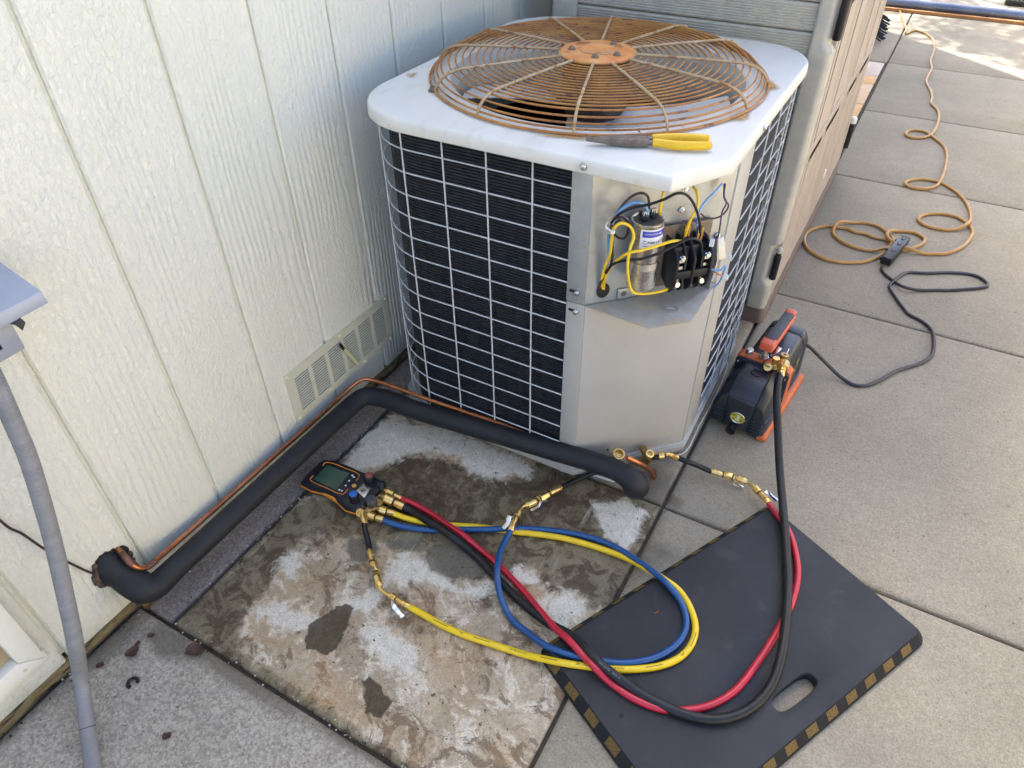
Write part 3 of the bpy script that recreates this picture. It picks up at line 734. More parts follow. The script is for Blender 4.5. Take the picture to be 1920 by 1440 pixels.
for y in ys:
    q = 0.004 * math.sin(y * 61) + 0.003 * math.sin(y * 143 + 1)
    loops.append([(-0.03, y, -0.012), (-0.0035 + q * 0.5, y, -0.012), (-0.003 + q * 0.6, y, 0.010 + q), (-0.006, y, 0.0255), (-0.03, y, 0.0255)])
b.stack(loops); b.build('sill_plate', M['rotten'], house)
b = B(); b.box((-2.25, 1.85, 2.65), (4.74, 8.5, 0.10)); b.build('soffit', M['eave'], house, 0.01)
b = B(); b.add([(0.15, -2.5, 2.702), (-4.65, -2.5, 2.702), (-2.1, -2.5, 3.4), (0.15, 6.15, 2.702), (-4.65, 6.15, 2.702), (-2.1, 6.15, 3.4)], [(0, 2, 1), (3, 4, 5), (0, 3, 5, 2), (1, 2, 5, 4), (0, 1, 4, 3)])
b.build('roof', M['roofing'], house, smooth=False)
# ragged pipe hole with brown putty
ctr = Vector((0.0012,0.1957,0.1428)); b = B()
random.seed(3)
n = 40; ring = []
for i in range(n):
    a = 2 * math.pi * i / n
    r = 0.034 + 0.004 * math.sin(3 * a + 1) + 0.005 * random.random()
    ring.append((ctr.x, ctr.y + r * 0.95 * math.cos(a), ctr.z + r * 1.1 * math.sin(a)))
b.add(ring, [tuple(range(n))]); b.build('pipe_hole', M['dark_inside'], house)
b = B()
for i in range(n):
    a = 2 * math.pi * i / n
    if math.sin(a) > -0.1 and math.cos(a) > -0.6: continue
    r = 0.034 + 0.006 * random.random(); q = 0.003 + 0.005 * random.random()
    c = Vector((ctr.x + 0.002, ctr.y + r * math.cos(a), ctr.z + r * 1.05 * math.sin(a)))
    b.lathe(c, (1, 0.3 * math.cos(a), 0.3 * math.sin(a)), [(-q, q * 0.4), (-q * 0.4, q), (q * 0.5, q * 0.9), (q, q * 0.3)], 7)
b.build('putty_rim', M['putty'], house)

# ---------------------------------------------------------------- foundation vent
vy0, vy1, vz0, vz1 = 0.692, 1.076, 0.098, 0.243
vent = E('foundation_vent', (0.0, 0.5 * (vy0 + vy1), vz0), label='long painted metal foundation vent with six louvred banks low on the siding', cat='vent')
b = B()
banks = [(vy0 + 0.026 + i * 0.0585, vy0 + 0.026 + i * 0.0585 + 0.047) for i in range(6)]
bz0, bz1 = vz0 + 0.022, vz1 - 0.022
yb = [vy0] + [q for p in banks for q in p] + [vy1]
for i in range(len(yb) - 1):
    if i % 2 == 0: b.box((0.002, (yb[i] + yb[i + 1]) / 2, (vz0 + vz1) / 2), (0.0035, yb[i + 1] - yb[i], vz1 - vz0))
    else:
        b.box((0.002, (yb[i] + yb[i + 1]) / 2, (vz0 + bz0) / 2), (0.0035, yb[i + 1] - yb[i], bz0 - vz0))
        b.box((0.002, (yb[i] + yb[i + 1]) / 2, (vz1 + bz1) / 2), (0.0035, yb[i + 1] - yb[i], vz1 - bz1))
b.build('vent_frame', M['vent'], vent)
b = B(); b.box((0.0012, (vy0 + vy1) / 2, (vz0 + vz1) / 2), (0.0006, vy1 - vy0 - 0.02, vz1 - vz0 - 0.02)); b.build('screen_mesh', M['dark_inside'], vent)
nsl = 14; pitch = (bz1 - bz0) / nsl
b = B(); L_ = banks[0][1] - banks[0][0]
b.stack([[(0.0016, y, pitch * 0.46), (0.0046, y, pitch * 0.24), (0.0046, y, pitch * 0.12), (0.0030, y, pitch * 0.10), (0.0014, y, pitch * 0.22)] for y in (-L_ / 2, L_ / 2)])
sl = None
for (a, c) in banks:
    for j in range(nsl):
        loc = (0.0, (a + c) / 2, bz0 + (j + 0.5) * pitch)
        if sl is None:
            sl = b.build('louver', M['vent'], vent, origin=(0, 0, 0), smooth=False); sl.location = Vector(loc) - WL(vent)
        else: clone(sl, loc, vent)
for py, pz in ((vy0 + 0.009, vz1 - 0.008), ((vy0 + vy1) / 2, vz1 - 0.008), (vy1 - 0.009, vz1 - 0.008), (vy0 + 0.012, vz0 + 0.008), (vy0 + 0.13, vz0 + 0.008), ((vy0 + vy1) / 2 + 0.07, vz0 + 0.008), (vy1 - 0.01, vz0 + 0.008)):
    screw(vent, (0.0035, py, pz), (1, 0, 0), 0.0034, 'vent_pale')
b = B(); b.ribbon([(0.0110,0.8720,0.2196),(0.0110,0.8823,0.1959)], 0.008, 0.002, (0, 0.8, 0.5)); b.build('lever_tip', M['plastic_black'], vent)
b = B(); b.ribbon([(0.0110,0.8823,0.1959),(0.0110,0.9034,0.1539),(0.0110,0.9205,0.1171)], 0.009, 0.002, (0, 0.8, 0.5)); b.build('lever', M['vent_pale'], vent)

# ================================================================ added unseen board fence that bounces warm light onto the wall
reflector = E('reflector_fence', (3.95, 2.0, 0), label='unseen added board fence along the open side of the yard', cat='reflector')
fb = B(); fb.box((0, 0, 0.75), (0.02, 0.142, 1.5)); f0 = None
for i in range(84):
    loc = (3.95, -3.9 + 0.147 * i, 0)
    if f0 is None:
        f0 = fb.build('reflector_board', M['reflector'], reflector, 0.002, origin=(0, 0, 0)); f0.location = Vector(loc) - WL(reflector)
    else: clone(f0, loc, reflector)
b = B(); b.box((3.985, 2.2, 0.4), (0.045, 12.4, 0.09)); b.build('reflector_rail', M['reflector'], reflector)
b = B(); b.box((3.985, 2.2, 1.25), (0.045, 12.4, 0.09)); b.build('reflector_rail', M['reflector'], reflector)
# ================================================================ SHED behind
SX, SY, SY2, SH = 0.864, 1.765, 3.0, 1.32
shed = E('storage_shed', (0.5, 2.4, 0), label='beige resin storage shed with tan panelled doors behind the air conditioner', cat='shed')
def rp(x0, x1, y0, y1, r): return round_poly([(x0, y0), (x1, y0), (x1, y1), (x0, y1)], r, 6)
b = B(); b.prism(rp(0.125, 0.196, SY, SY + 0.07, [0.012, 0.004, 0.004, 0.004]), 0.05, SH); b.build('corner_post', M['shed_grey'], shed)
# side wall: ribbed horizontal boards
b = B(); h = 0.0625; prof = [(0.014, 0.0), (0.004, 0.002)]
nr = 9
for i in range(nr):
    z = 0.004 + (h - 0.008) * i / nr; dz = (h - 0.008) / nr
    prof += [(0.0022, z + dz * 0.15), (0.0, z + dz * 0.35), (0.0, z + dz * 0.7), (0.0022, z + dz * 0.95)]
prof += [(0.004, h - 0.002), (0.014, h)]
b.stack([[(x, SY + 0.012 + d, z) for d, z in prof] + [(x, SY + 0.03, h), (x, SY + 0.03, 0)] for x in (0.197, 0.803)])
pb = None
z = 0.064
while z < SH - 0.04:
    loc = (0, 0, z)
    if pb is None:
        pb = b.build('side_board', M['shed_grey'], shed, origin=(0, 0, 0), smooth=False); pb.location = Vector(loc) - WL(shed)
    else: clone(pb, loc, shed)
    z += h
b = B(); b.box((0.5, SY + 0.045, SH / 2), (0.7, 0.03, SH - 0.02)); b.build('side_panel', M['shed_grey'], shed)
# broad corner post at the front with a hinge recess
b = B()
pp = round_poly([(0.802, SY), (0.850, SY), (0.858, SY + 0.012), (0.858, SY + 0.05), (0.802, SY + 0.05)], [0.008, 0.016, 0.006, 0.003, 0.003], 5)
for z0, z1 in ((0.055, 0.135), (0.275, 0.775), (0.98, SH)):
    b.stack([[(x, y, z) for x, y in pp] for z in (z0, z1)])
pi = round_poly([(0.802, SY + 0.001), (0.835, SY + 0.001), (0.846, SY + 0.020), (0.846, SY + 0.05), (0.802, SY + 0.05)], [0.008, 0.016, 0.006, 0.003, 0.003], 5)
for z0, z1 in ((0.135, 0.275), (0.775, 0.98)):
    b.stack([[(x, y, z) for x, y in q] for q, z in ((pp, z0), (pi, z0 + 0.02), (pi, z1 - 0.012), (pp, z1))], False, False)
b.build('front_post', M['shed_grey'], shed)
for z0, z1 in ((0.158, 0.245), (0.805, 0.96)):
    b = B(); b.lathe((0.857, SY + 0.013, z0), (0, 0, 1), [(0, 0.009), (0.003, 0.0105), (z1 - z0 - 0.012, 0.0105), (z1 - z0 - 0.01, 0.008), (z1 - z0, 0.008)], 14)
    hg = b.build('hinge_pin', M['plastic_black'], shed)
    b = B(); b.lathe((0.857, SY + 0.013, z1), (0, 0, 1), [(0, 0.008), (0.012, 0.0085), (0.017, 0.004)], 12); b.build('hinge_cap', M['shed_grey'], hg)
b = B(); b.lathe((0.866, SY2 + 0.012, 0.105), (0, 0, 1), [(0, 0.011), (0.1, 0.011)], 12); hg = b.build('hinge_pin', M['plastic_black'], shed)
b = B(); b.lathe((0.866, SY2 + 0.012, 0.205), (0, 0, 1), [(0, 0.013), (0.02, 0.013), (0.026, 0.006)], 12); b.build('hinge_cap', M['white_plastic'], hg)
# base rail and doors on the +x face
b = B(); b.prism(round_poly([(0.13, SY + 0.004), (SX, SY + 0.004), (SX, SY2), (0.13, SY2)], [0.01, 0.022, 0.004, 0.004], 5), 0.0, 0.056, top_in=0.004); b.build('floor_base', M['shed_brown'], shed, 0.003)
b = B(); b.box((0.5, 2.385, 0.69), (0.66, 1.1, 1.24)); b.build('inner_shell', M['shed_grey'], shed)
def door(ya, yb):
    b = B(); b.prism(rp(0.838, 0.850, ya, yb, 0.003), 0.06, SH - 0.03, top_in=0.001)
    dr = b.build('door', M['shed_tan'], shed)
    f = B()
    for y0, y1 in ((ya + 0.004, ya + 0.032), (ya + 0.045, ya + 0.085), (yb - 0.05, yb - 0.022), (yb - 0.018, yb - 0.004), ((ya + yb) / 2 - 0.022, (ya + yb) / 2 + 0.022)):
        f.prism(rp(0.849, 0.859, y0, y1, 0.003), 0.062, SH - 0.035, top_in=0.003)
    f.build('stile', M['shed_tan'], dr)
    for y0, y1 in ((ya + 0.085, (ya + yb) / 2 - 0.022), ((ya + yb) / 2 + 0.022, yb - 0.05)):
        for z0, z1 in ((0.10, 0.47), (0.53, 0.86), (0.92, 1.22)):
            p = B()
            c = [(y0, z0), (y1, z0), (y1, z1), (y0, z1)]
            o_ = [(0.8585, y, z) for y, z in c]
            i_ = [(0.8515, y, z) for y, z in ((y0 + 0.012, z0 + 0.06), (y1 - 0.012, z0 + 0.10), (y1 - 0.012, z1 - 0.02), (y0 + 0.012, z1 - 0.05))]
            p.add(o_ + i_, [(0, 1, 5, 4), (1, 2, 6, 5), (2, 3, 7, 6), (3, 0, 4, 7), (4, 5, 6, 7)])
            p.build('door_panel', M['shed_tan'], dr, smooth=False)
    for z in (0.058, 0.485, 0.875, 1.235):
        r = B(); r.box((0.855, (ya + yb) / 2, z + 0.02), (0.007, yb - ya - 0.02, 0.034)); r.build('rail', M['shed_tan'], dr, 0.002)
    return dr
door(1.800, 2.392); door(2.398, 2.995)
b = B(); b.box((0.8585, 2.47, 0.205), (0.008, 0.02, 0.03)); b.build('latch', M['white_plastic'], shed, 0.002)
b = B(); b.add([(0.08, SY - 0.05, SH), (0.9, SY - 0.05, SH), (0.9, SY2 + 0.05, SH), (0.08, SY2 + 0.05, SH), (0.08, SY - 0.05, SH + 0.06), (0.9, SY - 0.05, SH + 0.02), (0.9, SY2 + 0.05, SH + 0.02), (0.08, SY2 + 0.05, SH + 0.06)], [(0, 3, 2, 1), (4, 5, 6, 7), (0, 1, 5, 4), (1, 2, 6, 5), (2, 3, 7, 6), (3, 0, 4, 7)])
b.build('shed_lid', M['shed_tan'], shed, 0.008)
# ================================================================ AIR CONDITIONER
AX0, AX1, AY0, AY1 = 0.096, 0.837, 0.902, 1.702
LZ = 0.803
CX, CY = 0.462, 1.305
ac = E('air_conditioner', (CX, CY, 0), label='square outdoor air conditioner with rusty round fan guard and open wiring corner', cat='air conditioner')
T_ = Vector((0.702, 0.712, 0)); N_ = Vector((0.712, -0.702, 0)); PO = Vector((0.628, 0.930, 0))
def PC(u, z, w=0.0): return PO + T_ * u + N_ * w + Vector((0, 0, z))
# lid
lidp = round_poly([(AX0, AY0), (0.771, AY0), (AX1, 1.015), (AX1, AY1), (AX0, AY1)], [0.155, 0.005, 0.005, 0.135, 0.15], 12)
lp = []
for i in range(len(lidp)):          # densify straight runs
    a, c = Vector(lidp[i]), Vector(lidp[(i + 1) % len(lidp)])
    k = max(1, int((c - a).length / 0.03))
    lp += [tuple(a.lerp(c, j / k)) for j in range(k)]
def at(poly, z, d=0.0): return [(x, y, z) for x, y in (offset2(poly, d) if d else poly)]
def circ(r, z): return [(CX + r * math.cos(math.atan2(y - CY, x - CX)), CY + r * math.sin(math.atan2(y - CY, x - CX)), z) for x, y in lp]
b = B()
b.stack([at(lp, 0.7795, -0.003), at(lp, 0.778), at(lp, 0.780, 0.0014), at(lp, 0.7965, 0.0004), at(lp, 0.8005, -0.0012), at(lp, 0.8024, -0.0036), at(lp, LZ, -0.007), at(lp, LZ + 0.0005, -0.03), circ(0.318, LZ + 0.001), circ(0.310, LZ + 0.0035), circ(0.303, LZ + 0.001), circ(0.299, LZ - 0.010), circ(0.296, LZ - 0.03)], False, False)
lid = b.build('top_panel', M['lid'], ac, ang=50)
b = B(); b.stack([circ(0.2965, LZ - 0.028), circ(0.293, 0.75), circ(0.290, 0.70), circ(0.300, 0.66)], False, False)
b.build('fan_collar', M['collar'], ac)
# rust bleeding marks at three guard feet: thin stains sitting on the lid
def stain(px, py, rx, ry, rot):
    pts = []
    for i in range(26):
        a = 2 * math.pi * i / 26; q = 1 + 0.25 * math.sin(3 * a + px * 40) + 0.12 * random.random()
        x, y = rx * q * math.cos(a), ry * q * math.sin(a)
        pts.append((px + x * math.cos(rot) - y * math.sin(rot), py + x * math.sin(rot) + y * math.cos(rot), LZ + 0.0028))
    return pts
sm = bpy.data.materials.new('rust_bleed'); sm.use_nodes = True
N, L, bs_ = nodes_of(sm)
bs_.inputs['Base Color'].default_value = (0.42, 0.25, 0.08, 1); bs_.inputs['Roughness'].default_value = 0.6
at_ = N.new('ShaderNodeAttribute'); at_.attribute_name = 'fade'
nz = N.new('ShaderNodeTexNoise'); nz.inputs['Scale'].default_value = 70; nz.inputs['Detail'].default_value = 5
gg = N.new('ShaderNodeNewGeometry'); L.new(gg.outputs['Position'], nz.inputs['Vector'])
mm_ = N.new('ShaderNodeMath'); mm_.operation = 'MULTIPLY'; L.new(at_.outputs['Fac'], mm_.inputs[0]); L.new(nz.outputs['Fac'], mm_.inputs[1])
L.new(mm_.outputs[0], bs_.inputs['Alpha'])
for (gx, gy, rx, ry, ro, st) in ((0.462 + 0.351 * math.cos(R(-74)), 1.305 + 0.351 * math.sin(R(-74)), 0.050, 0.013, R(16), 1.0), (0.462 + 0.352 * math.cos(R(-18)), 1.305 + 0.352 * math.sin(R(-18)), 0.034, 0.013, R(72), 1.0), (0.462 + 0.352 * math.cos(R(14)), 1.305 + 0.352 * math.sin(R(14)), 0.034, 0.015, R(104), 1.0), (0.127, 1.115, 0.012, 0.018, 0.3, 0.7)):
    o_ = stain(gx, gy, rx, ry, ro); b = B()
    me_pts = [(gx, gy, LZ + 0.0028)] + o_
    b.add(me_pts, [(0, i, i % 26 + 1) for i in range(1, 27)])
    so = b.build('rust_stain', sm, ac)
    a_ = so.data.attributes.new('fade', 'FLOAT', 'POINT')
    for i, v in enumerate(so.data.vertices):
        d = math.hypot(v.co.x + CX - gx, v.co.y + CY - gy)
        a_.data[i].value = st * 2.4 if d < 1e-4 else 0.0

# skirt hardware
screw(ac, (0.621, AY0 - 0.001, 0.790), (0, -1, 0), 0.0046)
b = B(); b.lathe((0.471, AY0 + 0.001, 0.790), (0, -1, 0), [(0, 0.004), (0.0012, 0.004)], 12); b.build('screw_hole', M['dark_inside'], ac)
b = B(); b.lathe((0.628, AY0 + 0.001, 0.790), (0, -1, 0), [(0, 0.004), (0.0012, 0.004)], 12); b.build('screw_hole', M['dark_inside'], ac)
screw(ac, (AX1 + 0.001, 1.208, 0.790), (1, 0, 0), 0.0046)
screw(ac, (AX0 - 0.001, 1.05, 0.790), (-1, 0, 0), 0.0046)
# fan guard
GR, GZ = 0.346, 0.8085
guard = E('fan_guard', (CX, CY, LZ), ac)
def ring_mesh(b, r, z, w, n=72, k=6):
    loops = []
    for i in range(n + 1):
        a = 2 * math.pi * i / n; e = Vector((math.cos(a), math.sin(a), 0))
        loops.append([Vector((CX, CY, z)) + e * (r + w * math.cos(2 * math.pi * j / k)) + Vector((0, 0, w * math.sin(2 * math.pi * j / k))) for j in range(k)])
    b.stack(loops, False, False)
def gz(r):     # guard height profile
    if r < 0.275: return 0.8465 - 0.0035 * (r / 0.275) ** 2
    t = (r - 0.275) / (GR - 0.275)
    return 0.843 - (0.843 - GZ) * (1 - math.sqrt(max(0, 1 - t ** 2.2)))
rr_ = [0.091 + 0.0143 * i for i in range(15)] + [0.3055, 0.3215, 0.3305, 0.3385]
for i, r in enumerate(rr_):
    z = gz(r) - 0.0034
    if r > 0.32: z = {0.3215: 0.830, 0.3305: 0.8215, 0.3385: 0.8145}[r]
    b = B(); ring_mesh(b, r, z, 0.00195); b.build('ring', M['rust'], guard)
b = B(); ring_mesh(b, GR, GZ - 0.0005, 0.0025, 90); b.build('ring', M['rust'], guard)
for i in range(12):
    a = R(-104 + 30 * i + (1.5 if i % 2 else -1)); e = Vector((math.cos(a), math.sin(a), 0)); c = Vector((CX, CY, 0))
    pts = [c + e * r + Vector((0, 0, z)) for r, z in ((0.06, 0.8465), (0.15, 0.846), (0.25, 0.844), (0.295, 0.842), (0.318, 0.836), (0.333, 0.826), (0.341, 0.815), (0.345, 0.806))]
    b = B(); b.tube(pts, 0.0029, 6, 3); b.build('spoke', M['rust_pale'], guard)
b = B(); b.lathe((CX, CY, 0.842), (0, 0, 1), [(0, 0.078), (0.004, 0.0785), (0.0065, 0.0765), (0.0085, 0.071), (0.0088, 0.038), (0.0105, 0.0365), (0.0108, 0.034), (0.0095, 0.032), (0.0094, 0.001)], 48, True)
b.build('hub_plate', M['rust_plate'], guard)
b = B(); ring_mesh(b, 0.0785, 0.8445, 0.0022, 48); b.build('hub_rim', M['rust'], guard)
b = B(); ring_mesh(b, 0.0365, 0.8523, 0.0011, 40); b.build('pressed_rim', M['rust_pale'], guard)
for a in (205, 75, -72, -20):
    e = Vector((math.cos(R(a)), math.sin(R(a)), 0)) * 0.053
    b = B(); b.lathe(Vector((CX, CY, 0.850)) + e, (0, 0, 1), [(0, 0.009), (0.0014, 0.009), (0.0015, 0.0065), (0.0055, 0.0062), (0.0057, 0.003), (0.0075, 0.0028)], 8); b.build('hub_bolt', M['bolt'], guard)
b = B()
b.lathe((0.2210,1.0551,0.8040), (0, 0, 1), [(0, 0.010), (0.003, 0.010), (0.0032, 0.0062), (0.0085, 0.006), (0.009, 0.003), (0.0115, 0.003)], 10)
b.build('clip_bolt', M['bolt'], guard)
# motor and fan
b = B(); b.lathe((CX, CY, 0.838), (0, 0, -1), [(0, 0.045), (0.004, 0.066), (0.02, 0.07), (0.10, 0.07), (0.115, 0.06), (0.12, 0.02), (0.15, 0.012)], 32); b.build('motor', M['steel_dull'], ac)
fan = E('fan', (CX, CY, 0.695), ac)
b = B(); b.lathe((CX, CY, 0.708), (0, 0, -1), [(-0.02, 0.03), (-0.016, 0.055), (0.02, 0.06), (0.024, 0.03)], 24); b.build('fan_hub', M['fan'], fan)
for a0 in (-10, 170):
    b = B(); nr_, na = 7, 8; vs_ = []
    for i in range(nr_):
        r = 0.05 + (0.284 - 0.05) * i / (nr_ - 1)
        sp = 24 + 12 * (i / (nr_ - 1))
        for j in range(na):
            t = j / (na - 1) * 2 - 1
            a = R(a0 + sp * t * (1 if t < 0 else 0.95) + 5 * (i / (nr_ - 1)))
            vs_.append((CX + r * math.cos(a), CY + r * math.sin(a), 0.722 + 0.034 * t * (0.5 + 0.5 * i / (nr_ - 1)) + 0.01 * (1 - t * t)))
    top = vs_; bot = [(x, y, z - 0.002) for x, y, z in vs_]
    q = nr_ * na
    fs = [(i * na + j, i * na + j + 1, (i + 1) * na + j + 1, (i + 1) * na + j) for i in range(nr_ - 1) for j in range(na - 1)]
    rim = [j for j in range(na)] + [i * na + na - 1 for i in range(1, nr_)] + [(nr_ - 1) * na + j for j in range(na - 2, -1, -1)] + [i * na for i in range(nr_ - 2, 0, -1)]
    b.add(top + bot, fs + [tuple(q + v for v in f[::-1]) for f in fs] + [(rim[k], rim[(k + 1) % len(rim)], q + rim[(k + 1) % len(rim)], q + rim[k]) for k in range(len(rim))])
    b.build('blade', M['fan'], fan)
b = B()
b.ribbon([(CX + 0.10, CY - 0.13, 0.705), (CX + 0.075, CY - 0.285, 0.672)], 0.03, 0.002, smooth=1); b.ribbon([(CX + 0.10, CY - 0.13, 0.704), (CX + 0.185, CY - 0.235, 0.668)], 0.022, 0.002, smooth=1)
b.build('motor_bracket', M['fan'], ac)
# coil block and floor
GX0, GX1, GY0, GY1 = 0.112, 0.827, 0.925, 1.686
def open_path(d, z=0.0, seg=8, r=None):
    x0, x1, y0, y1 = GX0 + d, GX1 - d, GY0 + d, GY1 - d
    r = r or 0.135 - d
    pts = [(0.590, y0)]
    for cx_, cy_, a0 in ((x0 + r, y0 + r, 270), (x0 + r, y1 - r, 180), (x1 - r, y1 - r, 90)):
        for k in range(seg + 1):
            a = R(a0 - 90 * k / seg); pts.append((cx_ + r * math.cos(a), cy_ + r * math.sin(a)))
    pts.append((x1, 1.232))
    return pts
cp = open_path(0.013, r=0.128); n = len(cp); cin = open_path(0.045, r=0.096)
zc = []
nb = 112
for i in range(nb):
    z = 0.045 + (0.765 - 0.045) * i / nb; dz = (0.765 - 0.045) / nb
    zc += [(z, 0.0), (z + dz * 0.55, 0.0), (z + dz * 0.7, 0.0022), (z + dz * 0.9, 0.0022)]
vs_ = []
for z, d in zc:
    for i in range(n):
        k = d / 0.032
        vs_.append((cp[i][0] + (cin[i][0] - cp[i][0]) * k, cp[i][1] + (cin[i][1] - cp[i][1]) * k, z))
b = B(); b.add(vs_, [(j * n + i, j * n + i + 1, (j + 1) * n + i + 1, (j + 1) * n + i) for j in range(len(zc) - 1) for i in range(n - 1)])
b.build('coil', M['coil'], ac, smooth=False)
full = [(0.631, 0.940)] + cin[0:1] + cin[1:] + [(0.815, 1.232), (0.815, 1.135)]
b = B(); b.prism([(x, y) for x, y in full], 0.03, 0.05); b.build('base_floor', M['dark_inside'], ac)
# wire grille
grille = E('wire_grille', (CX, CY, 0.05), ac)
gp = open_path(0.0)
zt = 0.7355; step = 0.0478
for k in range(15):
    z = zt - k * step
    if z < 0.045: break
    b = B(); b.tube([(x, y, z) for x, y in gp], 0.0016, 6, 1); b.build('horizontal_wire', M['wire_white'], grille)
dist = [0.0]
for i in range(1, n): dist.append(dist[-1] + math.hypot(gp[i][0] - gp[i - 1][0], gp[i][1] - gp[i - 1][1]))
def along(s):
    for i in range(1, n):
        if s <= dist[i]:
            t = (s - dist[i - 1]) / (dist[i] - dist[i - 1]); return (gp[i - 1][0] + t * (gp[i][0] - gp[i - 1][0]), gp[i - 1][1] + t * (gp[i][1] - gp[i - 1][1]))
    return gp[-1]
s = 0.075; vw = None
cxy = Vector((CX, CY))
while s < dist[-1]:
    x, y = along(s)
    if s < 0.2 or True:
        b = B(); b.tube([(0, 0, 0.036), (0, 0, 0.772)], 0.0017, 6, 1)
        v2 = Vector((x, y)); o2 = (v2 - cxy).normalized() * 0.0032
        loc = (x + o2.x, y + o2.y, 0)
        if vw is None:
            vw = b.build('vertical_wire', M['wire_white'], grille, origin=(0, 0, 0)); vw.location = Vector(loc) - WL(grille)
        else: clone(vw, loc, grille)
    s += 0.0945
# sheet metal: flanges, lower corner panel, galvanised back of the wiring corner
def plate(pts, th, nrm):
    nrm = Vector(nrm) * th
    b = B(); k = len(pts)
    b.add([Vector(p) for p in pts] + [Vector(p) - nrm for p in pts], [tuple(range(k)), tuple(range(2 * k - 1, k - 1, -1))] + [(i, k + i, k + (i + 1) % k, (i + 1) % k) for i in range(k)])
    return b
ZS = 0.500
plate([(0.5885, 0.9295, 0.030), (0.6275, 0.9295, 0.030), (0.6275, 0.9295, ZS - 0.002), (0.5885, 0.9295, ZS - 0.002)], 0.02, (0, -1, 0)).build('lower_flange', M['cabinet'], ac, 0.0012)
plate([(0.5875, 0.9302, ZS), (0.6278, 0.9302, ZS), (0.6278, 0.9302, 0.786), (0.5875, 0.9302, 0.786)], 0.02, (0, -1, 0)).build('upper_flange', M['galv'], ac, 0.0012)
plate([PC(0.001, 0.024), PC(0.279, 0.024), PC(0.279, ZS - 0.002), PC(0.001, ZS - 0.002)], 0.012, N_).build('corner_panel', M['cabinet'], ac, 0.0015)
plate([PC(0.001, ZS, -0.002), PC(0.279, ZS, -0.002), PC(0.279, 0.786, -0.002), PC(0.001, 0.786, -0.002)], 0.008, N_).build('wiring_back_panel', M['galv'], ac)
plate([(0.8262, 1.1315, 0.024), (0.8262, 1.231, 0.024), (0.8262, 1.231, 0.786), (0.8262, 1.1315, 0.786)], 0.02, (1, 0, 0)).build('side_flange', M['cabinet'], ac, 0.0015)
for u, z in ((0.045, 0.062), (0.095, 0.075), (0.245, 0.07)):
    b = B(); b.lathe(PC(u, z), N_, [(0, 0.0075), (0.0007, 0.0073), (0.0008, 0.0066), (0.0004, 0.0064)], 20); b.build('knockout', M['cabinet'], ac)
b = B(); b.lathe(PC(0.083, 0.076), N_, [(0, 0.0025), (0.0009, 0.0025)], 10); b.build('screw_hole', M['dark_inside'], ac)
for z, m_ in ((0.524, 'steel'), (0.480, 'steel')):
    screw(ac, (0.6105, 0.929, z), (0, -1, 0), 0.0042)
    b = B(); b.box((0.602, 0.9292, z + 0.002), (0.014, 0.0022, 0.0052)); b.build('slot', M['dark_inside'], ac)
# shelf of the wiring corner
sh = [PC(0.0, 0).xy[:], (0.765, 0.9195), (0.8255, 0.9760), (0.8255, 1.122), PC(0.276, 0).xy[:]]
b = B(); b.prism(sh, ZS - 0.0026, ZS); b.build('wiring_shelf', M['galv_dusty'], ac, 0.0006)
c0 = Vector((0.7783,0.9965,0.5003)); b = B()
for r in (0.0135, 0.0105):
    b.tube([(c0.x + r * math.cos(2 * math.pi * i / 24), c0.y + r * math.sin(2 * math.pi * i / 24), c0.z + 0.0003) for i in range(24)], 0.0009, 6, 1, True)
b.tube([(c0.x - 0.007, c0.y, c0.z + 0.0008), (c0.x, c0.y + 0.003, c0.z + 0.001), (c0.x + 0.007, c0.y + 0.004, c0.z + 0.0008)], 0.0018, 6, 3)
b.build('conduit_knockout', M['galv_dusty'], ac)
# side wing of the shelf with its folded tab
b = plate([PC(0.256, ZS + 0.0005), PC(0.256, ZS + 0.0005, 0.020), PC(0.260, ZS + 0.066, 0.022), PC(0.260, ZS + 0.104, 0.008), PC(0.260, ZS + 0.104)], 0.0014, T_)
b.build('shelf_wing', M['galv'], ac)
b = plate([PC(0.260, ZS + 0.105, 0.0), PC(0.260, ZS + 0.105, 0.010), PC(0.262, ZS + 0.069, 0.023), PC(0.276, ZS + 0.071, 0.022), PC(0.278, ZS + 0.105, 0.0)], 0.0014, (0, 0, 1)); b.build('wing_tab', M['galv'], ac)
for u, z in ((0.078, 0.503), (0.226, 0.503)):
    b = B(); b.box(PC(u, z + 0.011, 0.002), (0.024, 0.0022, 0.022), mtx=Matrix((T_, N_, Vector((0, 0, 1)))).transposed()); t_ = b.build('shelf_tab', M['galv'], ac, 0.0008)
    b = B(); b.lathe(PC(u, z + 0.011, 0.003), N_, [(0, 0.006), (0.001, 0.0055), (0.0012, 0.003), (0.0028, 0.0028)], 6); b.build('tab_screw', M['steel_dull'], t_)
b = B(); q0 = Vector((0.6535,0.9550,0.5277)); qq = []
for i in range(24):
    a = 2 * math.pi * i / 24; qq.append(q0 + T_ * (0.0135 * math.cos(a)) + Vector((0, 0, 0.0165 * math.sin(a))))
b.add(qq, [tuple(range(24))]); b.build('wire_hole', M['dark_inside'], ac)

for px_ in ((0.7525,1.0562,0.6742), (0.7529,1.0567,0.7156), (0.8125,1.1172,0.6081), (0.6775,0.9802,0.6726)):
    screw(ac, px_, N_, 0.0038, 'steel')
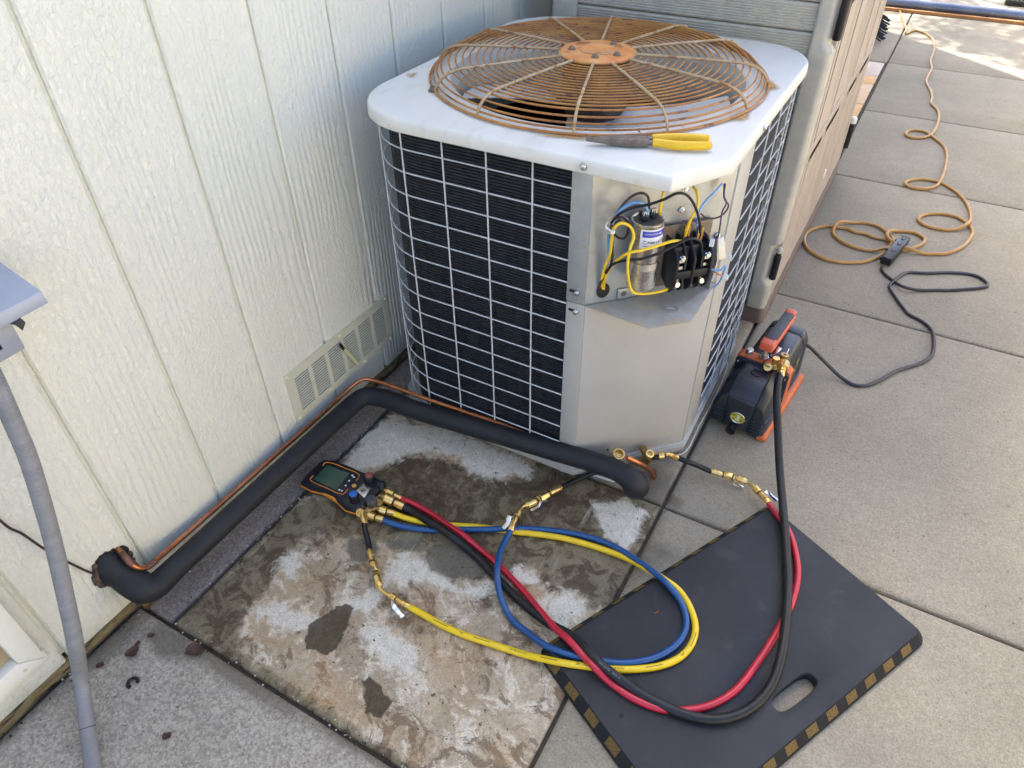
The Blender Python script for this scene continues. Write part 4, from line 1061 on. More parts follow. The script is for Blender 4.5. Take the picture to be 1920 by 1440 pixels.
# capacitor
cu, cw = 0.0945, 0.034
cap = E('capacitor', PC(cu, 0.548, cw), ac)
c0 = PC(cu, 0.008, cw); ax = Vector((0, 0, 1))
Rc = 0.0285
b = B(); b.lathe(c0 + ax * 0.545, ax, [(0, Rc - 0.003), (0.002, Rc - 0.0006), (0.005, Rc), (0.128, Rc), (0.130, Rc + 0.0012), (0.134, Rc + 0.0012), (0.1345, Rc - 0.001), (0.131, Rc - 0.003), (0.130, 0.004)], 40); b.build('can', M['can'], cap)
b = B(); b.lathe(c0 + ax * 0.676, ax, [(0, Rc - 0.0022), (0.0006, Rc - 0.0026)], 40); b.build('can_top', M['can_top'], cap)
def wrap(u0, u1, z0, z1, r):
    bb = B(); k = 16; vv = []
    a_out = math.atan2(N_.y, N_.x) - 0.42
    for i in range(k + 1):
        a = a_out + (u0 + (u1 - u0) * i / k) / r
        for z in (z0, z1): vv.append(c0 + Vector((r * math.cos(a), r * math.sin(a), z)))
    bb.add(vv, [(2 * i, 2 * i + 2, 2 * i + 3, 2 * i + 1) for i in range(k)]); return bb
wrap(-0.012, 0.040, 0.635, 0.6715, Rc + 0.0003).build('label', M['label_white'], cap)
wrap(-0.0085, 0.040, 0.657, 0.6685, Rc + 0.0006).build('label_band', M['label_blue'], cap)
def wrap_text(body, size, u, z, r, m, name):
    vv, ff = text_mesh(body, size); a_out = math.atan2(N_.y, N_.x) - 0.42; bb = B()
    bb.add([c0 + Vector((r * math.cos(a_out + (u + x) / r), r * math.sin(a_out + (u + x) / r), z + y)) for x, y, q in vv], ff)
    return bb.build(name, m, cap, smooth=False)
wrap_text('CAPACITOR', 0.0046, 0.0075, 0.6632, Rc + 0.0009, M['white_mark'], 'lettering')
for i, (u, z, w_, h_) in enumerate(((-0.0035, 0.650, 0.006, 0.0018), (-0.003, 0.645, 0.007, 0.0012), (0.0035, 0.648, 0.004, 0.003), (0.011, 0.647, 0.009, 0.0032), (-0.002, 0.640, 0.009, 0.0012))):
    wrap(u - w_ / 2, u + w_ / 2, z - h_ / 2, z + h_ / 2, Rc + 0.0007).build('print_line', M['ink_grey'], cap)
for u, s_ in ((0.022, 'UL'), (0.0315, 'CE')): wrap_text(s_, 0.0075, u, 0.6465, Rc + 0.0009, M['ink'], 'lettering')
b = B()
a_out = math.atan2(N_.y, N_.x) - 0.42
e_ = Vector((math.cos(a_out + 0.0215 / Rc), math.sin(a_out + 0.0215 / Rc), 0))
for du, dv in ((0.0245, 0.0),):
    aa = a_out + du / Rc
    b.add([c0 + Vector((math.cos(aa + q * 0.16) * (Rc + 0.0009), math.sin(aa + q * 0.16) * (Rc + 0.0009), 0.6632 + w_ * 0.0016)) for q, w_ in ((-1, 0), (0, -1), (1, 0), (0, 1))], [(0, 1, 2, 3)])
b.build('emblem', M['white_mark'], cap)
wrap(-0.05, 0.05, 0.588, 0.602, Rc + 0.0008).build('strap', M['steel'], cap)
for du, dv in ((-0.009, -0.003), (0.010, 0.004), (-0.003, 0.013)):
    t0 = c0 + T_ * du - N_ * dv + ax * 0.6765
    b = B(); b.lathe(t0, ax, [(0, 0.0045), (0.003, 0.0045), (0.0032, 0.0085), (0.008, 0.0092), (0.009, 0.0085), (0.009, 0.006)], 14); tm = b.build('terminal', M['plastic_black'], cap)
    b = B()
    for q in (-0.0035, 0.0005, 0.004): b.box(t0 + ax * 0.0135 + T_ * q, (0.0012, 0.007, 0.011), mtx=Matrix((T_, N_, ax)).transposed())
    b.box(t0 + ax * 0.0175, (0.009, 0.005, 0.001), mtx=Matrix((T_, N_, ax)).transposed()); b.build('spade_tab', M['steel'], cap)
# contactor
ct = E('contactor', PC(0.195, 0.52, 0.03), ac)
X3 = Matrix((T_, N_, ax)).transposed()
b = B(); b.box(PC(0.193, 0.585, 0.004), (0.10, 0.006, 0.13), mtx=X3); b.build('mounting_plate', M['steel_dull'], ct, 0.001)
b = B(); b.box(PC(0.193, 0.578, 0.022), (0.075, 0.032, 0.085), mtx=X3); b.build('housing', M['plastic_black'], ct, 0.002)
for i, u in enumerate((0.152, 0.172, 0.186, 0.206, 0.221)):
    w1 = 0.062 if i in (0, 2, 4) else 0.054
    prof = [(0.535, 0.030), (0.529, 0.044), (0.541, 0.056), (0.556, w1), (0.606, w1), (0.619, w1 - 0.012), (0.632, 0.030), (0.632, 0.006), (0.548, 0.006)]
    b = B(); pa = [PC(u - 0.0022, z, w) for z, w in prof]; pb_ = [PC(u + 0.0022, z, w) for z, w in prof]
    b.stack([pa, pb_]); b.build('barrier', M['plastic_black'], ct, 0.0007)
b = B(); b.box(PC(0.188, 0.572, 0.054), (0.066, 0.010, 0.016), mtx=X3); b.build('cross_bar', M['plastic_black'], ct, 0.001)
for u in (0.162, 0.213):
    b = B(); b.box(PC(u, 0.551, 0.042), (0.012, 0.012, 0.02), mtx=X3); b.lathe(PC(u, 0.548, 0.048), N_ + Vector((0, 0, 0.25)), [(0, 0.0058), (0.005, 0.0062), (0.0065, 0.005), (0.0066, 0.001)], 14); b.build('lug_screw', M['steel'], ct)
    b = B(); b.box(PC(u, 0.605, 0.050), (0.010, 0.012, 0.014), mtx=X3); b.lathe(PC(u, 0.607, 0.056), N_, [(0, 0.005), (0.004, 0.0052), (0.005, 0.004)], 12); b.build('lug_screw', M['steel'], ct)
    b = B(); b.box(PC(u, 0.586, 0.052), (0.009, 0.004, 0.006), mtx=X3); b.build('contact', M['steel'], ct)
b = B()
for u in (0.178, 0.186, 0.200, 0.207): b.box(PC(u, 0.640, 0.022 + 0.01 * (u > 0.19)), (0.004, 0.005, 0.026), mtx=X3)
b.build('spade_terminals', M['brass_old'], ct)
# wiring
def wire(pts, r, m, name='wire', sm_=6, par=ac):
    b = B(); b.tube(pts, r, 7, sm_); return b.build(name, M[m], par)
wire([(0.7371,1.0121,0.7493),(0.7337,0.9945,0.7363),(0.7338,0.9861,0.7152),(0.7337,0.9859,0.7022),(0.7319,0.9927,0.6896)], 0.0026, 'wire_yellow')
wire([(0.7666,1.0421,0.7337),(0.7818,1.0290,0.7257),(0.7883,1.0214,0.7075),(0.7840,1.0142,0.6894),(0.7800,1.0130,0.6683),(0.7770,1.0170,0.6475)], 0.0026, 'wire_yellow')
wire([(0.7773,0.9960,0.6472),(0.7671,0.9771,0.6539),(0.7500,0.9512,0.6537),(0.7298,0.9279,0.6506),(0.7109,0.9144,0.6470),(0.6900,0.9217,0.6245),(0.6732,0.9331,0.5982),(0.6634,0.9403,0.5779),(0.6568,0.9478,0.5531),(0.6525,0.9606,0.5242)], 0.0027, 'wire_yellow')
wire([(0.6509,0.9590,0.5246),(0.6528,0.9437,0.5577),(0.6619,0.9330,0.5950),(0.6715,0.9257,0.6292),(0.6743,0.9200,0.6595),(0.6774,0.9146,0.6836),(0.6866,0.9183,0.6954),(0.6974,0.9263,0.6923),(0.7053,0.9344,0.6793),(0.7093,0.9327,0.6667),(0.7094,0.9214,0.6535),(0.7096,0.9160,0.6341),(0.7110,0.9173,0.6067),(0.7143,0.9236,0.5796),(0.7174,0.9380,0.5550),(0.7296,0.9619,0.5403),(0.7514,0.9897,0.5358),(0.7677,1.0118,0.5365)], 0.0027, 'wire_yellow')
wire([(0.6671,0.9270,0.6730),(0.6701,0.9300,0.6929),(0.6805,0.9349,0.7173),(0.6953,0.9413,0.7375),(0.7080,0.9485,0.7431),(0.7168,0.9574,0.7365),(0.7191,0.9654,0.7169),(0.7183,0.9703,0.7005)], 0.0023, 'wire_brown')
wire([(0.6700,0.9270,0.6861),(0.6765,0.9307,0.7062),(0.6896,0.9355,0.7221),(0.7024,0.9428,0.7278),(0.7134,0.9568,0.7193),(0.7178,0.9642,0.7072),(0.7179,0.9699,0.6965)], 0.0026, 'wire_blue')
wire([(0.6700,0.9213,0.6908),(0.6818,0.9219,0.7095),(0.7035,0.9240,0.7256),(0.7259,0.9381,0.7305),(0.7459,0.9584,0.7360),(0.7597,0.9781,0.7413),(0.7707,0.9950,0.7357),(0.7816,1.0061,0.7207),(0.7913,1.0188,0.6942),(0.7959,1.0291,0.6699),(0.7979,1.0368,0.6498)], 0.0025, 'rubber')
wire([(0.6634,0.9346,0.5810),(0.6796,0.9254,0.6098),(0.7063,0.9182,0.6288),(0.7313,0.9294,0.6332),(0.7522,0.9506,0.6388),(0.7695,0.9738,0.6455),(0.7840,0.9942,0.6520),(0.7943,1.0075,0.6514),(0.8030,1.0221,0.6411),(0.8065,1.0313,0.6266)], 0.0026, 'rubber')
wire([(0.6632,0.9315,0.6615),(0.6622,0.9362,0.6376),(0.6642,0.9383,0.6152),(0.6610,0.9407,0.5906),(0.6540,0.9449,0.5632),(0.6463,0.9528,0.5327)], 0.0024, 'wire_blue')
wire([(0.6691,0.9289,0.6642),(0.6707,0.9363,0.6344),(0.6694,0.9435,0.6028),(0.6625,0.9450,0.5773),(0.6522,0.9431,0.5543),(0.6451,0.9516,0.5270)], 0.0025, 'wire_brown')
wire([(0.6664,0.9290,0.6718),(0.6715,0.9314,0.6926),(0.6811,0.9411,0.6956),(0.6882,0.9511,0.6835),(0.6887,0.9602,0.6627),(0.6825,0.9596,0.6453),(0.6728,0.9526,0.6484),(0.6668,0.9437,0.6649),(0.6703,0.9415,0.6814),(0.6777,0.9462,0.6883)], 0.0022, 'wire_brown')
wire([(0.8067,1.0970,0.7209),(0.8009,1.0769,0.7118),(0.7908,1.0609,0.6979),(0.7860,1.0533,0.6825),(0.7857,1.0529,0.6615),(0.7889,1.0534,0.6351)], 0.0018, 'wire_blue')
wire([(0.8098,1.1001,0.7203),(0.8165,1.0927,0.6963),(0.8262,1.0940,0.6844),(0.8223,1.0901,0.6694),(0.8107,1.0812,0.6611),(0.7938,1.0697,0.6643),(0.7861,1.0647,0.6721)], 0.0016, 'wire_brown')
wire([(0.8118,1.0993,0.7211),(0.8164,1.0897,0.7016),(0.8223,1.0900,0.6905),(0.8194,1.0842,0.6735),(0.8205,1.0854,0.6443),(0.8189,1.0866,0.6179),(0.8117,1.0793,0.6140),(0.8009,1.0684,0.6255),(0.7902,1.0575,0.6498),(0.7811,1.0482,0.6625),(0.7625,1.0379,0.6627)], 0.0016, 'wire_purple')
wire([(0.8259,1.0595,0.5688),(0.8411,1.0635,0.5688),(0.8482,1.0679,0.5777),(0.8455,1.0766,0.5571),(0.8372,1.0994,0.5203),(0.8246,1.1123,0.4966)], 0.0018, 'wire_blue')
wire([(0.8269,1.0605,0.5674),(0.8380,1.0604,0.5625),(0.8467,1.0664,0.5560)], 0.0014, 'copper')
b = B(); b.ribbon([(0.6657,0.9084,0.6897),(0.6742,0.9056,0.6861),(0.6794,0.9081,0.6822)], 0.005, 0.002, N_); b.tube([(0.6626,0.9224,0.6905),(0.6657,0.9084,0.6897),(0.6686,0.9071,0.6849)], 0.0016, 6, 4); b.box((0.6802,0.9060,0.6834), (0.006, 0.005, 0.006)); b.build('cable_tie', M['zip'], ac)
b = B(); b.box((0.8470,1.0980,0.5811), (0.006, 0.006, 0.008)); b.box((0.8526,1.0724,0.5533), (0.007, 0.006, 0.008)); b.box((0.8187,1.0523,0.6271), (0.007, 0.006, 0.014)); b.build('wire_clip', M['zip'], ac)
# base pan
bp = [(0.10 + 0.0, 1.03), (0.112, 0.985), (0.150, 0.940), (0.205, 0.918), (0.632, 0.918), PC(0.282, 0, 0.012).xy[:], (0.830, 1.58), (0.79, 1.66), (0.70, 1.69), (0.2, 1.695), (0.13, 1.67), (0.10, 1.6)]
b = B(); b.prism(bp, 0.021, 0.044, bot_in=0.004); b.prism(offset2(bp, -0.004), 0.044, 0.048); b.build('base_pan', M['cabinet'], ac, 0.0015)
b = B(); b.prism([(0.5570,0.9458,0.0200),(0.6690,0.9481,0.0200),(0.7218,0.9523,0.0200),(0.7488,1.0015,0.0200),(0.6717,1.0046,0.0200)], 0.016, 0.022); b.build('pan_tongue', M['lid'], ac, 0.001)
b = B()
for x, y in ((0.16, 0.98), (0.60, 0.98), (0.78, 1.15), (0.79, 1.62), (0.16, 1.62)): b.lathe((x, y, 0.0), (0, 0, 1), [(0, 0.018), (0.023, 0.018)], 14)
b.build('feet', M['rubber'], ac)
b = B(); b.tube([(0.7940,1.5644,0.0300),(0.8267,1.5210,0.0300),(0.8428,1.3672,0.0300),(0.8407,1.2158,0.0300),(0.8392,1.1137,0.0300),(0.8168,1.0853,0.0300)], 0.0014, 6, 3); b.build('pan_rim_wire', M['wire_white'], ac)
screw(ac, (0.5989,0.9252,0.0200), (0, -1, 0.2), 0.004)
# service valves
sv = E('suction_valve', (0.7154,0.9760,0.0817), ac)
p0 = Vector((0.7185,0.9677,0.0856)); up = Vector((0.25, -0.28, 0.92)).normalized()
b = B(); b.lathe(p0 - up * 0.045, up, [(0, 0.017), (0.03, 0.017), (0.032, 0.0135), (0.048, 0.0135)], 6); b.build('valve_body', M['brass_old'], sv, 0.001)
b = B(); b.lathe(p0, up, [(0, 0.0125), (0.002, 0.0125), (0.003, 0.0142), (0.022, 0.0142), (0.0235, 0.0135), (0.0235, 0.0106), (0.006, 0.0100), (0.0055, 0.005), (0.014, 0.0048), (0.014, 0.001)], 24); b.build('valve_neck', M['brass'], sv)
lv = E('liquid_valve', (0.7742,1.0355,0.0563), ac)
p0 = Vector((0.7778,1.0193,0.0768))
b = B(); b.lathe(p0 - up * 0.055, up, [(0, 0.010), (0.02, 0.0115), (0.035, 0.0135), (0.05, 0.010)], 12); b.lathe(p0 - up * 0.012, N_ * -1, [(0, 0.009), (0.03, 0.009)], 10); b.build('valve_body', M['brass_old'], lv)
b = B(); b.lathe(p0 - up * 0.004, up, [(0, 0.009), (0.002, 0.0098), (0.013, 0.0098), (0.0137, 0.0088), (0.0137, 0.0064), (0.004, 0.006), (0.004, 0.001)], 20); b.build('valve_neck', M['brass'], lv)
b = B(); b.tube([p0 - up * 0.012] + [(0.7960,1.0292,0.0697),(0.8008,1.0340,0.0694)], 0.0062, 10, 3); b.build('service_port', M['rubber'], lv)
b = B(); b.tube([(0.7462,0.9502,0.1159),(0.7690,0.9662,0.0952),(0.7820,0.9865,0.0702),(0.7927,1.0116,0.0335),(0.7958,1.0290,-0.0006),(0.7940,1.0414,-0.0330)], 0.0062, 10, 5); b.build('liquid_stub', M['copper'], lv)
b = B(); b.tube([(0.7952,1.0212,0.0274),(0.7978,1.0310,-0.0110),(0.7922,1.0538,-0.0662)], 0.0064, 10, 4); b.build('stub_joint', M['copper_burnt'], lv)
# ================================================================ LINE SET
foam = B()
fA, fB, fC, fD = [Vector(q) for q in [(0.0625,0.2693,0.0840),(0.0655,0.7936,0.0840),(0.2060,0.8743,0.0880),(0.6883,0.9235,0.0920)]]
foam.tube([(-0.06, 0.178, 0.175), (0.0, 0.190, 0.141)] + [(0.0147,0.1961,0.1240),(0.0368,0.1976,0.1060),(0.0565,0.2033,0.0930),(0.0630,0.2176,0.0860)]
          + [fA.lerp(fB, t) for t in (0.0, 0.25, 0.5, 0.75, 1.0)] + [(0.0684,0.8322,0.0850),(0.0768,0.8562,0.0860),(0.1014,0.8683,0.0870),(0.1404,0.8745,0.0880)] + [fC.lerp(fD, t) for t in (0.0, 0.33, 0.66, 1.0)]
          + [(0.7393,0.9268,0.0890),(0.7703,0.9259,0.0780),(0.7825,0.9290,0.0600)] + [(0.775, 0.950, 0.050)],
          lambda t: 0.0238 + 0.0060 * max(0, min(1, (0.27 - t) / 0.10)) + 0.0065 * max(0, min(1, (t - 0.87) / 0.09)), 20, 5)
fo = foam.build('insulated_pipe', M['foam'], ang=60)
tag(fo, 'thick black foam insulated pipe bent round the foot of the air conditioner', 'insulated pipe')
cpb = B()
cpb.tube([(-0.03, 0.222, 0.165)] + [(0.0300,0.2109,0.1640),(0.0440,0.2106,0.1502),(0.0500,0.2173,0.1374),(0.0500,0.2314,0.1266),(0.0460,0.2484,0.1201),(0.0340,0.3024,0.1050),(0.0240,0.4054,0.0910),(0.0240,0.5644,0.0893),(0.0240,0.7468,0.0858),(0.0280,0.8353,0.0923)] + [(0.0427,0.8698,0.1080),(0.0561,0.8885,0.1120),(0.0782,0.8987,0.1080),(0.1370,0.9050,0.1060),(0.2327,0.9079,0.1050),(0.3279,0.9133,0.1050),(0.4138,0.9186,0.1040),(0.4897,0.9210,0.1020),(0.5305,0.9247,0.0970),(0.5660,0.9243,0.0880)] + [(0.66, 0.918, 0.072)], 0.0050, 10, 6)
co = cpb.build('copper_pipe', M['copper'])
tag(co, 'thin bare copper tube running beside the black foam pipe', 'copper pipe')
b = B(); b.tube([(0.0500,0.2242,0.1304),(0.0500,0.2322,0.1256),(0.0465,0.2469,0.1206)], 0.0064, 12, 4); b.build('joint_sleeve', M['copper_burnt'], co)
b = B(); b.tube([(-0.02, 0.221, 0.160)] + [(0.0300,0.2109,0.1640),(0.0430,0.2106,0.1512)], 0.0064, 12, 4); b.build('burnt_sleeve', M['copper_burnt'], co)
cwb = B(); cwb.tube([(0.0040,0.0852,0.4262),(0.0060,0.0925,0.3919),(0.0080,0.0964,0.3700),(0.0060,0.1053,0.3447),(0.0120,0.1145,0.3033),(0.0100,0.1275,0.2545),(0.0060,0.1414,0.2107),(0.0080,0.1525,0.1784),(0.0040,0.1609,0.1581)] + [(-0.02, 0.16, 0.14)], 0.0022, 8, 5)
tag(cwb.build('control_wire', M['wire_brown']), 'thin dark control wire running along the siding into the pipe hole', 'wire')

# ================================================================ DISCONNECT BOX, CONDUIT, WHITE FRAME (left edge)
dbx = E('disconnect_box', (0.0, 0.12, 0.72), label='blue grey metal electrical disconnect box with sloping rain hood', cat='electrical box')
b = B(); b.box((0.052, 0.06, 0.80), (0.098, 0.27, 0.20)); b.build('box_body', M['grey_metal'], dbx, 0.003)
b = B()
A_, B_, C_, D_ = Vector((0.1180,0.2631,0.7587)), Vector((0.1210,0.2598,0.7479)), Vector((0.1210,0.1977,0.7476)), Vector((0.1180,0.2041,0.7568))
dirY = Vector((0, -1, 0))
y1 = A_.y; zt_ = A_.z; zb_ = zt_ - 0.018
b.stack([[(0.001, y, zt_ + 0.040), (0.118, y, zt_), (0.121, y, zb_), (0.118, y, zb_), (0.115, y, zt_ - 0.003), (0.001, y, zt_ + 0.036)] for y in (y1, y1 - 0.29)])
b.build('hood', M['grey_metal'], dbx, 0.0012)
b = B(); b.ribbon([(0.1120,0.2137,0.7421),(0.1180,0.2181,0.7379),(0.1220,0.2208,0.7288)], 0.012, 0.006, (0, 0.6, 0.6), 2); b.build('hasp', M['plastic_black'], dbx, 0.001)
b = B(); b.box((0.052, y1 - 0.16, zb_ - 0.030), (0.098, 0.23, 0.05)); b.build('lower_body', M['grey_metal'], dbx, 0.004)
cdt = E('conduit', (0.09, 0.1, 0), label='grey flexible conduit hanging from the disconnect box to the ground', cat='conduit')
cpts = [(0.0750,0.1729,0.6734),(0.0780,0.1683,0.6346),(0.0820,0.1606,0.5844),(0.0860,0.1510,0.5248),(0.0900,0.1316,0.4398),(0.0960,0.1088,0.3565),(0.1040,0.0818,0.2723),(0.1130,0.0523,0.1842)] + [(0.0900,0.0233,0.0550),(0.1440,-0.0178,0.0260),(0.1943,-0.0500,0.0140),(0.2453,-0.0783,0.0130),(0.3302,-0.1268,0.0130)]
b = B(); b.tube(cpts, lambda t: 0.0128 + 0.00035 * math.sin(t * 900), 14, 40); b.build('conduit_tube', M['conduit'], cdt)
for q in ((0.0900,0.0233,0.0550), (0.1440,-0.0178,0.0260)):
    q = Vector(q); b = B(); b.lathe(q - Vector((0, 0, 0)), tuple(Vector((0.0808,0.0310,0.0620)) - Vector((0.0991,0.0156,0.0480))), [(0, 0.01365), (0.0012, 0.01365)], 16); b.build('conduit_mark', M['grip'], cdt)
wf = E('white_frame', (0.02, -0.2, 0.1), label='white plastic frame corner with slotted flange leaning on the siding', cat='frame')
cn = Vector((0.0240,0.0207,0.1028)); wd = 0.036
b = B()
b.stack([[(x, y, z) for x, y, z in ((0.006, cn.y, cn.z), (0.028, cn.y, cn.z), (0.028, cn.y - wd, cn.z + wd), (0.006, cn.y - wd, cn.z + wd))], [(0.006, cn.y, cn.z + 0.5), (0.028, cn.y, cn.z + 0.5), (0.028, cn.y - wd, cn.z + 0.5), (0.006, cn.y - wd, cn.z + 0.5)]])
b.build('upright', M['white_plastic'], wf, 0.002)
b = B()
b.stack([[(0.006, cn.y - 0.0006, cn.z - 0.0004), (0.0284, cn.y - 0.0006, cn.z - 0.0004), (0.0284, cn.y - wd - 0.0006, cn.z + wd - 0.0004), (0.006, cn.y - wd - 0.0006, cn.z + wd - 0.0004)], [(0.006, cn.y - 0.5, cn.z - 0.0004), (0.0284, cn.y - 0.5, cn.z - 0.0004), (0.0284, cn.y - 0.5, cn.z + wd - 0.0004), (0.006, cn.y - 0.5, cn.z + wd - 0.0004)]])
b.build('bottom_rail', M['white_plastic'], wf, 0.002)
b = B(); b.box((0.0085, cn.y - 0.24, cn.z - 0.014), (0.003, 0.49, 0.028)); b.build('nailing_flange', M['white_plastic'], wf, 0.0008)
for i in range(6):
    y = cn.y - 0.016 - 0.036 * i; ln = 0.012 if i % 2 else 0.005
    b = B(); b.prism(round_poly([(y - ln, -0.0035), (y + ln, -0.0035), (y + ln, 0.0035), (y - ln, 0.0035)], 0.0033, 4), 0, 0.0006)
    b.v = [(0.0101 + q[2], q[0], cn.z - 0.013 + q[1]) for q in b.v]; b.build('slot', M['vent'], wf)
for i in range(3):
    b = B(); b.lathe((0.0283, cn.y - 0.035 - 0.07 * i, cn.z + 0.012), (1, 0, 0), [(0, 0.0034), (0.0007, 0.0034)], 12); b.build('screw_hole', M['vent'], wf)
b = B(); b.box((0.006, cn.y - wd - 0.22, cn.z + wd + 0.22), (0.004, 0.44, 0.44)); b.build('plywood_panel', M['plywood'], wf)

# ================================================================ fittings and hoses
def fit(par, P, Q, r, m='brass', name='hose_nut'):
    P, Q = Vector(P), Vector(Q); D = Q - P; l = D.length
    b = B(); pr = []
    for i in range(7):
        t = l * 0.44 * i / 6; pr += [(t, r * (1.0 if i % 2 else 0.94))]
    b.lathe(P, D, [(0, r * 0.8)] + pr + [(l * 0.455, r * 0.8)], 14); b.build(name, M[m], par)
    b = B(); b.lathe(P, D, [(l * 0.455, r * 0.62), (l * 0.53, r * 0.62)], 12); b.build('seal', M['rubber'], par)
    b = B(); b.lathe(P, D, [(l * 0.52, r * 0.66), (l * 0.55, r * 0.72), (l * 0.70, r * 0.72), (l * 0.71, r * 0.78), (l * 0.98, r * 0.78), (l, r * 0.7)], 8 if r > 0.009 else 14); b.build('ferrule', M[m], par)
def ferrule(par, P, Q, r):
    P, Q = Vector(P), Vector(Q); D = Q - P; l = D.length
    b = B(); b.lathe(P, D, [(0, r * 0.9), (l * 0.05, r), (l * 0.45, r), (l * 0.47, r * 0.82), (l * 0.53, r * 0.82), (l * 0.55, r * 1.05), (l * 0.8, r * 1.05), (l * 0.82, r * 0.7), (l, r * 0.7)], 12); b.build('ferrule', M['brass'], par)
def vbody(par, P, Q, r):
    P, Q = Vector(P), Vector(Q); D = Q - P; l = D.length
    b = B(); b.lathe(P, D, [(0, r * 0.85), (0.0008, r), (l * 0.62, r), (l * 0.64, r * 0.8)], 6, phase=0.5); b.build('valve_body', M['brass'], par, 0.0006)
    b = B(); b.lathe(P, D, [(l * 0.64, r * 0.72), (l * 0.70, r * 0.72)], 12); b.lathe(P, D, [(-0.002, r * 0.8), (0.0, r * 0.8)], 12); b.build('seal', M['rubber'], par)
    b = B(); b.lathe(P, D, [(l * 0.70, r * 0.85), (l * 0.72, r * 0.92), (l * 0.84, r * 0.92), (l * 0.86, r * 0.7)], 6); b.build('lock_nut', M['brass'], par)
def knurl(par, P, Q, r):
    P, Q = Vector(P), Vector(Q); D = Q - P; l = D.length
    b = B(); pr = [(0, r * 0.85)]
    for i in range(9): pr.append((l * 0.08 + l * 0.74 * i / 8, r * (1 if i % 2 else 0.93)))
    b.lathe(P, D, pr + [(l * 0.84, r * 0.75), (l, r * 0.6)], 16); b.build('knurled_nut', M['brass'], par)
def lever(par, pts, w, m, side=None):
    b = B(); b.ribbon(pts, w, 0.0016, side, 2); b.build('valve_lever', M[m], par, 0.0005)
def hose(name, label, pts, r, m, sm_=7, grp=None):
    p0 = Vector(pts[0])
    e = E(name, (p0.x, p0.y, 0.0), label=label, cat='hose', group=grp)
    b = B(); b.tube(pts, r, 12, sm_); b.build('hose_tube', M[m], e)
    return e, spline(pts, sm_)
def along_print(par, path, s0, body, size, r, m, ang=0.35, name='lettering'):
    # flat print wrapped along the upper side of a hose
    ds = [0.0]
    for i in range(1, len(path)): ds.append(ds[-1] + (path[i] - path[i - 1]).length)
    def fr(s):
        for i in range(1, len(path)):
            if s <= ds[i]:
                t = (s - ds[i - 1]) / max(1e-9, ds[i] - ds[i - 1]); p = path[i - 1].lerp(path[i], t); d = (path[i] - path[i - 1]).normalized(); return p, d
        return path[-1], (path[-1] - path[-2]).normalized()
    if body is None: vv, ff = [(-size / 2 + size * i / 8, y, 0) for i in range(9) for y in (-0.0005, 0.0005)], [(2 * i, 2 * i + 2, 2 * i + 3, 2 * i + 1) for i in range(8)]
    else: vv, ff = text_mesh(body, size)
    out = []
    for x, y, q in vv:
        p, d = fr(s0 + x); sd = d.cross(Vector((0, 0, 1))).normalized(); upv = sd.cross(d).normalized()
        a = ang - y / r
        out.append(p + (sd * math.sin(a) + upv * math.cos(a)) * (r + 0.0002))
    b = B(); b.add(out, ff); return b.build(name, M[m], par, smooth=False)

HZ, MZ = 0.0068, 0.0322     # hose axis heights on the slab and on the mat
# yellow hose
yp = [(0.3239,0.6293,0.0160),(0.3549,0.6363,0.0100),(0.4010,0.6491,0.0068),(0.4557,0.6723,0.0068),(0.5103,0.6972,0.0068),(0.5824,0.7218,0.0068),(0.6355,0.7426,0.0068),(0.6910,0.7600,0.0068),(0.7669,0.7727,0.0068),(0.8378,0.7730,0.0120),(0.8812,0.7585,0.0260),(0.9189,0.7481,0.0322),(0.9529,0.7384,0.0322),(0.9846,0.7132,0.0322),(1.0086,0.6763,0.0322),(1.0136,0.6387,0.0322),(1.0045,0.6044,0.0322),(0.9808,0.5723,0.0322),(0.9482,0.5461,0.0322),(0.9058,0.5215,0.0322),(0.8561,0.5011,0.0322),(0.8120,0.4864,0.0300),(0.7831,0.4824,0.0220),(0.7489,0.4788,0.0110),(0.7196,0.4751,0.0068),(0.6668,0.4661,0.0068),(0.6139,0.4573,0.0068),(0.5593,0.4548,0.0068),(0.5262,0.4551,0.0090),(0.4914,0.4550,0.0110)]
yh, ypath = hose('refrigerant_hose', 'yellow refrigerant hose looping from the gauge over the mat and back', yp, 0.0066, 'yellow', grp='coloured hoses of the gauge set')
tot = sum((ypath[i] - ypath[i - 1]).length for i in range(1, len(ypath)))
for k_, (bk, body) in enumerate(((0.075, None), (0.122, '4PU'), (0.165, None), (0.24, 'CPC WATER 4PU'), (0.305, None), (0.40, 'PACK 8/1/2017 3A0 PACK 8/1/2017 3A0'), (0.50, None), (0.56, '3A0'), (0.60, None))):
    along_print(yh, ypath, tot - bk, body, 0.034 if body is None else 0.0052, 0.0066, 'ink', -0.15 if body is None else -0.1, 'dash_mark' if body is None else 'lettering')
fit(yh, (0.2926,0.6205,0.0220), (0.3249,0.6299,0.0160), 0.0098)
ferrule(yh, (0.4923,0.4555,0.0110), (0.4704,0.4551,0.0120), 0.0072)
fit(yh, (0.4440,0.4567,0.0130), (0.4720,0.4546,0.0120), 0.0086, name='hex_body')
b = B(); b.tube([(0.4467,0.4567,0.0130),(0.4351,0.4560,0.0130),(0.4219,0.4573,0.0130),(0.4088,0.4622,0.0140)], 0.0042, 12, 5); b.build('bent_tube', M['brass'], yh)
knurl(yh, (0.3905,0.4792,0.0150), (0.4123,0.4613,0.0140), 0.0098)
vbody(yh, (0.3641,0.5008,0.0150), (0.3931,0.4777,0.0150), 0.0098)
ferrule(yh, (0.3373,0.5241,0.0140), (0.3668,0.4992,0.0150), 0.0074)
b = B(); b.tube([(0.2904,0.5692,0.0300),(0.3037,0.5551,0.0260),(0.3218,0.5394,0.0180),(0.3401,0.5225,0.0140)], 0.0062, 12, 5); b.build('short_hose', M['rubber'], yh)
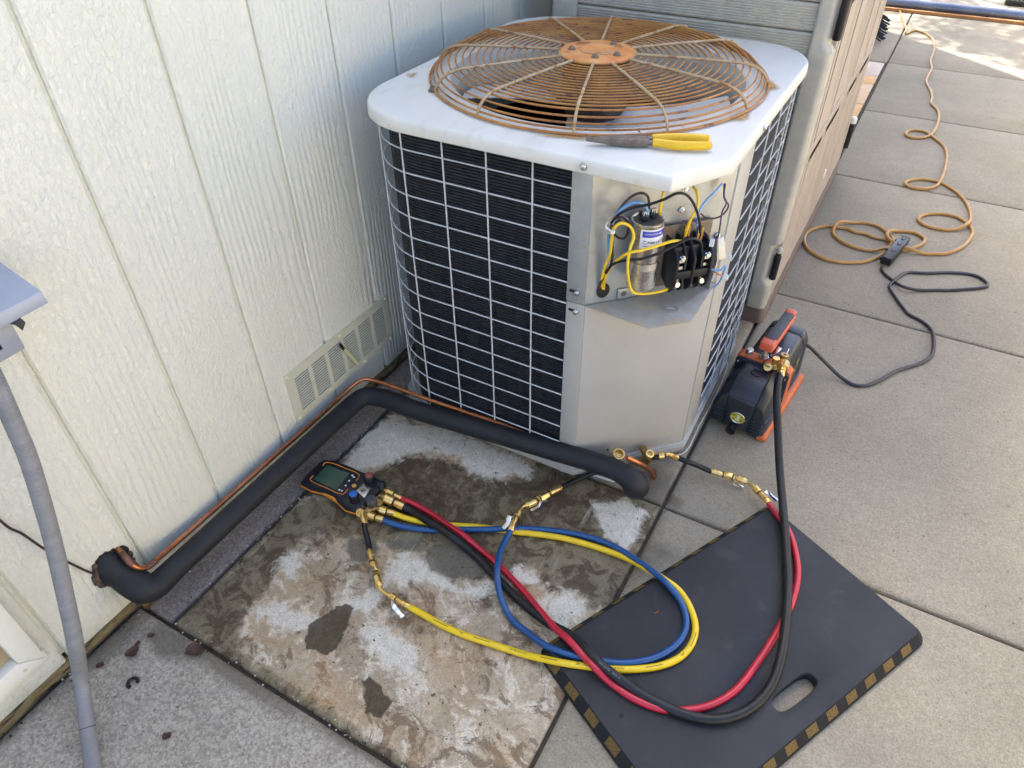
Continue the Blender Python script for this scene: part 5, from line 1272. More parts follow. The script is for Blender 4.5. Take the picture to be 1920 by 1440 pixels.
b = B(); b.lathe((0.2732,0.5848,0.0360), Vector((0.2927,0.5679,0.0290)) - Vector((0.2732,0.5848,0.0360)), [(0, 0.005), (0.008, 0.0055), (0.012, 0.0072), (0.028, 0.0068)], 12); b.build('elbow', M['brass'], yh)
lever(yh, [(0.3751,0.4889,0.0260),(0.3802,0.4732,0.0250),(0.3868,0.4682,0.0170),(0.3942,0.4527,0.0140)], 0.0078, 'steel_dull')
lever(yh, [(0.4588,0.4457,0.0220),(0.4698,0.4345,0.0230),(0.4796,0.4326,0.0180),(0.4957,0.4281,0.0160)], 0.0095, 'steel')
# blue hose
bp_ = [(0.3127,0.6025,0.0160),(0.3536,0.6117,0.0100),(0.4111,0.6343,0.0068),(0.4795,0.6704,0.0085),(0.5481,0.7058,0.0130),(0.5772,0.7239,0.0125),(0.6058,0.7432,0.0085),(0.6656,0.7692,0.0068),(0.7201,0.7859,0.0068),(0.7840,0.7902,0.0105),(0.8446,0.7749,0.0200),(0.8897,0.7556,0.0320),(0.9307,0.7344,0.0400),(0.9668,0.7140,0.0325),(0.9904,0.6766,0.0322),(0.9928,0.6384,0.0322),(0.9759,0.5971,0.0322),(0.9490,0.5654,0.0322),(0.9147,0.5406,0.0322),(0.8855,0.5268,0.0322),(0.8383,0.5115,0.0322),(0.7974,0.5048,0.0300),(0.7709,0.5063,0.0240),(0.7200,0.5216,0.0100),(0.6848,0.5312,0.0080),(0.6523,0.5519,0.0130),(0.6274,0.5762,0.0225),(0.6073,0.6069,0.0290),(0.5918,0.6448,0.0260),(0.5826,0.6859,0.0200),(0.5809,0.7126,0.0220)]
bh, bpath = hose('refrigerant_hose', 'blue refrigerant hose looping from the gauge over the mat and back', bp_, 0.0066, 'blue', grp='coloured hoses of the gauge set')
fit(bh, (0.2797,0.5943,0.0220), (0.3138,0.6031,0.0160), 0.0098)
ferrule(bh, (0.5813,0.7095,0.0220), (0.5740,0.7371,0.0240), 0.0074)
fit(bh, (0.5718,0.7633,0.0240), (0.5762,0.7332,0.0240), 0.0086, name='hex_body')
b = B(); b.tube([(0.5741,0.7542,0.0240),(0.5709,0.7698,0.0220),(0.5713,0.7842,0.0200),(0.5765,0.7950,0.0190)], 0.0042, 12, 5); b.build('bent_tube', M['brass'], bh)
knurl(bh, (0.5880,0.8148,0.0180), (0.5748,0.7905,0.0190), 0.0100)
vbody(bh, (0.6040,0.8480,0.0170), (0.5877,0.8128,0.0180), 0.0102)
ferrule(bh, (0.6210,0.8805,0.0160), (0.6026,0.8454,0.0170), 0.0074)
b = B(); b.tube([(0.6195,0.8778,0.0160),(0.6335,0.9062,0.0140),(0.6505,0.9285,0.0180),(0.6749,0.9488,0.0300)] + [(0.728, 0.972, 0.045)], 0.0062, 12, 5); b.build('short_hose', M['rubber'], bh)
lever(bh, [(0.6116,0.8304,0.0170),(0.5995,0.8193,0.0180),(0.6002,0.8074,0.0140),(0.5893,0.7892,0.0120)], 0.006, 'steel')
lever(bh, [(0.5703,0.7439,0.0330),(0.5635,0.7367,0.0330),(0.5678,0.7242,0.0270),(0.5626,0.7093,0.0200)], 0.0105, 'steel')
# red hose
rp_ = [(0.3165,0.6691,0.0220),(0.3483,0.6724,0.0200),(0.3979,0.6699,0.0160),(0.4590,0.6578,0.0195),(0.4972,0.6523,0.0195),(0.5418,0.6452,0.0075),(0.5797,0.6352,0.0068),(0.6692,0.6019,0.0075),(0.7223,0.5733,0.0160),(0.7718,0.5446,0.0300),(0.8067,0.5278,0.0445),(0.8515,0.5091,0.0460),(0.8813,0.4975,0.0460),(0.9100,0.4940,0.0340),(0.9578,0.4880,0.0322),(1.0091,0.4947,0.0322),(1.0503,0.5164,0.0322),(1.0818,0.5446,0.0322),(1.1095,0.5873,0.0322),(1.1306,0.6563,0.0322),(1.1494,0.7489,0.0322),(1.1586,0.8199,0.0322),(1.1540,0.8935,0.0322),(1.1324,0.9572,0.0322),(1.1102,0.9961,0.0322),(1.0843,1.0232,0.0325),(1.0555,1.0480,0.0350)]
rh, rpath = hose('refrigerant_hose', 'red refrigerant hose crossing the slab and curling round on the mat', rp_, 0.0067, 'red', grp='coloured hoses of the gauge set')
for q_ in (0.20, 0.33, 0.40): along_print(rh, rpath, q_, None, 0.03, 0.0067, 'ink_red', 0.1, 'dash_mark')
fit(rh, (0.2778,0.6675,0.0280), (0.3176,0.6697,0.0220), 0.0092)
ferrule(rh, (1.0569,1.0471,0.0350), (1.0409,1.0640,0.0340), 0.0074)
fit(rh, (1.0167,1.0798,0.0320), (1.0446,1.0589,0.0340), 0.0086, name='hex_body')
b = B(); b.tube([(1.0220,1.0736,0.0320),(1.0122,1.0848,0.0300),(1.0035,1.0912,0.0280),(0.9903,1.0954,0.0260)], 0.0042, 12, 5); b.build('bent_tube', M['brass'], rh)
knurl(rh, (0.9722,1.0988,0.0240), (0.9956,1.0945,0.0260), 0.0096)
vbody(rh, (0.9418,1.0956,0.0220), (0.9738,1.0977,0.0240), 0.0098)
ferrule(rh, (0.9091,1.0931,0.0220), (0.9434,1.0945,0.0220), 0.0074)
b = B(); b.tube([(0.8338,1.0647,0.0541),(0.8513,1.0768,0.0408)][:1] + [(0.8599,1.0656,0.0520),(0.8834,1.0820,0.0340),(0.9124,1.0910,0.0220)], 0.0062, 12, 5); b.build('short_hose', M['rubber'], rh)
b = B(); b.lathe((0.7971,1.0275,0.0754), Vector((0.8155,1.0404,0.0781)) - Vector((0.7971,1.0275,0.0754)), [(0, 0.0075), (0.001, 0.0092), (0.013, 0.0092), (0.0145, 0.006)], 14); b.build('hose_nut', M['brass'], rh)
b = B(); b.tube([(0.8112,1.0375,0.0786),(0.8172,1.0436,0.0761),(0.8258,1.0537,0.0638),(0.8363,1.0658,0.0525)], lambda t: 0.0042 if t < 0.45 else 0.0066, 8, 4); b.build('bent_tube', M['brass'], rh)
lever(rh, [(0.9494,1.0943,0.0180),(0.9616,1.0973,0.0160),(0.9736,1.0890,0.0120),(0.9925,1.0902,0.0100)], 0.0078, 'steel')
lever(rh, [(1.0383,1.0688,0.0460),(1.0472,1.0665,0.0460),(1.0586,1.0644,0.0400),(1.0728,1.0627,0.0370)], 0.0100, 'steel')
# black vacuum hose
kp = [(0.3315,0.6543,0.0200),(0.3644,0.6550,0.0160),(0.4055,0.6450,0.0235),(0.4427,0.6406,0.0250),(0.4761,0.6361,0.0230),(0.5082,0.6341,0.0120),(0.5526,0.6230,0.0092),(0.6095,0.5998,0.0092),(0.6604,0.5816,0.0092),(0.7216,0.5634,0.0120),(0.7729,0.5427,0.0260),(0.8082,0.5467,0.0340)][:10] + [(0.7620,0.5510,0.0220),(0.8069,0.5422,0.0340),(0.8547,0.5207,0.0475),(0.8830,0.5100,0.0480),(0.9098,0.5041,0.0460),(0.9435,0.5024,0.0360),(0.9951,0.4997,0.0345),(1.0465,0.5036,0.0345),(1.0896,0.5179,0.0345),(1.1219,0.5421,0.0345),(1.1495,0.5819,0.0345),(1.1642,0.6292,0.0375),(1.1659,0.6780,0.0460),(1.1591,0.7422,0.0485),(1.1497,0.8041,0.0455),(1.1396,0.8565,0.0420),(1.1235,0.9180,0.0420),(1.1010,0.9901,0.0480),(1.0813,1.0494,0.0540),(1.0537,1.1210,0.0750),(1.0269,1.1891,0.1050),(1.0045,1.2438,0.1350),(0.9898,1.2858,0.1550),(0.9832,1.3189,0.1660),(0.9821,1.3357,0.1700)]
kh, kpath = hose('vacuum_hose', 'thick black vacuum hose from the gauge across the mat up to the pump', kp, 0.0092, 'rubber')
fit(kh, (0.2874,0.6490,0.0300), (0.3345,0.6542,0.0200), 0.0128)
ferrule(kh, (0.9839,1.3302,0.1680), (0.9804,1.3589,0.1760), 0.0095)
b = B(); b.lathe((0.9818,1.3527,0.1760), Vector((0.9807,1.3790,0.1820)) - Vector((0.9818,1.3527,0.1760)), [(0, 0.010), (0.001, 0.0135), (0.020, 0.0135), (0.021, 0.010)], 10); b.build('hose_nut', M['brass'], kh)
along_print(kh, kpath, 0.60, 'SAE J2196  80A-B', 0.006, 0.0092, 'ink_grey', 0.3)

# ================================================================ DIGITAL GAUGE MANIFOLD
mg = E('gauge_manifold', (0.17, 0.60, 0.0), label='black digital gauge manifold with green screen and orange trim on the slab', cat='gauge')
top = [p[:2] for p in [(0.0896,0.5934,0.0360),(0.0859,0.6140,0.0360),(0.0862,0.6569,0.0360),(0.0894,0.6706,0.0360),(0.1142,0.6802,0.0360),(0.1557,0.6832,0.0360),(0.1898,0.6825,0.0360),(0.2116,0.6848,0.0360),(0.2311,0.6860,0.0360),(0.2533,0.6812,0.0360),(0.2631,0.6643,0.0360),(0.2620,0.6437,0.0360),(0.2590,0.6241,0.0360),(0.2620,0.6028,0.0360),(0.2542,0.5898,0.0360),(0.2263,0.5850,0.0360),(0.2025,0.5914,0.0360),(0.1816,0.5996,0.0360),(0.1463,0.5985,0.0360),(0.1182,0.5922,0.0360)]]
low = offset2(top, 0.004)
b = B(); b.prism(low, 0.003, 0.017, bot_in=0.005); b.build('back_shell', M['plastic_black'], mg, 0.0015)
b = B(); b.prism(offset2(top, 0.0048), 0.017, 0.0215); b.build('orange_trim', M['gauge_orange'], mg, 0.001)
b = B(); b.stack([at(offset2(top, 0.004), 0.0215), at(offset2(top, 0.003), 0.029), at(offset2(top, -0.001), 0.0355), at(offset2(top, -0.004), 0.0368)]); b.build('front_shell', M['plastic_black'], mg, 0.0006)
b = B(); b.prism([p[:2] for p in [(0.1432,0.5956,0.0260),(0.1411,0.6018,0.0260),(0.1820,0.6059,0.0260),(0.1966,0.5941,0.0260),(0.1912,0.5912,0.0260)]], 0.014, 0.0262); b.build('side_grip', M['gauge_orange'], mg, 0.001)
b = B(); b.tube([(0.1021,0.6523,0.0375),(0.1020,0.6640,0.0375),(0.1199,0.6699,0.0375),(0.1589,0.6717,0.0375),(0.1972,0.6716,0.0375),(0.2021,0.6535,0.0375)], 0.0009, 6, 2); b.tube([(0.1037,0.6165,0.0375),(0.1050,0.6040,0.0375),(0.1214,0.6018,0.0375),(0.1604,0.6029,0.0375),(0.2019,0.6057,0.0375),(0.2013,0.6235,0.0375)], 0.0009, 6, 2); b.build('bezel_line', M['gauge_orange'], mg)
b = B(); b.prism([p[:2] for p in [(0.1067,0.6074,0.0370),(0.1050,0.6622,0.0370),(0.1229,0.6681,0.0370),(0.1946,0.6687,0.0370),(0.2006,0.6109,0.0370),(0.1931,0.6068,0.0370)]], 0.0362, 0.0376); b.build('bezel', M['plastic_black'], mg, 0.0004)
b = B(); b.prism([p[:2] for p in [(0.1128,0.6080,0.0378),(0.1101,0.6583,0.0378),(0.1743,0.6626,0.0378),(0.1799,0.6078,0.0378)]], 0.0372, 0.0382); b.build('screen', M['screen'], mg)
Lx = (Vector((0.1745,0.6624,0.0380)) - Vector((0.1103,0.6582,0.0380))).normalized(); Ly = Vector((-Lx.y, Lx.x, 0))
for i, (px_) in enumerate(((0.1846,0.6618,0.0385), (0.1886,0.6451,0.0385), (0.1910,0.6297,0.0385), (0.1864,0.6125,0.0385))):
    c = Vector(px_); s_ = 0.0032; b = B()
    upx = Vector((0.15, 0.98, 0)); rtx = Vector((0.98, -0.15, 0))
    b.add([c - rtx * s_ - upx * s_ * 0.8, c + rtx * s_ - upx * s_ * 0.8, c + upx * s_], [(0, 1, 2)])
    if i in (0, 3):
        q = c + rtx * 0.0068 + upx * (-0.002 if i == 0 else 0.001)
        b.add([q - rtx * 0.0022 - upx * 0.0018, q + rtx * 0.0022 - upx * 0.0018, q + rtx * 0.0022 + upx * 0.0018, q - rtx * 0.0022 + upx * 0.0018], [(0, 1, 2, 3)])
    b.build('button_mark', M['white_mark'], mg)
def knob(px, z0, z1, r, cap_m, n=8, skirt='plastic_black', cr=0.72):
    c = Vector(px); c.z = 0; b = B(); loops = []
    for z, k_ in ((z0, 0.9), (z0 + 0.002, 1.0), (z1 - 0.003, 1.0), (z1 - 0.001, 0.94), (z1, 0.86)):
        loops.append([(c.x + r * k_ * (1 + 0.07 * math.cos(n * a)) * math.cos(a), c.y + r * k_ * (1 + 0.07 * math.cos(n * a)) * math.sin(a), z) for a in [2 * math.pi * i / 40 for i in range(40)]])
    b.stack(loops); kb = b.build('knob', M[skirt], mg)
    if cap_m:
        b = B(); b.lathe((c.x, c.y, z1), (0, 0, 1), [(0, r * cr), (0.001, r * cr), (0.0016, r * cr * 0.9)], 24); b.build('knob_cap', M[cap_m], mg)
b = B(); b.lathe((0.2076,0.6387,0.0368), (0, 0, 1), [(0, 0.0052), (0.0016, 0.0050), (0.0020, 0.0044)], 20); b.build('amber_button', M['knob_orange'], mg)
knob((0.2351,0.6058,0.0580), 0.036, 0.058, 0.0108, 'knob_blue', 10, cr=0.86)
knob((0.2301,0.6687,0.0560), 0.034, 0.056, 0.0112, 'knob_red', 8, cr=0.78)
knob((0.2694,0.6222,0.0440), 0.026, 0.044, 0.0125, None, 8, 'grip')
b = B(); b.lathe((0.2695,0.6221,0.0441), (0, 0, 1), [(0, 0.005), (0.0008, 0.0046), (0.0009, 0.002)], 20); b.build('knob_boss', M['grip'], mg)
kc = Vector((0.2577,0.6689,0.0340)); kd = (Vector((0.2696,0.6736,0.0340)) - kc).normalized()
b = B(); loops = []
for t, k_ in ((-0.006, 0.8), (0.0, 1.0), (0.009, 1.0), (0.012, 0.85), (0.013, 0.5)):
    u_ = Vector((-kd.y, kd.x, 0)); w_ = Vector((0, 0, 1))
    loops.append([kc + kd * t + (u_ * math.cos(a) + w_ * math.sin(a)) * 0.0118 * k_ * (1 + 0.07 * math.cos(8 * a)) for a in [2 * math.pi * i / 40 for i in range(40)]])
b.stack(loops); b.build('side_knob', M['plastic_black'], mg)
b = B(); b.prism([p[:2] for p in [(0.2231,0.6532,0.0400),(0.2483,0.6505,0.0400),(0.2532,0.6189,0.0400),(0.2233,0.6276,0.0400)]], 0.035, 0.0405); b.build('sight_plate', M['steel'], mg, 0.0008)
c0 = Vector((0.2370,0.6347,0.0405)); b = B(); b.lathe(c0, (0, 0, 1), [(0, 0.0078), (0.0012, 0.0078), (0.0014, 0.0062), (0.0004, 0.0058)], 24); b.build('sight_ring', M['steel'], mg)
b = B(); b.lathe(c0, (0, 0, 1), [(0, 0.0056), (0.0009, 0.0056)], 20); b.build('sight_glass', M['steel_dull'], mg)
b = B(); b.prism([p[:2] for p in [(0.2344,0.6811,0.0240),(0.2716,0.6790,0.0240),(0.2877,0.6514,0.0240),(0.2910,0.6230,0.0240),(0.2772,0.5980,0.0240),(0.2557,0.5984,0.0240),(0.2541,0.6276,0.0240)]], 0.008, 0.026); b.build('brass_block', M['brass_old'], mg, 0.0015)
for q0, q1 in (((0.2641,0.6673,0.0280), (0.2809,0.6674,0.0280)), ((0.2725,0.6482,0.0280), (0.2892,0.6502,0.0280)), ((0.2782,0.6196,0.0220), (0.2956,0.6204,0.0220)), ((0.2654,0.5934,0.0220), (0.2827,0.5943,0.0220))):
    b = B(); b.lathe(q0, Vector(q1) - Vector(q0), [(0, 0.0065), ((Vector(q1) - Vector(q0)).length, 0.0065)], 12); b.build('port', M['brass_old'], mg)
b = B(); b.lathe((0.2673,0.5871,0.0300), (0.1, -0.55, 0.8), [(-0.012, 0.008), (0, 0.0098), (0.008, 0.0098), (0.009, 0.0085), (0.009, 0.006), (0.003, 0.0055), (0.003, 0.001)], 20); b.build('side_port', M['brass'], mg)

# ================================================================ KNEELING MAT
ma = Vector((0.772, 0.500, 0)); mu = Vector((0.886, -0.464, 0)).normalized(); mv = Vector((-mu.y, mu.x, 0))
mW, mL, mT = 0.374, 0.634, 0.0255
def MP(u, v, z=0.0): return ma + mu * u + mv * v + Vector((0, 0, z))
km = E('kneeling_mat', MP(mW / 2, mL / 2), label='dark grey rubbery kneeling mat with striped sloping edges and a hand slot', cat='kneeling mat')
ol = round_poly([(-0.012, -0.012), (mW + 0.012, -0.012), (mW + 0.012, mL + 0.004), (-0.012, mL + 0.004)], [0.028, 0.03, 0.03, 0.02], 8)
od = []
for i in range(len(ol)):
    a, c = Vector(ol[i]), Vector(ol[(i + 1) % len(ol)]); k = max(1, int((c - a).length / 0.02)); od += [tuple(a.lerp(c, j / k)) for j in range(k)]
su, sv_ = 0.317, 0.327
def slot_pt(x, y, g):
    a = math.atan2(y - sv_, x - su); hl, hw = 0.034 + g, 0.0165 + g
    # stadium along v: straight half hl-hw.. use superellipse ray
    ca, sa = math.cos(a), math.sin(a)
    rr2 = 1.0 / ((abs(ca) / hw) ** 3.2 + (abs(sa) / (hl + 0.018)) ** 3.2) ** (1 / 3.2)
    return (su + rr2 * ca, sv_ + rr2 * sa)
def mp3(l, z): return [MP(x, y, z) for x, y in l]
inn = offset2(od, -0.016)
sl0 = [slot_pt(x, y, 0) for x, y in inn]; sl1 = [slot_pt(x, y, 0.0015) for x, y in inn]
b = B()
b.stack([mp3(sl0, 0.003), mp3(od, 0.003), mp3(od, 0.0065), mp3(offset2(od, -0.0015), 0.009)], False, False)
b.build('edge_base', M['mat_edge'], km)
b = B(); b.stack([mp3(offset2(od, -0.0015), 0.009), mp3(offset2(od, -0.014), 0.0235), mp3(offset2(od, -0.016), 0.0248)], False, False)
b.build('bevelled_edge', M['mat_edge'], km, ang=60)
b = B(); b.stack([mp3(offset2(od, -0.016), 0.0248), mp3(offset2(od, -0.020), mT), mp3([(a[0] * 0.5 + c[0] * 0.5, a[1] * 0.5 + c[1] * 0.5) for a, c in zip(inn, sl1)], mT), mp3(sl1, mT), mp3(sl0, mT - 0.0015), mp3(sl0, 0.003)], False, False)
b.build('pad_top', M['mat_top'], km, ang=50)
def stripe(p, d, ln, o):     # p: start on the outer bevel, d along the edge, o inward
    b = B(); k_ = 0.0005
    a0 = MP(*(p + o * 0.0025), 0.0092 + k_ * 2); a1 = MP(*(p + o * 0.0138), 0.0233 + k_ * 2)
    dd = mu * d.x + mv * d.y
    b.add([a0, a0 + dd * ln, a1 + dd * ln, a1], [(0, 1, 2, 3)])
    b.build('stripe', M['mat_stripe'], km)
V2 = lambda x, y: Vector((x, y))
v = 0.012
while v < mL - 0.03:
    stripe(V2(-0.012, v), V2(0, 1), 0.026, V2(1, 0)); v += 0.0535
v = 0.022
while v < mL - 0.04:
    stripe(V2(mW + 0.012, v), V2(0, 1), 0.027, V2(-1, 0)); v += 0.0535
u = 0.020
while u < mW - 0.03:
    stripe(V2(u, -0.012), V2(1, 0), 0.029, V2(0, 1)); u += 0.058
b = B(); b.tube([MP(0.02, mL + 0.002, 0.007), MP(mW - 0.02, mL + 0.002, 0.007)], 0.0016, 6, 1); b.build('edge_line', M['mat_stripe'], km)
for q in ((0.9489,0.4520,0.0257),):
    b = B(); b.lathe(q, (0, 0, 1), [(0, 0.0045), (0.0003, 0.0045)], 12); b.build('pin_hole', M['dark_inside'], km)

# ================================================================ VACUUM PUMP
pO = Vector((0.920, 1.279, 0)); pd = Vector((0.111, 0.994, 0)).normalized(); pr_ = Vector((pd.y, -pd.x, 0))
def PL(x, y, z): return pO + pr_ * x + pd * y + Vector((0, 0, z))
pump = E('vacuum_pump', PL(0, 0.15, 0), label='black and orange portable vacuum pump with a carry handle by the unit', cat='vacuum pump')
Xp3 = Matrix((pr_, pd, Vector((0, 0, 1)))).transposed()
def pbox(b, c, d): b.box(PL(*c), d, mtx=Xp3)
def pprism(b, prof, y0, y1):     # prof in (x,z)
    b.stack([[PL(x, y, z) for x, z in prof] for y in (y0, y1)])
# front oil housing: cross-sections along y
sec = [(-0.064, 0.022), (-0.062, 0.10), (-0.056, 0.128), (-0.036, 0.149), (0.036, 0.149), (0.058, 0.128), (0.066, 0.10), (0.068, 0.022)]
def scl(s_, y, kx=1.0, dz=0.0, top=1.0): return [PL(x * kx, y, 0.022 + (z - 0.022) * top + dz) for x, z in s_]
b = B(); b.stack([scl(sec, -0.012, 0.93, 0.0, 0.76), scl(sec, -0.006, 0.98, 0.0, 0.80), scl(sec, 0.022, 1.0, 0, 0.985), scl(sec, 0.03, 1.0, 0, 1.0), scl(sec, 0.098, 1.0)]); b.build('oil_housing', M['pump_black'], pump, 0.0025)
b = B(); b.stack([[PL(x, -0.0155, z) for x, z in ((-0.026, 0.02), (-0.028, 0.112), (0.032, 0.112), (0.030, 0.02))], [PL(x, -0.009, z) for x, z in ((-0.029, 0.018), (-0.031, 0.118), (0.035, 0.118), (0.033, 0.018))]]); b.build('front_panel', M['pump_black'], pump, 0.002)
for x0 in (-0.034, 0.038):
    b = B(); b.tube([PL(x0 * 0.95, -0.014, 0.02), PL(x0, -0.010, 0.118), PL(x0 * 0.97, 0.024, 0.148), PL(x0 * 0.9, 0.096, 0.1505)], 0.0022, 6, 1); b.build('housing_seam', M['rubber'], pump)
for s_ in (-1, 1):
    for i in range(5):
        z = 0.022 + 0.0098 * i
        b = B(); b.stack([[PL(s_ * x, y, z) for x, y in ((0.034, -0.0165), (0.062, -0.0135), (0.0695, -0.004), (0.0712, 0.02), (0.0712, 0.095), (0.060, 0.095), (0.034, 0.0))], [PL(s_ * x, y, z + 0.006) for x, y in ((0.034, -0.0165), (0.062, -0.0135), (0.0695, -0.004), (0.0712, 0.02), (0.0712, 0.095), (0.060, 0.095), (0.034, 0.0))]])
        b.build('cooling_rib', M['pump_black'], pump, 0.001)
b = B(); b.lathe(PL(0.001, 0.062, 0.1485), (0, 0, 1), [(0, 0.0135), (0.003, 0.0135), (0.0036, 0.0125), (0.0036, 0.0115), (0.0005, 0.0112), (0.0004, 0.001)], 28); b.build('filler_plug', M['pump_black'], pump)
b = B(); a_ = [PL(0.003 + 0.0185 * math.cos(t), -0.0168, 0.060 + 0.0160 * math.sin(t)) for t in [2 * math.pi * i / 32 for i in range(32)]]
b.stack([a_, [q - pd * 0.0016 for q in a_]]); b.build('sight_oval', M['label_yellow'], pump)
b = B(); b.tube([q - pd * 0.0018 for q in a_], 0.0012, 6, 1, True); b.build('sight_rim', M['steel'], pump)
b = B()
for x, z, w_, h_ in ((0.003, 0.060, 0.0022, 0.017), (0.006, 0.0605, 0.0015, 0.012), (0.003, 0.0525, 0.011, 0.0014)): pbox(b, (x, -0.0189, z), (w_, 0.0006, h_))
b.build('sight_mark', M['white_mark'], pump)
b = B()
for x, z, w_, h_ in ((-0.0065, 0.0655, 0.005, 0.003), (-0.006, 0.054, 0.004, 0.003), (0.013, 0.066, 0.004, 0.003), (0.0125, 0.055, 0.005, 0.0035)): pbox(b, (x, -0.0189, z), (w_, 0.0006, h_))
b.build('sight_mark', M['ink'], pump)
b = B(); b.lathe(PL(-0.003, -0.012, 0.026), -pd + Vector((0, 0, -0.15)), [(0, 0.011), (0.014, 0.011), (0.015, 0.0125), (0.022, 0.0125), (0.0225, 0.011), (0.016, 0.0085), (0.015, 0.001)], 20); b.build('drain_spout', M['plastic_black'], pump)
# orange mid bracket
mbs = [(-0.066, 0.02), (-0.066, 0.150), (-0.058, 0.157), (0.062, 0.157), (0.072, 0.148), (0.074, 0.02)]
b = B(); pprism(b, mbs, 0.102, 0.132); b.build('pump_block', M['orange'], pump, 0.003)
b = B(); pprism(b, [(x * 0.985, z - 0.004) for x, z in mbs], 0.097, 0.103); b.build('gasket_plate', M['pump_black'], pump, 0.001)
for x, z in ((-0.058, 0.14), (0.064, 0.135), (0.064, 0.05)):
    screw(pump, PL(x, 0.097, z), -pd, 0.0022, 'steel', washer=False)
# rear motor housing
rs = [(-0.052, 0.015), (-0.052, 0.125), (-0.044, 0.146), (-0.034, 0.152), (0.036, 0.152), (0.046, 0.146), (0.056, 0.122), (0.060, 0.015)]
def rsc(y, k=1.0): return [PL(x * k + (1 - k) * 0.003, y, 0.015 + (z - 0.015) * (0.4 + 0.6 * k) if k < 1 else z) for x, z in rs]
b = B(); b.stack([rsc(0.132), rsc(0.272)]); b.build('motor_housing', M['pump_black'], pump, 0.005)
b = B(); b.stack([rsc(0.272, 0.97), rsc(0.276, 0.97)]); b.build('housing_seam', M['rubber'], pump)
b = B(); b.stack([rsc(0.276), rsc(0.308), rsc(0.318, 0.94)]); b.build('end_cover', M['pump_black'], pump, 0.005)
b = B(); b.add([PL(0.0592, y, z) for y, z in ((0.205, 0.078), (0.222, 0.110), (0.240, 0.108), (0.224, 0.075))], [(0, 1, 2, 3)]); b.build('side_label', M['label_yellow'], pump)
b = B(); b.add([PL(0.0597, y, z) for y, z in ((0.214, 0.084), (0.222, 0.100), (0.230, 0.098), (0.222, 0.082))], [(0, 1, 2, 3)]); b.build('label_print', M['ink'], pump)
b = B(); b.stack([[PL(x, y, z) for x, y in ((0.056, -0.004), (0.079, 0.0), (0.079, 0.30), (0.056, 0.304))] for z in (0.0, 0.012)] + [[PL(x, y, z) for x, y in ((0.056, 0.002), (0.073, 0.006), (0.073, 0.296), (0.056, 0.298))] for z in (0.021,)]); b.build('base_foot', M['orange'], pump, 0.004)
b = B(); b.stack([[PL(x, y, z) for x, y in ((-0.072, 0.06), (-0.05, 0.06), (-0.05, 0.30), (-0.072, 0.30))] for z in (0.0, 0.022)]); b.build('base_foot', M['orange'], pump, 0.004)
b = B(); pbox(b, (0.004, 0.15, 0.017), (0.12, 0.29, 0.012)); b.build('base_tray', M['plastic_black'], pump, 0.002)
# handle
hc = -0.004
b = B(); b.stack([[PL(hc + x, y, z) for x, z in ((-0.012, z0), (-0.012, z1), (0.014, z1), (0.014, z0))] for y, z0, z1 in ((0.128, 0.196, 0.214), (0.20, 0.192, 0.210), (0.274, 0.190, 0.208))]); b.build('handle_grip', M['grip'], pump, 0.003)
for i in range(6):
    b = B(); pbox(b, (hc + 0.001, 0.150 + 0.021 * i, 0.2125 - 0.0015 - 0.0052 * i * 0.24), (0.0255, 0.0012, 0.0016)); b.build('grip_groove', M['plastic_black'], pump)
b = B(); b.stack([[PL(hc + x, y, z) for x, z in ((-0.0165, 0.186), (-0.0165, 0.212), (0.0185, 0.212), (0.0185, 0.186))] for y in (0.106, 0.136)]); b.build('handle_front_cap', M['coral'], pump, 0.005, seg=3)
b = B(); b.stack([[PL(hc + x, y, z) for x, z in ((-0.013, 0.184), (-0.013, 0.2095), (0.015, 0.2095), (0.015, 0.184))] for y in (0.268, 0.292)]); b.build('handle_rear_cap', M['coral'], pump, 0.005, seg=3)
b = B(); b.stack([[PL(hc + x, y, z) for x, z in ((0.0145, 0.184), (0.0145, 0.203), (0.018, 0.201), (0.018, 0.186))] for y in (0.13, 0.275)]); b.build('handle_side', M['coral'], pump, 0.001)
b = B(); b.lathe(PL(hc, 0.121, 0.155), (0, 0, 1), [(0, 0.0125), (0.006, 0.0125), (0.0065, 0.0095), (0.014, 0.0095), (0.0145, 0.0075), (0.034, 0.0075)], 6); b.build('handle_post', M['steel'], pump, 0.0006)
b = B(); b.lathe(PL(hc, 0.282, 0.148), (0, 0, 1), [(0, 0.011), (0.04, 0.009)], 12); b.build('handle_post', M['plastic_black'], pump)
b = B(); b.lathe(PL(-0.041, 0.117, 0.156), (0, 0, 1), [(0, 0.0095), (0.013, 0.0095), (0.0145, 0.0085), (0.0147, 0.001)], 20); b.build('ballast_cap', M['steel'], pump)
b = B(); b.ribbon([PL(0.010, 0.124, 0.168), PL(0.018, 0.132, 0.178), PL(0.022, 0.146, 0.184)], 0.011, 0.004, smooth=2); b.build('ballast_lever', M['steel'], pump, 0.001)
# intake brass tree
b = B(); b.lathe(PL(0.030, 0.098, 0.156), (0, 0, 1), [(0, 0.010), (0.012, 0.010), (0.013, 0.0085), (0.03, 0.0085)], 12); b.lathe(PL(0.020, 0.080, 0.164), -pd * 0.7 + Vector((0, 0, 0.7)), [(-0.02, 0.008), (0, 0.010), (0.007, 0.010), (0.0075, 0.008)], 16); b.build('intake_tee', M['brass'], pump)
b = B(); pbox(b, (0.0195, 0.0742, 0.1712), (0.011, 0.0016, 0.0016)); b.build('screw_slot', M['ink'], pump)
b = B(); b.lathe(PL(0.041, 0.120, 0.158), (0.05, 0.1, 1), [(0, 0.0075), (0.008, 0.0078), (0.009, 0.0095), (0.024, 0.0098), (0.028, 0.0104), (0.029, 0.0098), (0.0292, 0.004), (0.026, 0.0036), (0.026, 0.0006)], 20); b.build('intake_cap', M['brass_old'], pump)
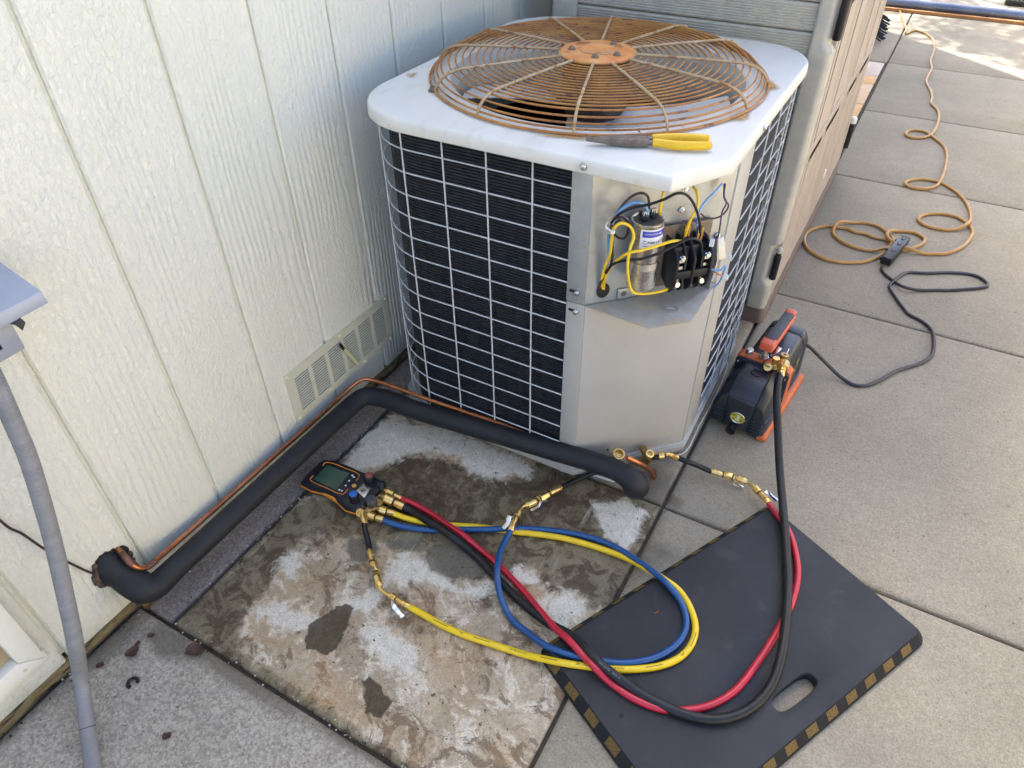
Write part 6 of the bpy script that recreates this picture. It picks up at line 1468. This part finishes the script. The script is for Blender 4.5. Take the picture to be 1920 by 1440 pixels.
b = B(); b.tube([PL(0.043, 0.124, 0.187), PL(0.044, 0.130, 0.192), PL(0.044, 0.138, 0.196)], 0.0018, 8, 3); b.build('cap_pin', M['steel'], pump)
b = B(); b.tube([PL(0.041, 0.115, 0.166), PL(0.030, 0.108, 0.176), PL(0.016, 0.104, 0.176), PL(0.004, 0.092, 0.166), PL(0.004, 0.080, 0.156), PL(0.012, 0.074, 0.152)], 0.0012, 6, 5); b.build('cap_tether', M['rubber'], pump)

# ================================================================ CORDS
tan = [(1.1571,2.4692,0.0062),(1.1194,2.4876,0.0062),(1.0822,2.4851,0.0062),(1.0478,2.4975,0.0062),(1.0188,2.4953,0.0062),(0.9876,2.5057,0.0062),(0.9547,2.5017,0.0062),(0.9172,2.4907,0.0062),(0.8887,2.4617,0.0062),(0.8681,2.4234,0.0062),(0.8638,2.3632,0.0062),(0.8785,2.3108,0.0062),(0.9058,2.2753,0.0062),(0.9485,2.2493,0.0062),(0.9925,2.2491,0.0062),(1.0335,2.2633,0.0062),(1.0832,2.2980,0.0062),(1.1178,2.3567,0.0062),(1.1365,2.4244,0.0062),(1.1441,2.4750,0.0062),(1.1373,2.5147,0.0062),(1.1129,2.5504,0.0062),(1.0817,2.5791,0.0062),(1.0402,2.5846,0.0062),(0.9963,2.5657,0.0062),(0.9613,2.5283,0.0062),(0.9452,2.4920,0.0062),(0.9475,2.4481,0.0062),(0.9682,2.4150,0.0062),(1.0016,2.3898,0.0062),(1.0484,2.3770,0.0062),(1.0914,2.3835,0.0062),(1.1260,2.3980,0.0062),(1.1557,2.4099,0.0062),(1.1900,2.4407,0.0062),(1.2171,2.4762,0.0062),(1.2401,2.5224,0.0062),(1.2398,2.5611,0.0062),(1.2072,2.5876,0.0062),(1.1755,2.5840,0.0062),(1.1479,2.5737,0.0062),(1.1235,2.5382,0.0062),(1.1195,2.5007,0.0062),(1.1363,2.4666,0.0062),(1.1653,2.4441,0.0062),(1.1990,2.4373,0.0062),(1.2474,2.4469,0.0062),(1.2816,2.4613,0.0062),(1.3167,2.4843,0.0062),(1.3619,2.5584,0.0062),(1.3827,2.6379,0.0062),(1.3858,2.7060,0.0062),(1.3673,2.7555,0.0062),(1.3255,2.7944,0.0062),(1.2819,2.7950,0.0062),(1.2380,2.7715,0.0062),(1.2118,2.7382,0.0062),(1.2063,2.7019,0.0062),(1.2313,2.6686,0.0062),(1.2766,2.6609,0.0062),(1.3281,2.6795,0.0062),(1.3637,2.7259,0.0062),(1.3750,2.8066,0.0062),(1.3650,2.8886,0.0062),(1.3354,2.9797,0.0062),(1.2909,3.0466,0.0062),(1.2409,3.0864,0.0062),(1.1797,3.0820,0.0062),(1.1390,3.0489,0.0062),(1.1255,3.0080,0.0062),(1.1483,2.9814,0.0062),(1.1947,2.9898,0.0062),(1.2337,3.0325,0.0062),(1.2501,3.1196,0.0062),(1.2545,3.2150,0.0062),(1.2540,3.2995,0.0062),(1.2472,3.4160,0.0062),(1.2254,3.5039,0.0062),(1.1772,3.5822,0.0062),(1.1388,3.6337,0.0062),(1.0914,3.6305,0.0062),(1.0678,3.5961,0.0062),(1.0681,3.5529,0.0062),(1.0952,3.5317,0.0062),(1.1397,3.5553,0.0062),(1.1678,3.6128,0.0062),(1.1798,3.7068,0.0062),(1.1809,3.8291,0.0062),(1.1684,3.9503,0.0062),(1.1280,4.0548,0.0062),(1.1252,4.1405,0.0062),(1.1119,4.2328,0.0062),(1.0740,4.3931,0.0062),(1.0726,4.4920,0.0062),(1.0780,4.6401,0.0062),(1.0576,4.8046,0.0062),(1.0584,4.9550,0.0062),(1.0518,5.0966,0.0062),(1.0283,5.2623,0.0062),(0.9703,5.3929,0.0062),(0.9102,5.4311,0.0062),(0.8682,5.3267,0.0062),(0.8579,5.4183,0.0062),(0.8365,5.5506,0.0062),(0.7949,5.7403,0.0062),(0.7540,5.9434,0.0062),(0.7071,6.1579,0.0062),(0.6545,6.3480,0.0062),(0.5619,6.5700,0.0062)]
lift = {}
tz = []
for i, p in enumerate(tan):
    z = 0.0062
    for j, q in enumerate(tan):
        if j < i - 3 and math.hypot(p[0] - q[0], p[1] - q[1]) < 0.030: z = 0.0175
    tz.append((p[0], p[1], z))
ec = E('extension_cord', (tan[0][0], tan[0][1], 0), label='tan extension cord lying in loose loops on the concrete walkway', cat='extension cord')
b = B(); b.tube(tz, 0.0060, 8, 5); b.build('cord', M['cord_tan'], ec)
e0, e1 = Vector((1.1408,2.3026,0.0160)), Vector((1.1765,2.4855,0.0160)); ed = (e1 - e0).normalized(); es = Vector((ed.y, -ed.x, 0)); el = (e1 - e0).length
Xe = Matrix((es, ed, Vector((0, 0, 1)))).transposed()
b = B(); b.box((e0 + e1) / 2 + Vector((0, 0, 0.003)), (0.036, el, 0.030), mtx=Xe); b.build('socket_block', M['plastic_black'], ec, 0.006)
b = B()
for t in (0.3, 0.62, 0.86): b.box(e0 + ed * el * t + Vector((0, 0, 0.0186)), (0.012, 0.004, 0.0012), mtx=Xe); b.box(e0 + ed * (el * t + 0.012) + es * 0.005 + Vector((0, 0, 0.0186)), (0.003, 0.008, 0.0012), mtx=Xe); b.box(e0 + ed * (el * t + 0.012) - es * 0.005 + Vector((0, 0, 0.0186)), (0.003, 0.008, 0.0012), mtx=Xe)
b.build('socket_slot', M['ink'], ec)
b = B(); b.box(e1 + ed * 0.004 + Vector((0, 0, 0.003)), (0.034, 0.012, 0.028), mtx=Xe); b.build('end_cap', M['grip'], ec, 0.005)
b = B()
for t in (0.05, 0.42, 0.85): b.box(e0 + ed * el * t - es * 0.019 + Vector((0, 0, 0.006)), (0.006, 0.014, 0.012), mtx=Xe)
b.build('socket_cover', M['plastic_black'], ec, 0.002)
pcp = [(1.1387,2.2895,0.0120),(1.1357,2.2758,0.0060),(1.1483,2.2459,0.0052),(1.1822,2.2121,0.0052),(1.2064,2.1787,0.0130),(1.2323,2.1758,0.0125),(1.2627,2.1930,0.0060),(1.3078,2.2188,0.0052),(1.3497,2.2414,0.0052),(1.3927,2.2718,0.0052),(1.4269,2.2973,0.0052),(1.4489,2.3200,0.0052),(1.4496,2.3420,0.0052),(1.4232,2.3719,0.0052),(1.3946,2.3751,0.0052),(1.3413,2.3577,0.0052),(1.2703,2.3156,0.0052),(1.2141,2.2890,0.0052),(1.1942,2.2482,0.0052),(1.1827,2.2087,0.0052),(1.1744,2.1716,0.0052),(1.1991,2.1145,0.0052),(1.2250,2.0676,0.0052),(1.2472,2.0336,0.0052),(1.2855,2.0129,0.0052),(1.3152,1.9793,0.0052),(1.3285,1.9117,0.0052),(1.3276,1.8427,0.0052),(1.3033,1.7908,0.0052),(1.2510,1.7247,0.0052),(1.2109,1.6506,0.0052),(1.1818,1.6143,0.0052),(1.1544,1.6045,0.0052),(1.1162,1.6131,0.0120),(1.0696,1.6175,0.0400),(1.0350,1.6021,0.0750),(1.0125,1.5782,0.1050)] + [tuple(PL(0.045, 0.312, 0.10))]
pc = B(); pc.tube(pcp, 0.0052, 8, 6)
tag(pc.build('power_cord', M['cord_black']), 'black power cord curving from the vacuum pump to the tan cord socket', 'power cord')

# ================================================================ PLIERS on the lid
q0, q1 = Vector((0.5995,0.9523,0.8120)), Vector((0.7887,1.0397,0.8120)); ld_ = (q1 - q0).normalized(); ls = Vector((-ld_.y, ld_.x, 0)); ll = (q1 - q0).length
def PP(t, s_, z=0.0): return q0 + ld_ * (ll * t) + ls * s_ + Vector((0, 0, z - 0.812 + LZ + 0.002))
pl = E('pliers', PP(0.5, 0, 0.001), label='long nose pliers with bright yellow grips lying on the white lid', cat='pliers')
for s_, nm in ((1, 'jaw'), (-1, 'jaw')):
    b = B(); prof = [(0.0, 0.0002, 0.0022, 0.006, 0.011), (0.12, 0.0003, 0.0055, 0.004, 0.013), (0.25, 0.0003, 0.0088, 0.002, 0.014), (0.36, 0.0003, 0.0115, 0.001, 0.0145), (0.44, 0.0003, 0.0115, 0.001, 0.0145), (0.50, 0.001, 0.0095, 0.001, 0.0135)]
    b.stack([[PP(t, s_ * a, z0), PP(t, s_ * c, z0), PP(t, s_ * c, z1), PP(t, s_ * a, z1)] for t, a, c, z0, z1 in prof]); b.build(nm, M['steel_dull'], pl, 0.0008)
b = B(); b.lathe(PP(0.42, 0.0, 0.0135), (0, 0, 1), [(0, 0.0072), (0.0012, 0.0070), (0.0016, 0.0055)], 20); b.build('pivot', M['steel_dull'], pl)
for s_ in (1, -1):
    b = B(); b.tube([PP(0.46, s_ * 0.005, 0.0075), PP(0.53, s_ * 0.0068, 0.0075), PP(0.60, s_ * 0.0078, 0.0075)], 0.0046, 8, 3); b.build('tang', M['steel_dull'], pl)
    b = B(); path = [PP(0.532, s_ * 0.0086, 0.0092), PP(0.58, s_ * 0.0098, 0.0092), PP(0.70, s_ * 0.0160, 0.0082), PP(0.85, s_ * 0.0165, 0.0082), PP(0.96, s_ * 0.0145, 0.0082), PP(0.995, s_ * 0.0135, 0.0082)]
    b.tube(path, lambda t: (0.0066 + 0.0010 * math.sin(math.pi * min(1, t * 1.15))) * (1 if t < 0.93 else max(0.35, 1 - ((t - 0.93) / 0.075) ** 2)), 14, 6); b.build('grip', M['yellow_grip'], pl)

# ================================================================ FAR OBJECTS
b = B(); b.tube([(0.30, 5.985, 0.036), (4.2, 6.005, 0.036)], 0.031, 18, 1)
pole = b.build('metal_pole', M['pole']); tag(pole, 'long dark grey metal pole lying across the far end of the walkway', 'pole')
b = B(); b.box((2.25, 5.925, 0.009), (3.9, 0.03, 0.018)); tag(b.build('pole_glint', M['glint'], bevel=0.002), 'thin orange batten lying in front of the metal pole', 'glint')  # solid orange strip in place of sunlight reflected on the pole's underside
dm = E('doormat', (1.85, 6.62, 0), label='dark coarse bristle doormat at the far right corner', cat='doormat')
b = B(); b.prism(round_poly([(1.385, 6.43), (2.3, 6.40), (2.32, 6.85), (1.40, 6.88)], 0.03, 4), 0.0, 0.035); b.build('mat_base', M['doormat'], dm, 0.008)
b = B(); random.seed(11)
for i in range(2600):
    x, y = 1.39 + 0.92 * random.random(), 6.43 + 0.43 * random.random(); a = random.random() * 6.28; h = 0.045 + 0.016 * random.random(); dx, dy = 0.012 * math.cos(a), 0.012 * math.sin(a)
    b.add([(x - 0.003, y, 0.03), (x + 0.003, y, 0.03), (x + dx, y + dy, h)], [(0, 1, 2)])
o_ = b.build('bristles', M['doormat'], dm, smooth=False); o_['kind'] = 'stuff'
br = E('brush_head', (0.70, 5.35, 0), label='dark bristled brush head poking out beyond the shed', cat='brush')
b = B(); b.box((0.675, 5.30, 0.05), (0.05, 0.62, 0.04), rz=0.06); b.build('block', M['plastic_black'], br, 0.006)
b = B()
for i in range(16):
    y = 5.02 + 0.038 * i; x = 0.69 - 0.06 * (y - 5.3)
    b.tube([(x, y, 0.045), (x + 0.05 + 0.01 * (i % 3), y + 0.006 * ((i % 2) * 2 - 1), 0.02)], 0.005, 5, 1)
o_ = b.build('bristles', M['plastic_black'], br); o_['kind'] = 'stuff'
# ================================================================ LITTER
def leaf_obj(px, size, rot, label, curl=0.5):
    c = Vector(px); b = B(); nx_, ny_ = 7, 5; vv = []
    rs_ = random.random() * 6
    for i in range(nx_):
        t = i / (nx_ - 1); w = math.sin(math.pi * min(1, t * 0.9 + 0.06)) ** 0.8 * 0.42
        for j in range(ny_):
            s_ = j / (ny_ - 1) * 2 - 1
            x = (t - 0.5) * size; y = s_ * w * size * (1 + 0.3 * math.sin(5 * t + rs_ + s_ * 2))
            z = 0.0016 + curl * size * (0.35 * s_ * s_ + 0.25 * math.sin(3 * t + rs_) ** 2) * 0.8
            vv.append((c.x + x * math.cos(rot) - y * math.sin(rot), c.y + x * math.sin(rot) + y * math.cos(rot), c.z + z))
    b.add(vv, [(i * ny_ + j, (i + 1) * ny_ + j, (i + 1) * ny_ + j + 1, i * ny_ + j + 1) for i in range(nx_ - 1) for j in range(ny_ - 1)])
    o = b.build('dead_leaf', M['leaf'], origin=tuple(c)); tag(o, label, 'leaf', 'dead leaves on the concrete by the wall')
leaf_obj((0.1817,0.1798,0.0000), 0.036, 0.55, 'largest brown dead leaf, by the joint at the stained slab')
leaf_obj((0.0757,0.1200,0.0000), 0.026, 1.2, 'curled reddish brown leaf on the rough slab near the wall')
leaf_obj((0.0440,0.0729,0.0000), 0.015, 0.3, 'small dark leaf nearest the grey conduit')
leaf_obj((0.0788,0.1613,0.0000), 0.013, 0.9, 'small brown leaf close to the bent end of the foam pipe')
leaf_obj((0.0699,0.1371,0.0000), 0.012, 2.2, 'tiny leaf just above the curled reddish brown leaf')
leaf_obj((0.2619,0.0435,0.0000), 0.016, 0.2, 'dark brown leaf scrap alone on the rough slab, nearest the camera')
leaf_obj((0.3507,0.7238,0.0000), 0.012, 2.0, 'dark leaf scrap on the stained slab right of the gauge', 0.1)
b = B(); c = Vector((0.1287,0.0792,0.0040)); b.tube([c + Vector((0.009 * math.cos(a), 0.009 * math.sin(a), 0)) for a in (0.6, 1.5, 2.4, 3.3, 4.2, 5.0)], 0.0035, 6, 4); o = b.build('rubber_scrap', M['rubber']); tag(o, 'small black curled rubber scrap on the rough slab', 'scrap')
b = B(); c = Vector((0.0165,0.2038,0.0000)); b.lathe(c, (0.1, 0, 1), [(0, 0.008), (0.012, 0.008), (0.013, 0.006), (0.022, 0.006), (0.023, 0.007), (0.03, 0.007)], 10); o = b.build('pipe_stub', M['brass_old']); tag(o, 'short dull brass stub standing under the bend of the foam pipe', 'pipe stub')
b = B(); b.tube([(0.9334,0.6771,0.0262),(0.9315,0.6700,0.0272),(0.9273,0.6697,0.0262)], 0.0011, 6, 3); o = b.build('wire_clipping', M['copper']); tag(o, 'tiny copper wire clipping lying on the kneeling mat', 'clipping')
random.seed(23); b = B(); bd = B()
def pebble(bb, x, y, s_):
    k = 5; pts0 = [(x + s_ * (0.7 + 0.5 * random.random()) * math.cos(6.283 * i / k), y + s_ * (0.7 + 0.5 * random.random()) * math.sin(6.283 * i / k), 0.0) for i in range(k)]
    pts1 = [(x + (p[0] - x) * 0.6, y + (p[1] - y) * 0.6, s_ * (0.5 + 0.4 * random.random())) for p in pts0]
    bb.stack([pts0, pts1])
for i in range(90):
    pebble(random.choice((b, bd)), 0.004 + abs(random.gauss(0, 0.012)), random.uniform(-0.3, 0.9), random.uniform(0.0012, 0.003))
for i in range(80):
    t = random.random(); pebble(random.choice((b, bd)), 0.09 + 0.75 * t, J0 + random.gauss(0, 0.006), random.uniform(0.001, 0.0026))
    pebble(random.choice((b, bd)), JL + random.gauss(0, 0.006), 0.2 + 0.7 * t, random.uniform(0.001, 0.0026))
for i in range(320):
    pebble(random.choice((b, bd, bd)), random.uniform(0.02, 1.9), random.uniform(-0.2, 3.2), random.uniform(0.0006, 0.0016))
tag(b.build('pale_grit', M['grit'], smooth=False), kind='stuff'); tag(bd.build('dark_grit', M['grit_dark'], smooth=False), kind='stuff')

# ================================================================ TREE beyond the house end (shades the far walkway in dapples)
tr = E('shade_tree', (-2.1, 9.2, 0), label='leafy tree beyond the end of the house', cat='tree')
b = B(); b.tube([(-2.1, 9.2, -0.03), (-2.05, 9.25, 1.2), (-2.15, 9.15, 2.6), (-2.0, 9.2, 4.2)], lambda t: 0.16 - 0.09 * t, 10, 4)
random.seed(5)
for i in range(9):
    a = i * 2.4; z = 2.2 + 0.25 * i
    b.tube([(-2.1, 9.2, z), (-2.1 + 0.7 * math.cos(a), 9.2 + 0.7 * math.sin(a), z + 0.5), (-2.1 + 1.5 * math.cos(a), 9.2 + 1.5 * math.sin(a), z + 0.9)], lambda t: 0.05 - 0.035 * t, 6, 3)
b.build('trunk', M['bark'], tr)
b = B()
cl = []
for i in range(70):
    a = random.random() * 6.28; r = 2.2 * random.random() ** 0.5; cl.append((-2.1 + r * math.cos(a), 9.2 + r * math.sin(a), random.uniform(3.2, 6.0)))
for i in range(36000):
    c = random.choice(cl); p = Vector((c[0] + random.gauss(0, 0.22), c[1] + random.gauss(0, 0.22), c[2] + random.gauss(0, 0.2)))
    d = Vector((random.gauss(0, 1), random.gauss(0, 1), random.gauss(0, 0.5))).normalized(); s_ = d.orthogonal().normalized(); l = random.uniform(0.05, 0.09)
    b.add([p, p + d * l * 0.5 + s_ * l * 0.3, p + d * l, p + d * l * 0.5 - s_ * l * 0.3], [(0, 1, 2, 3)])
b.build('crown', M['leaf_green'], tr, smooth=False)
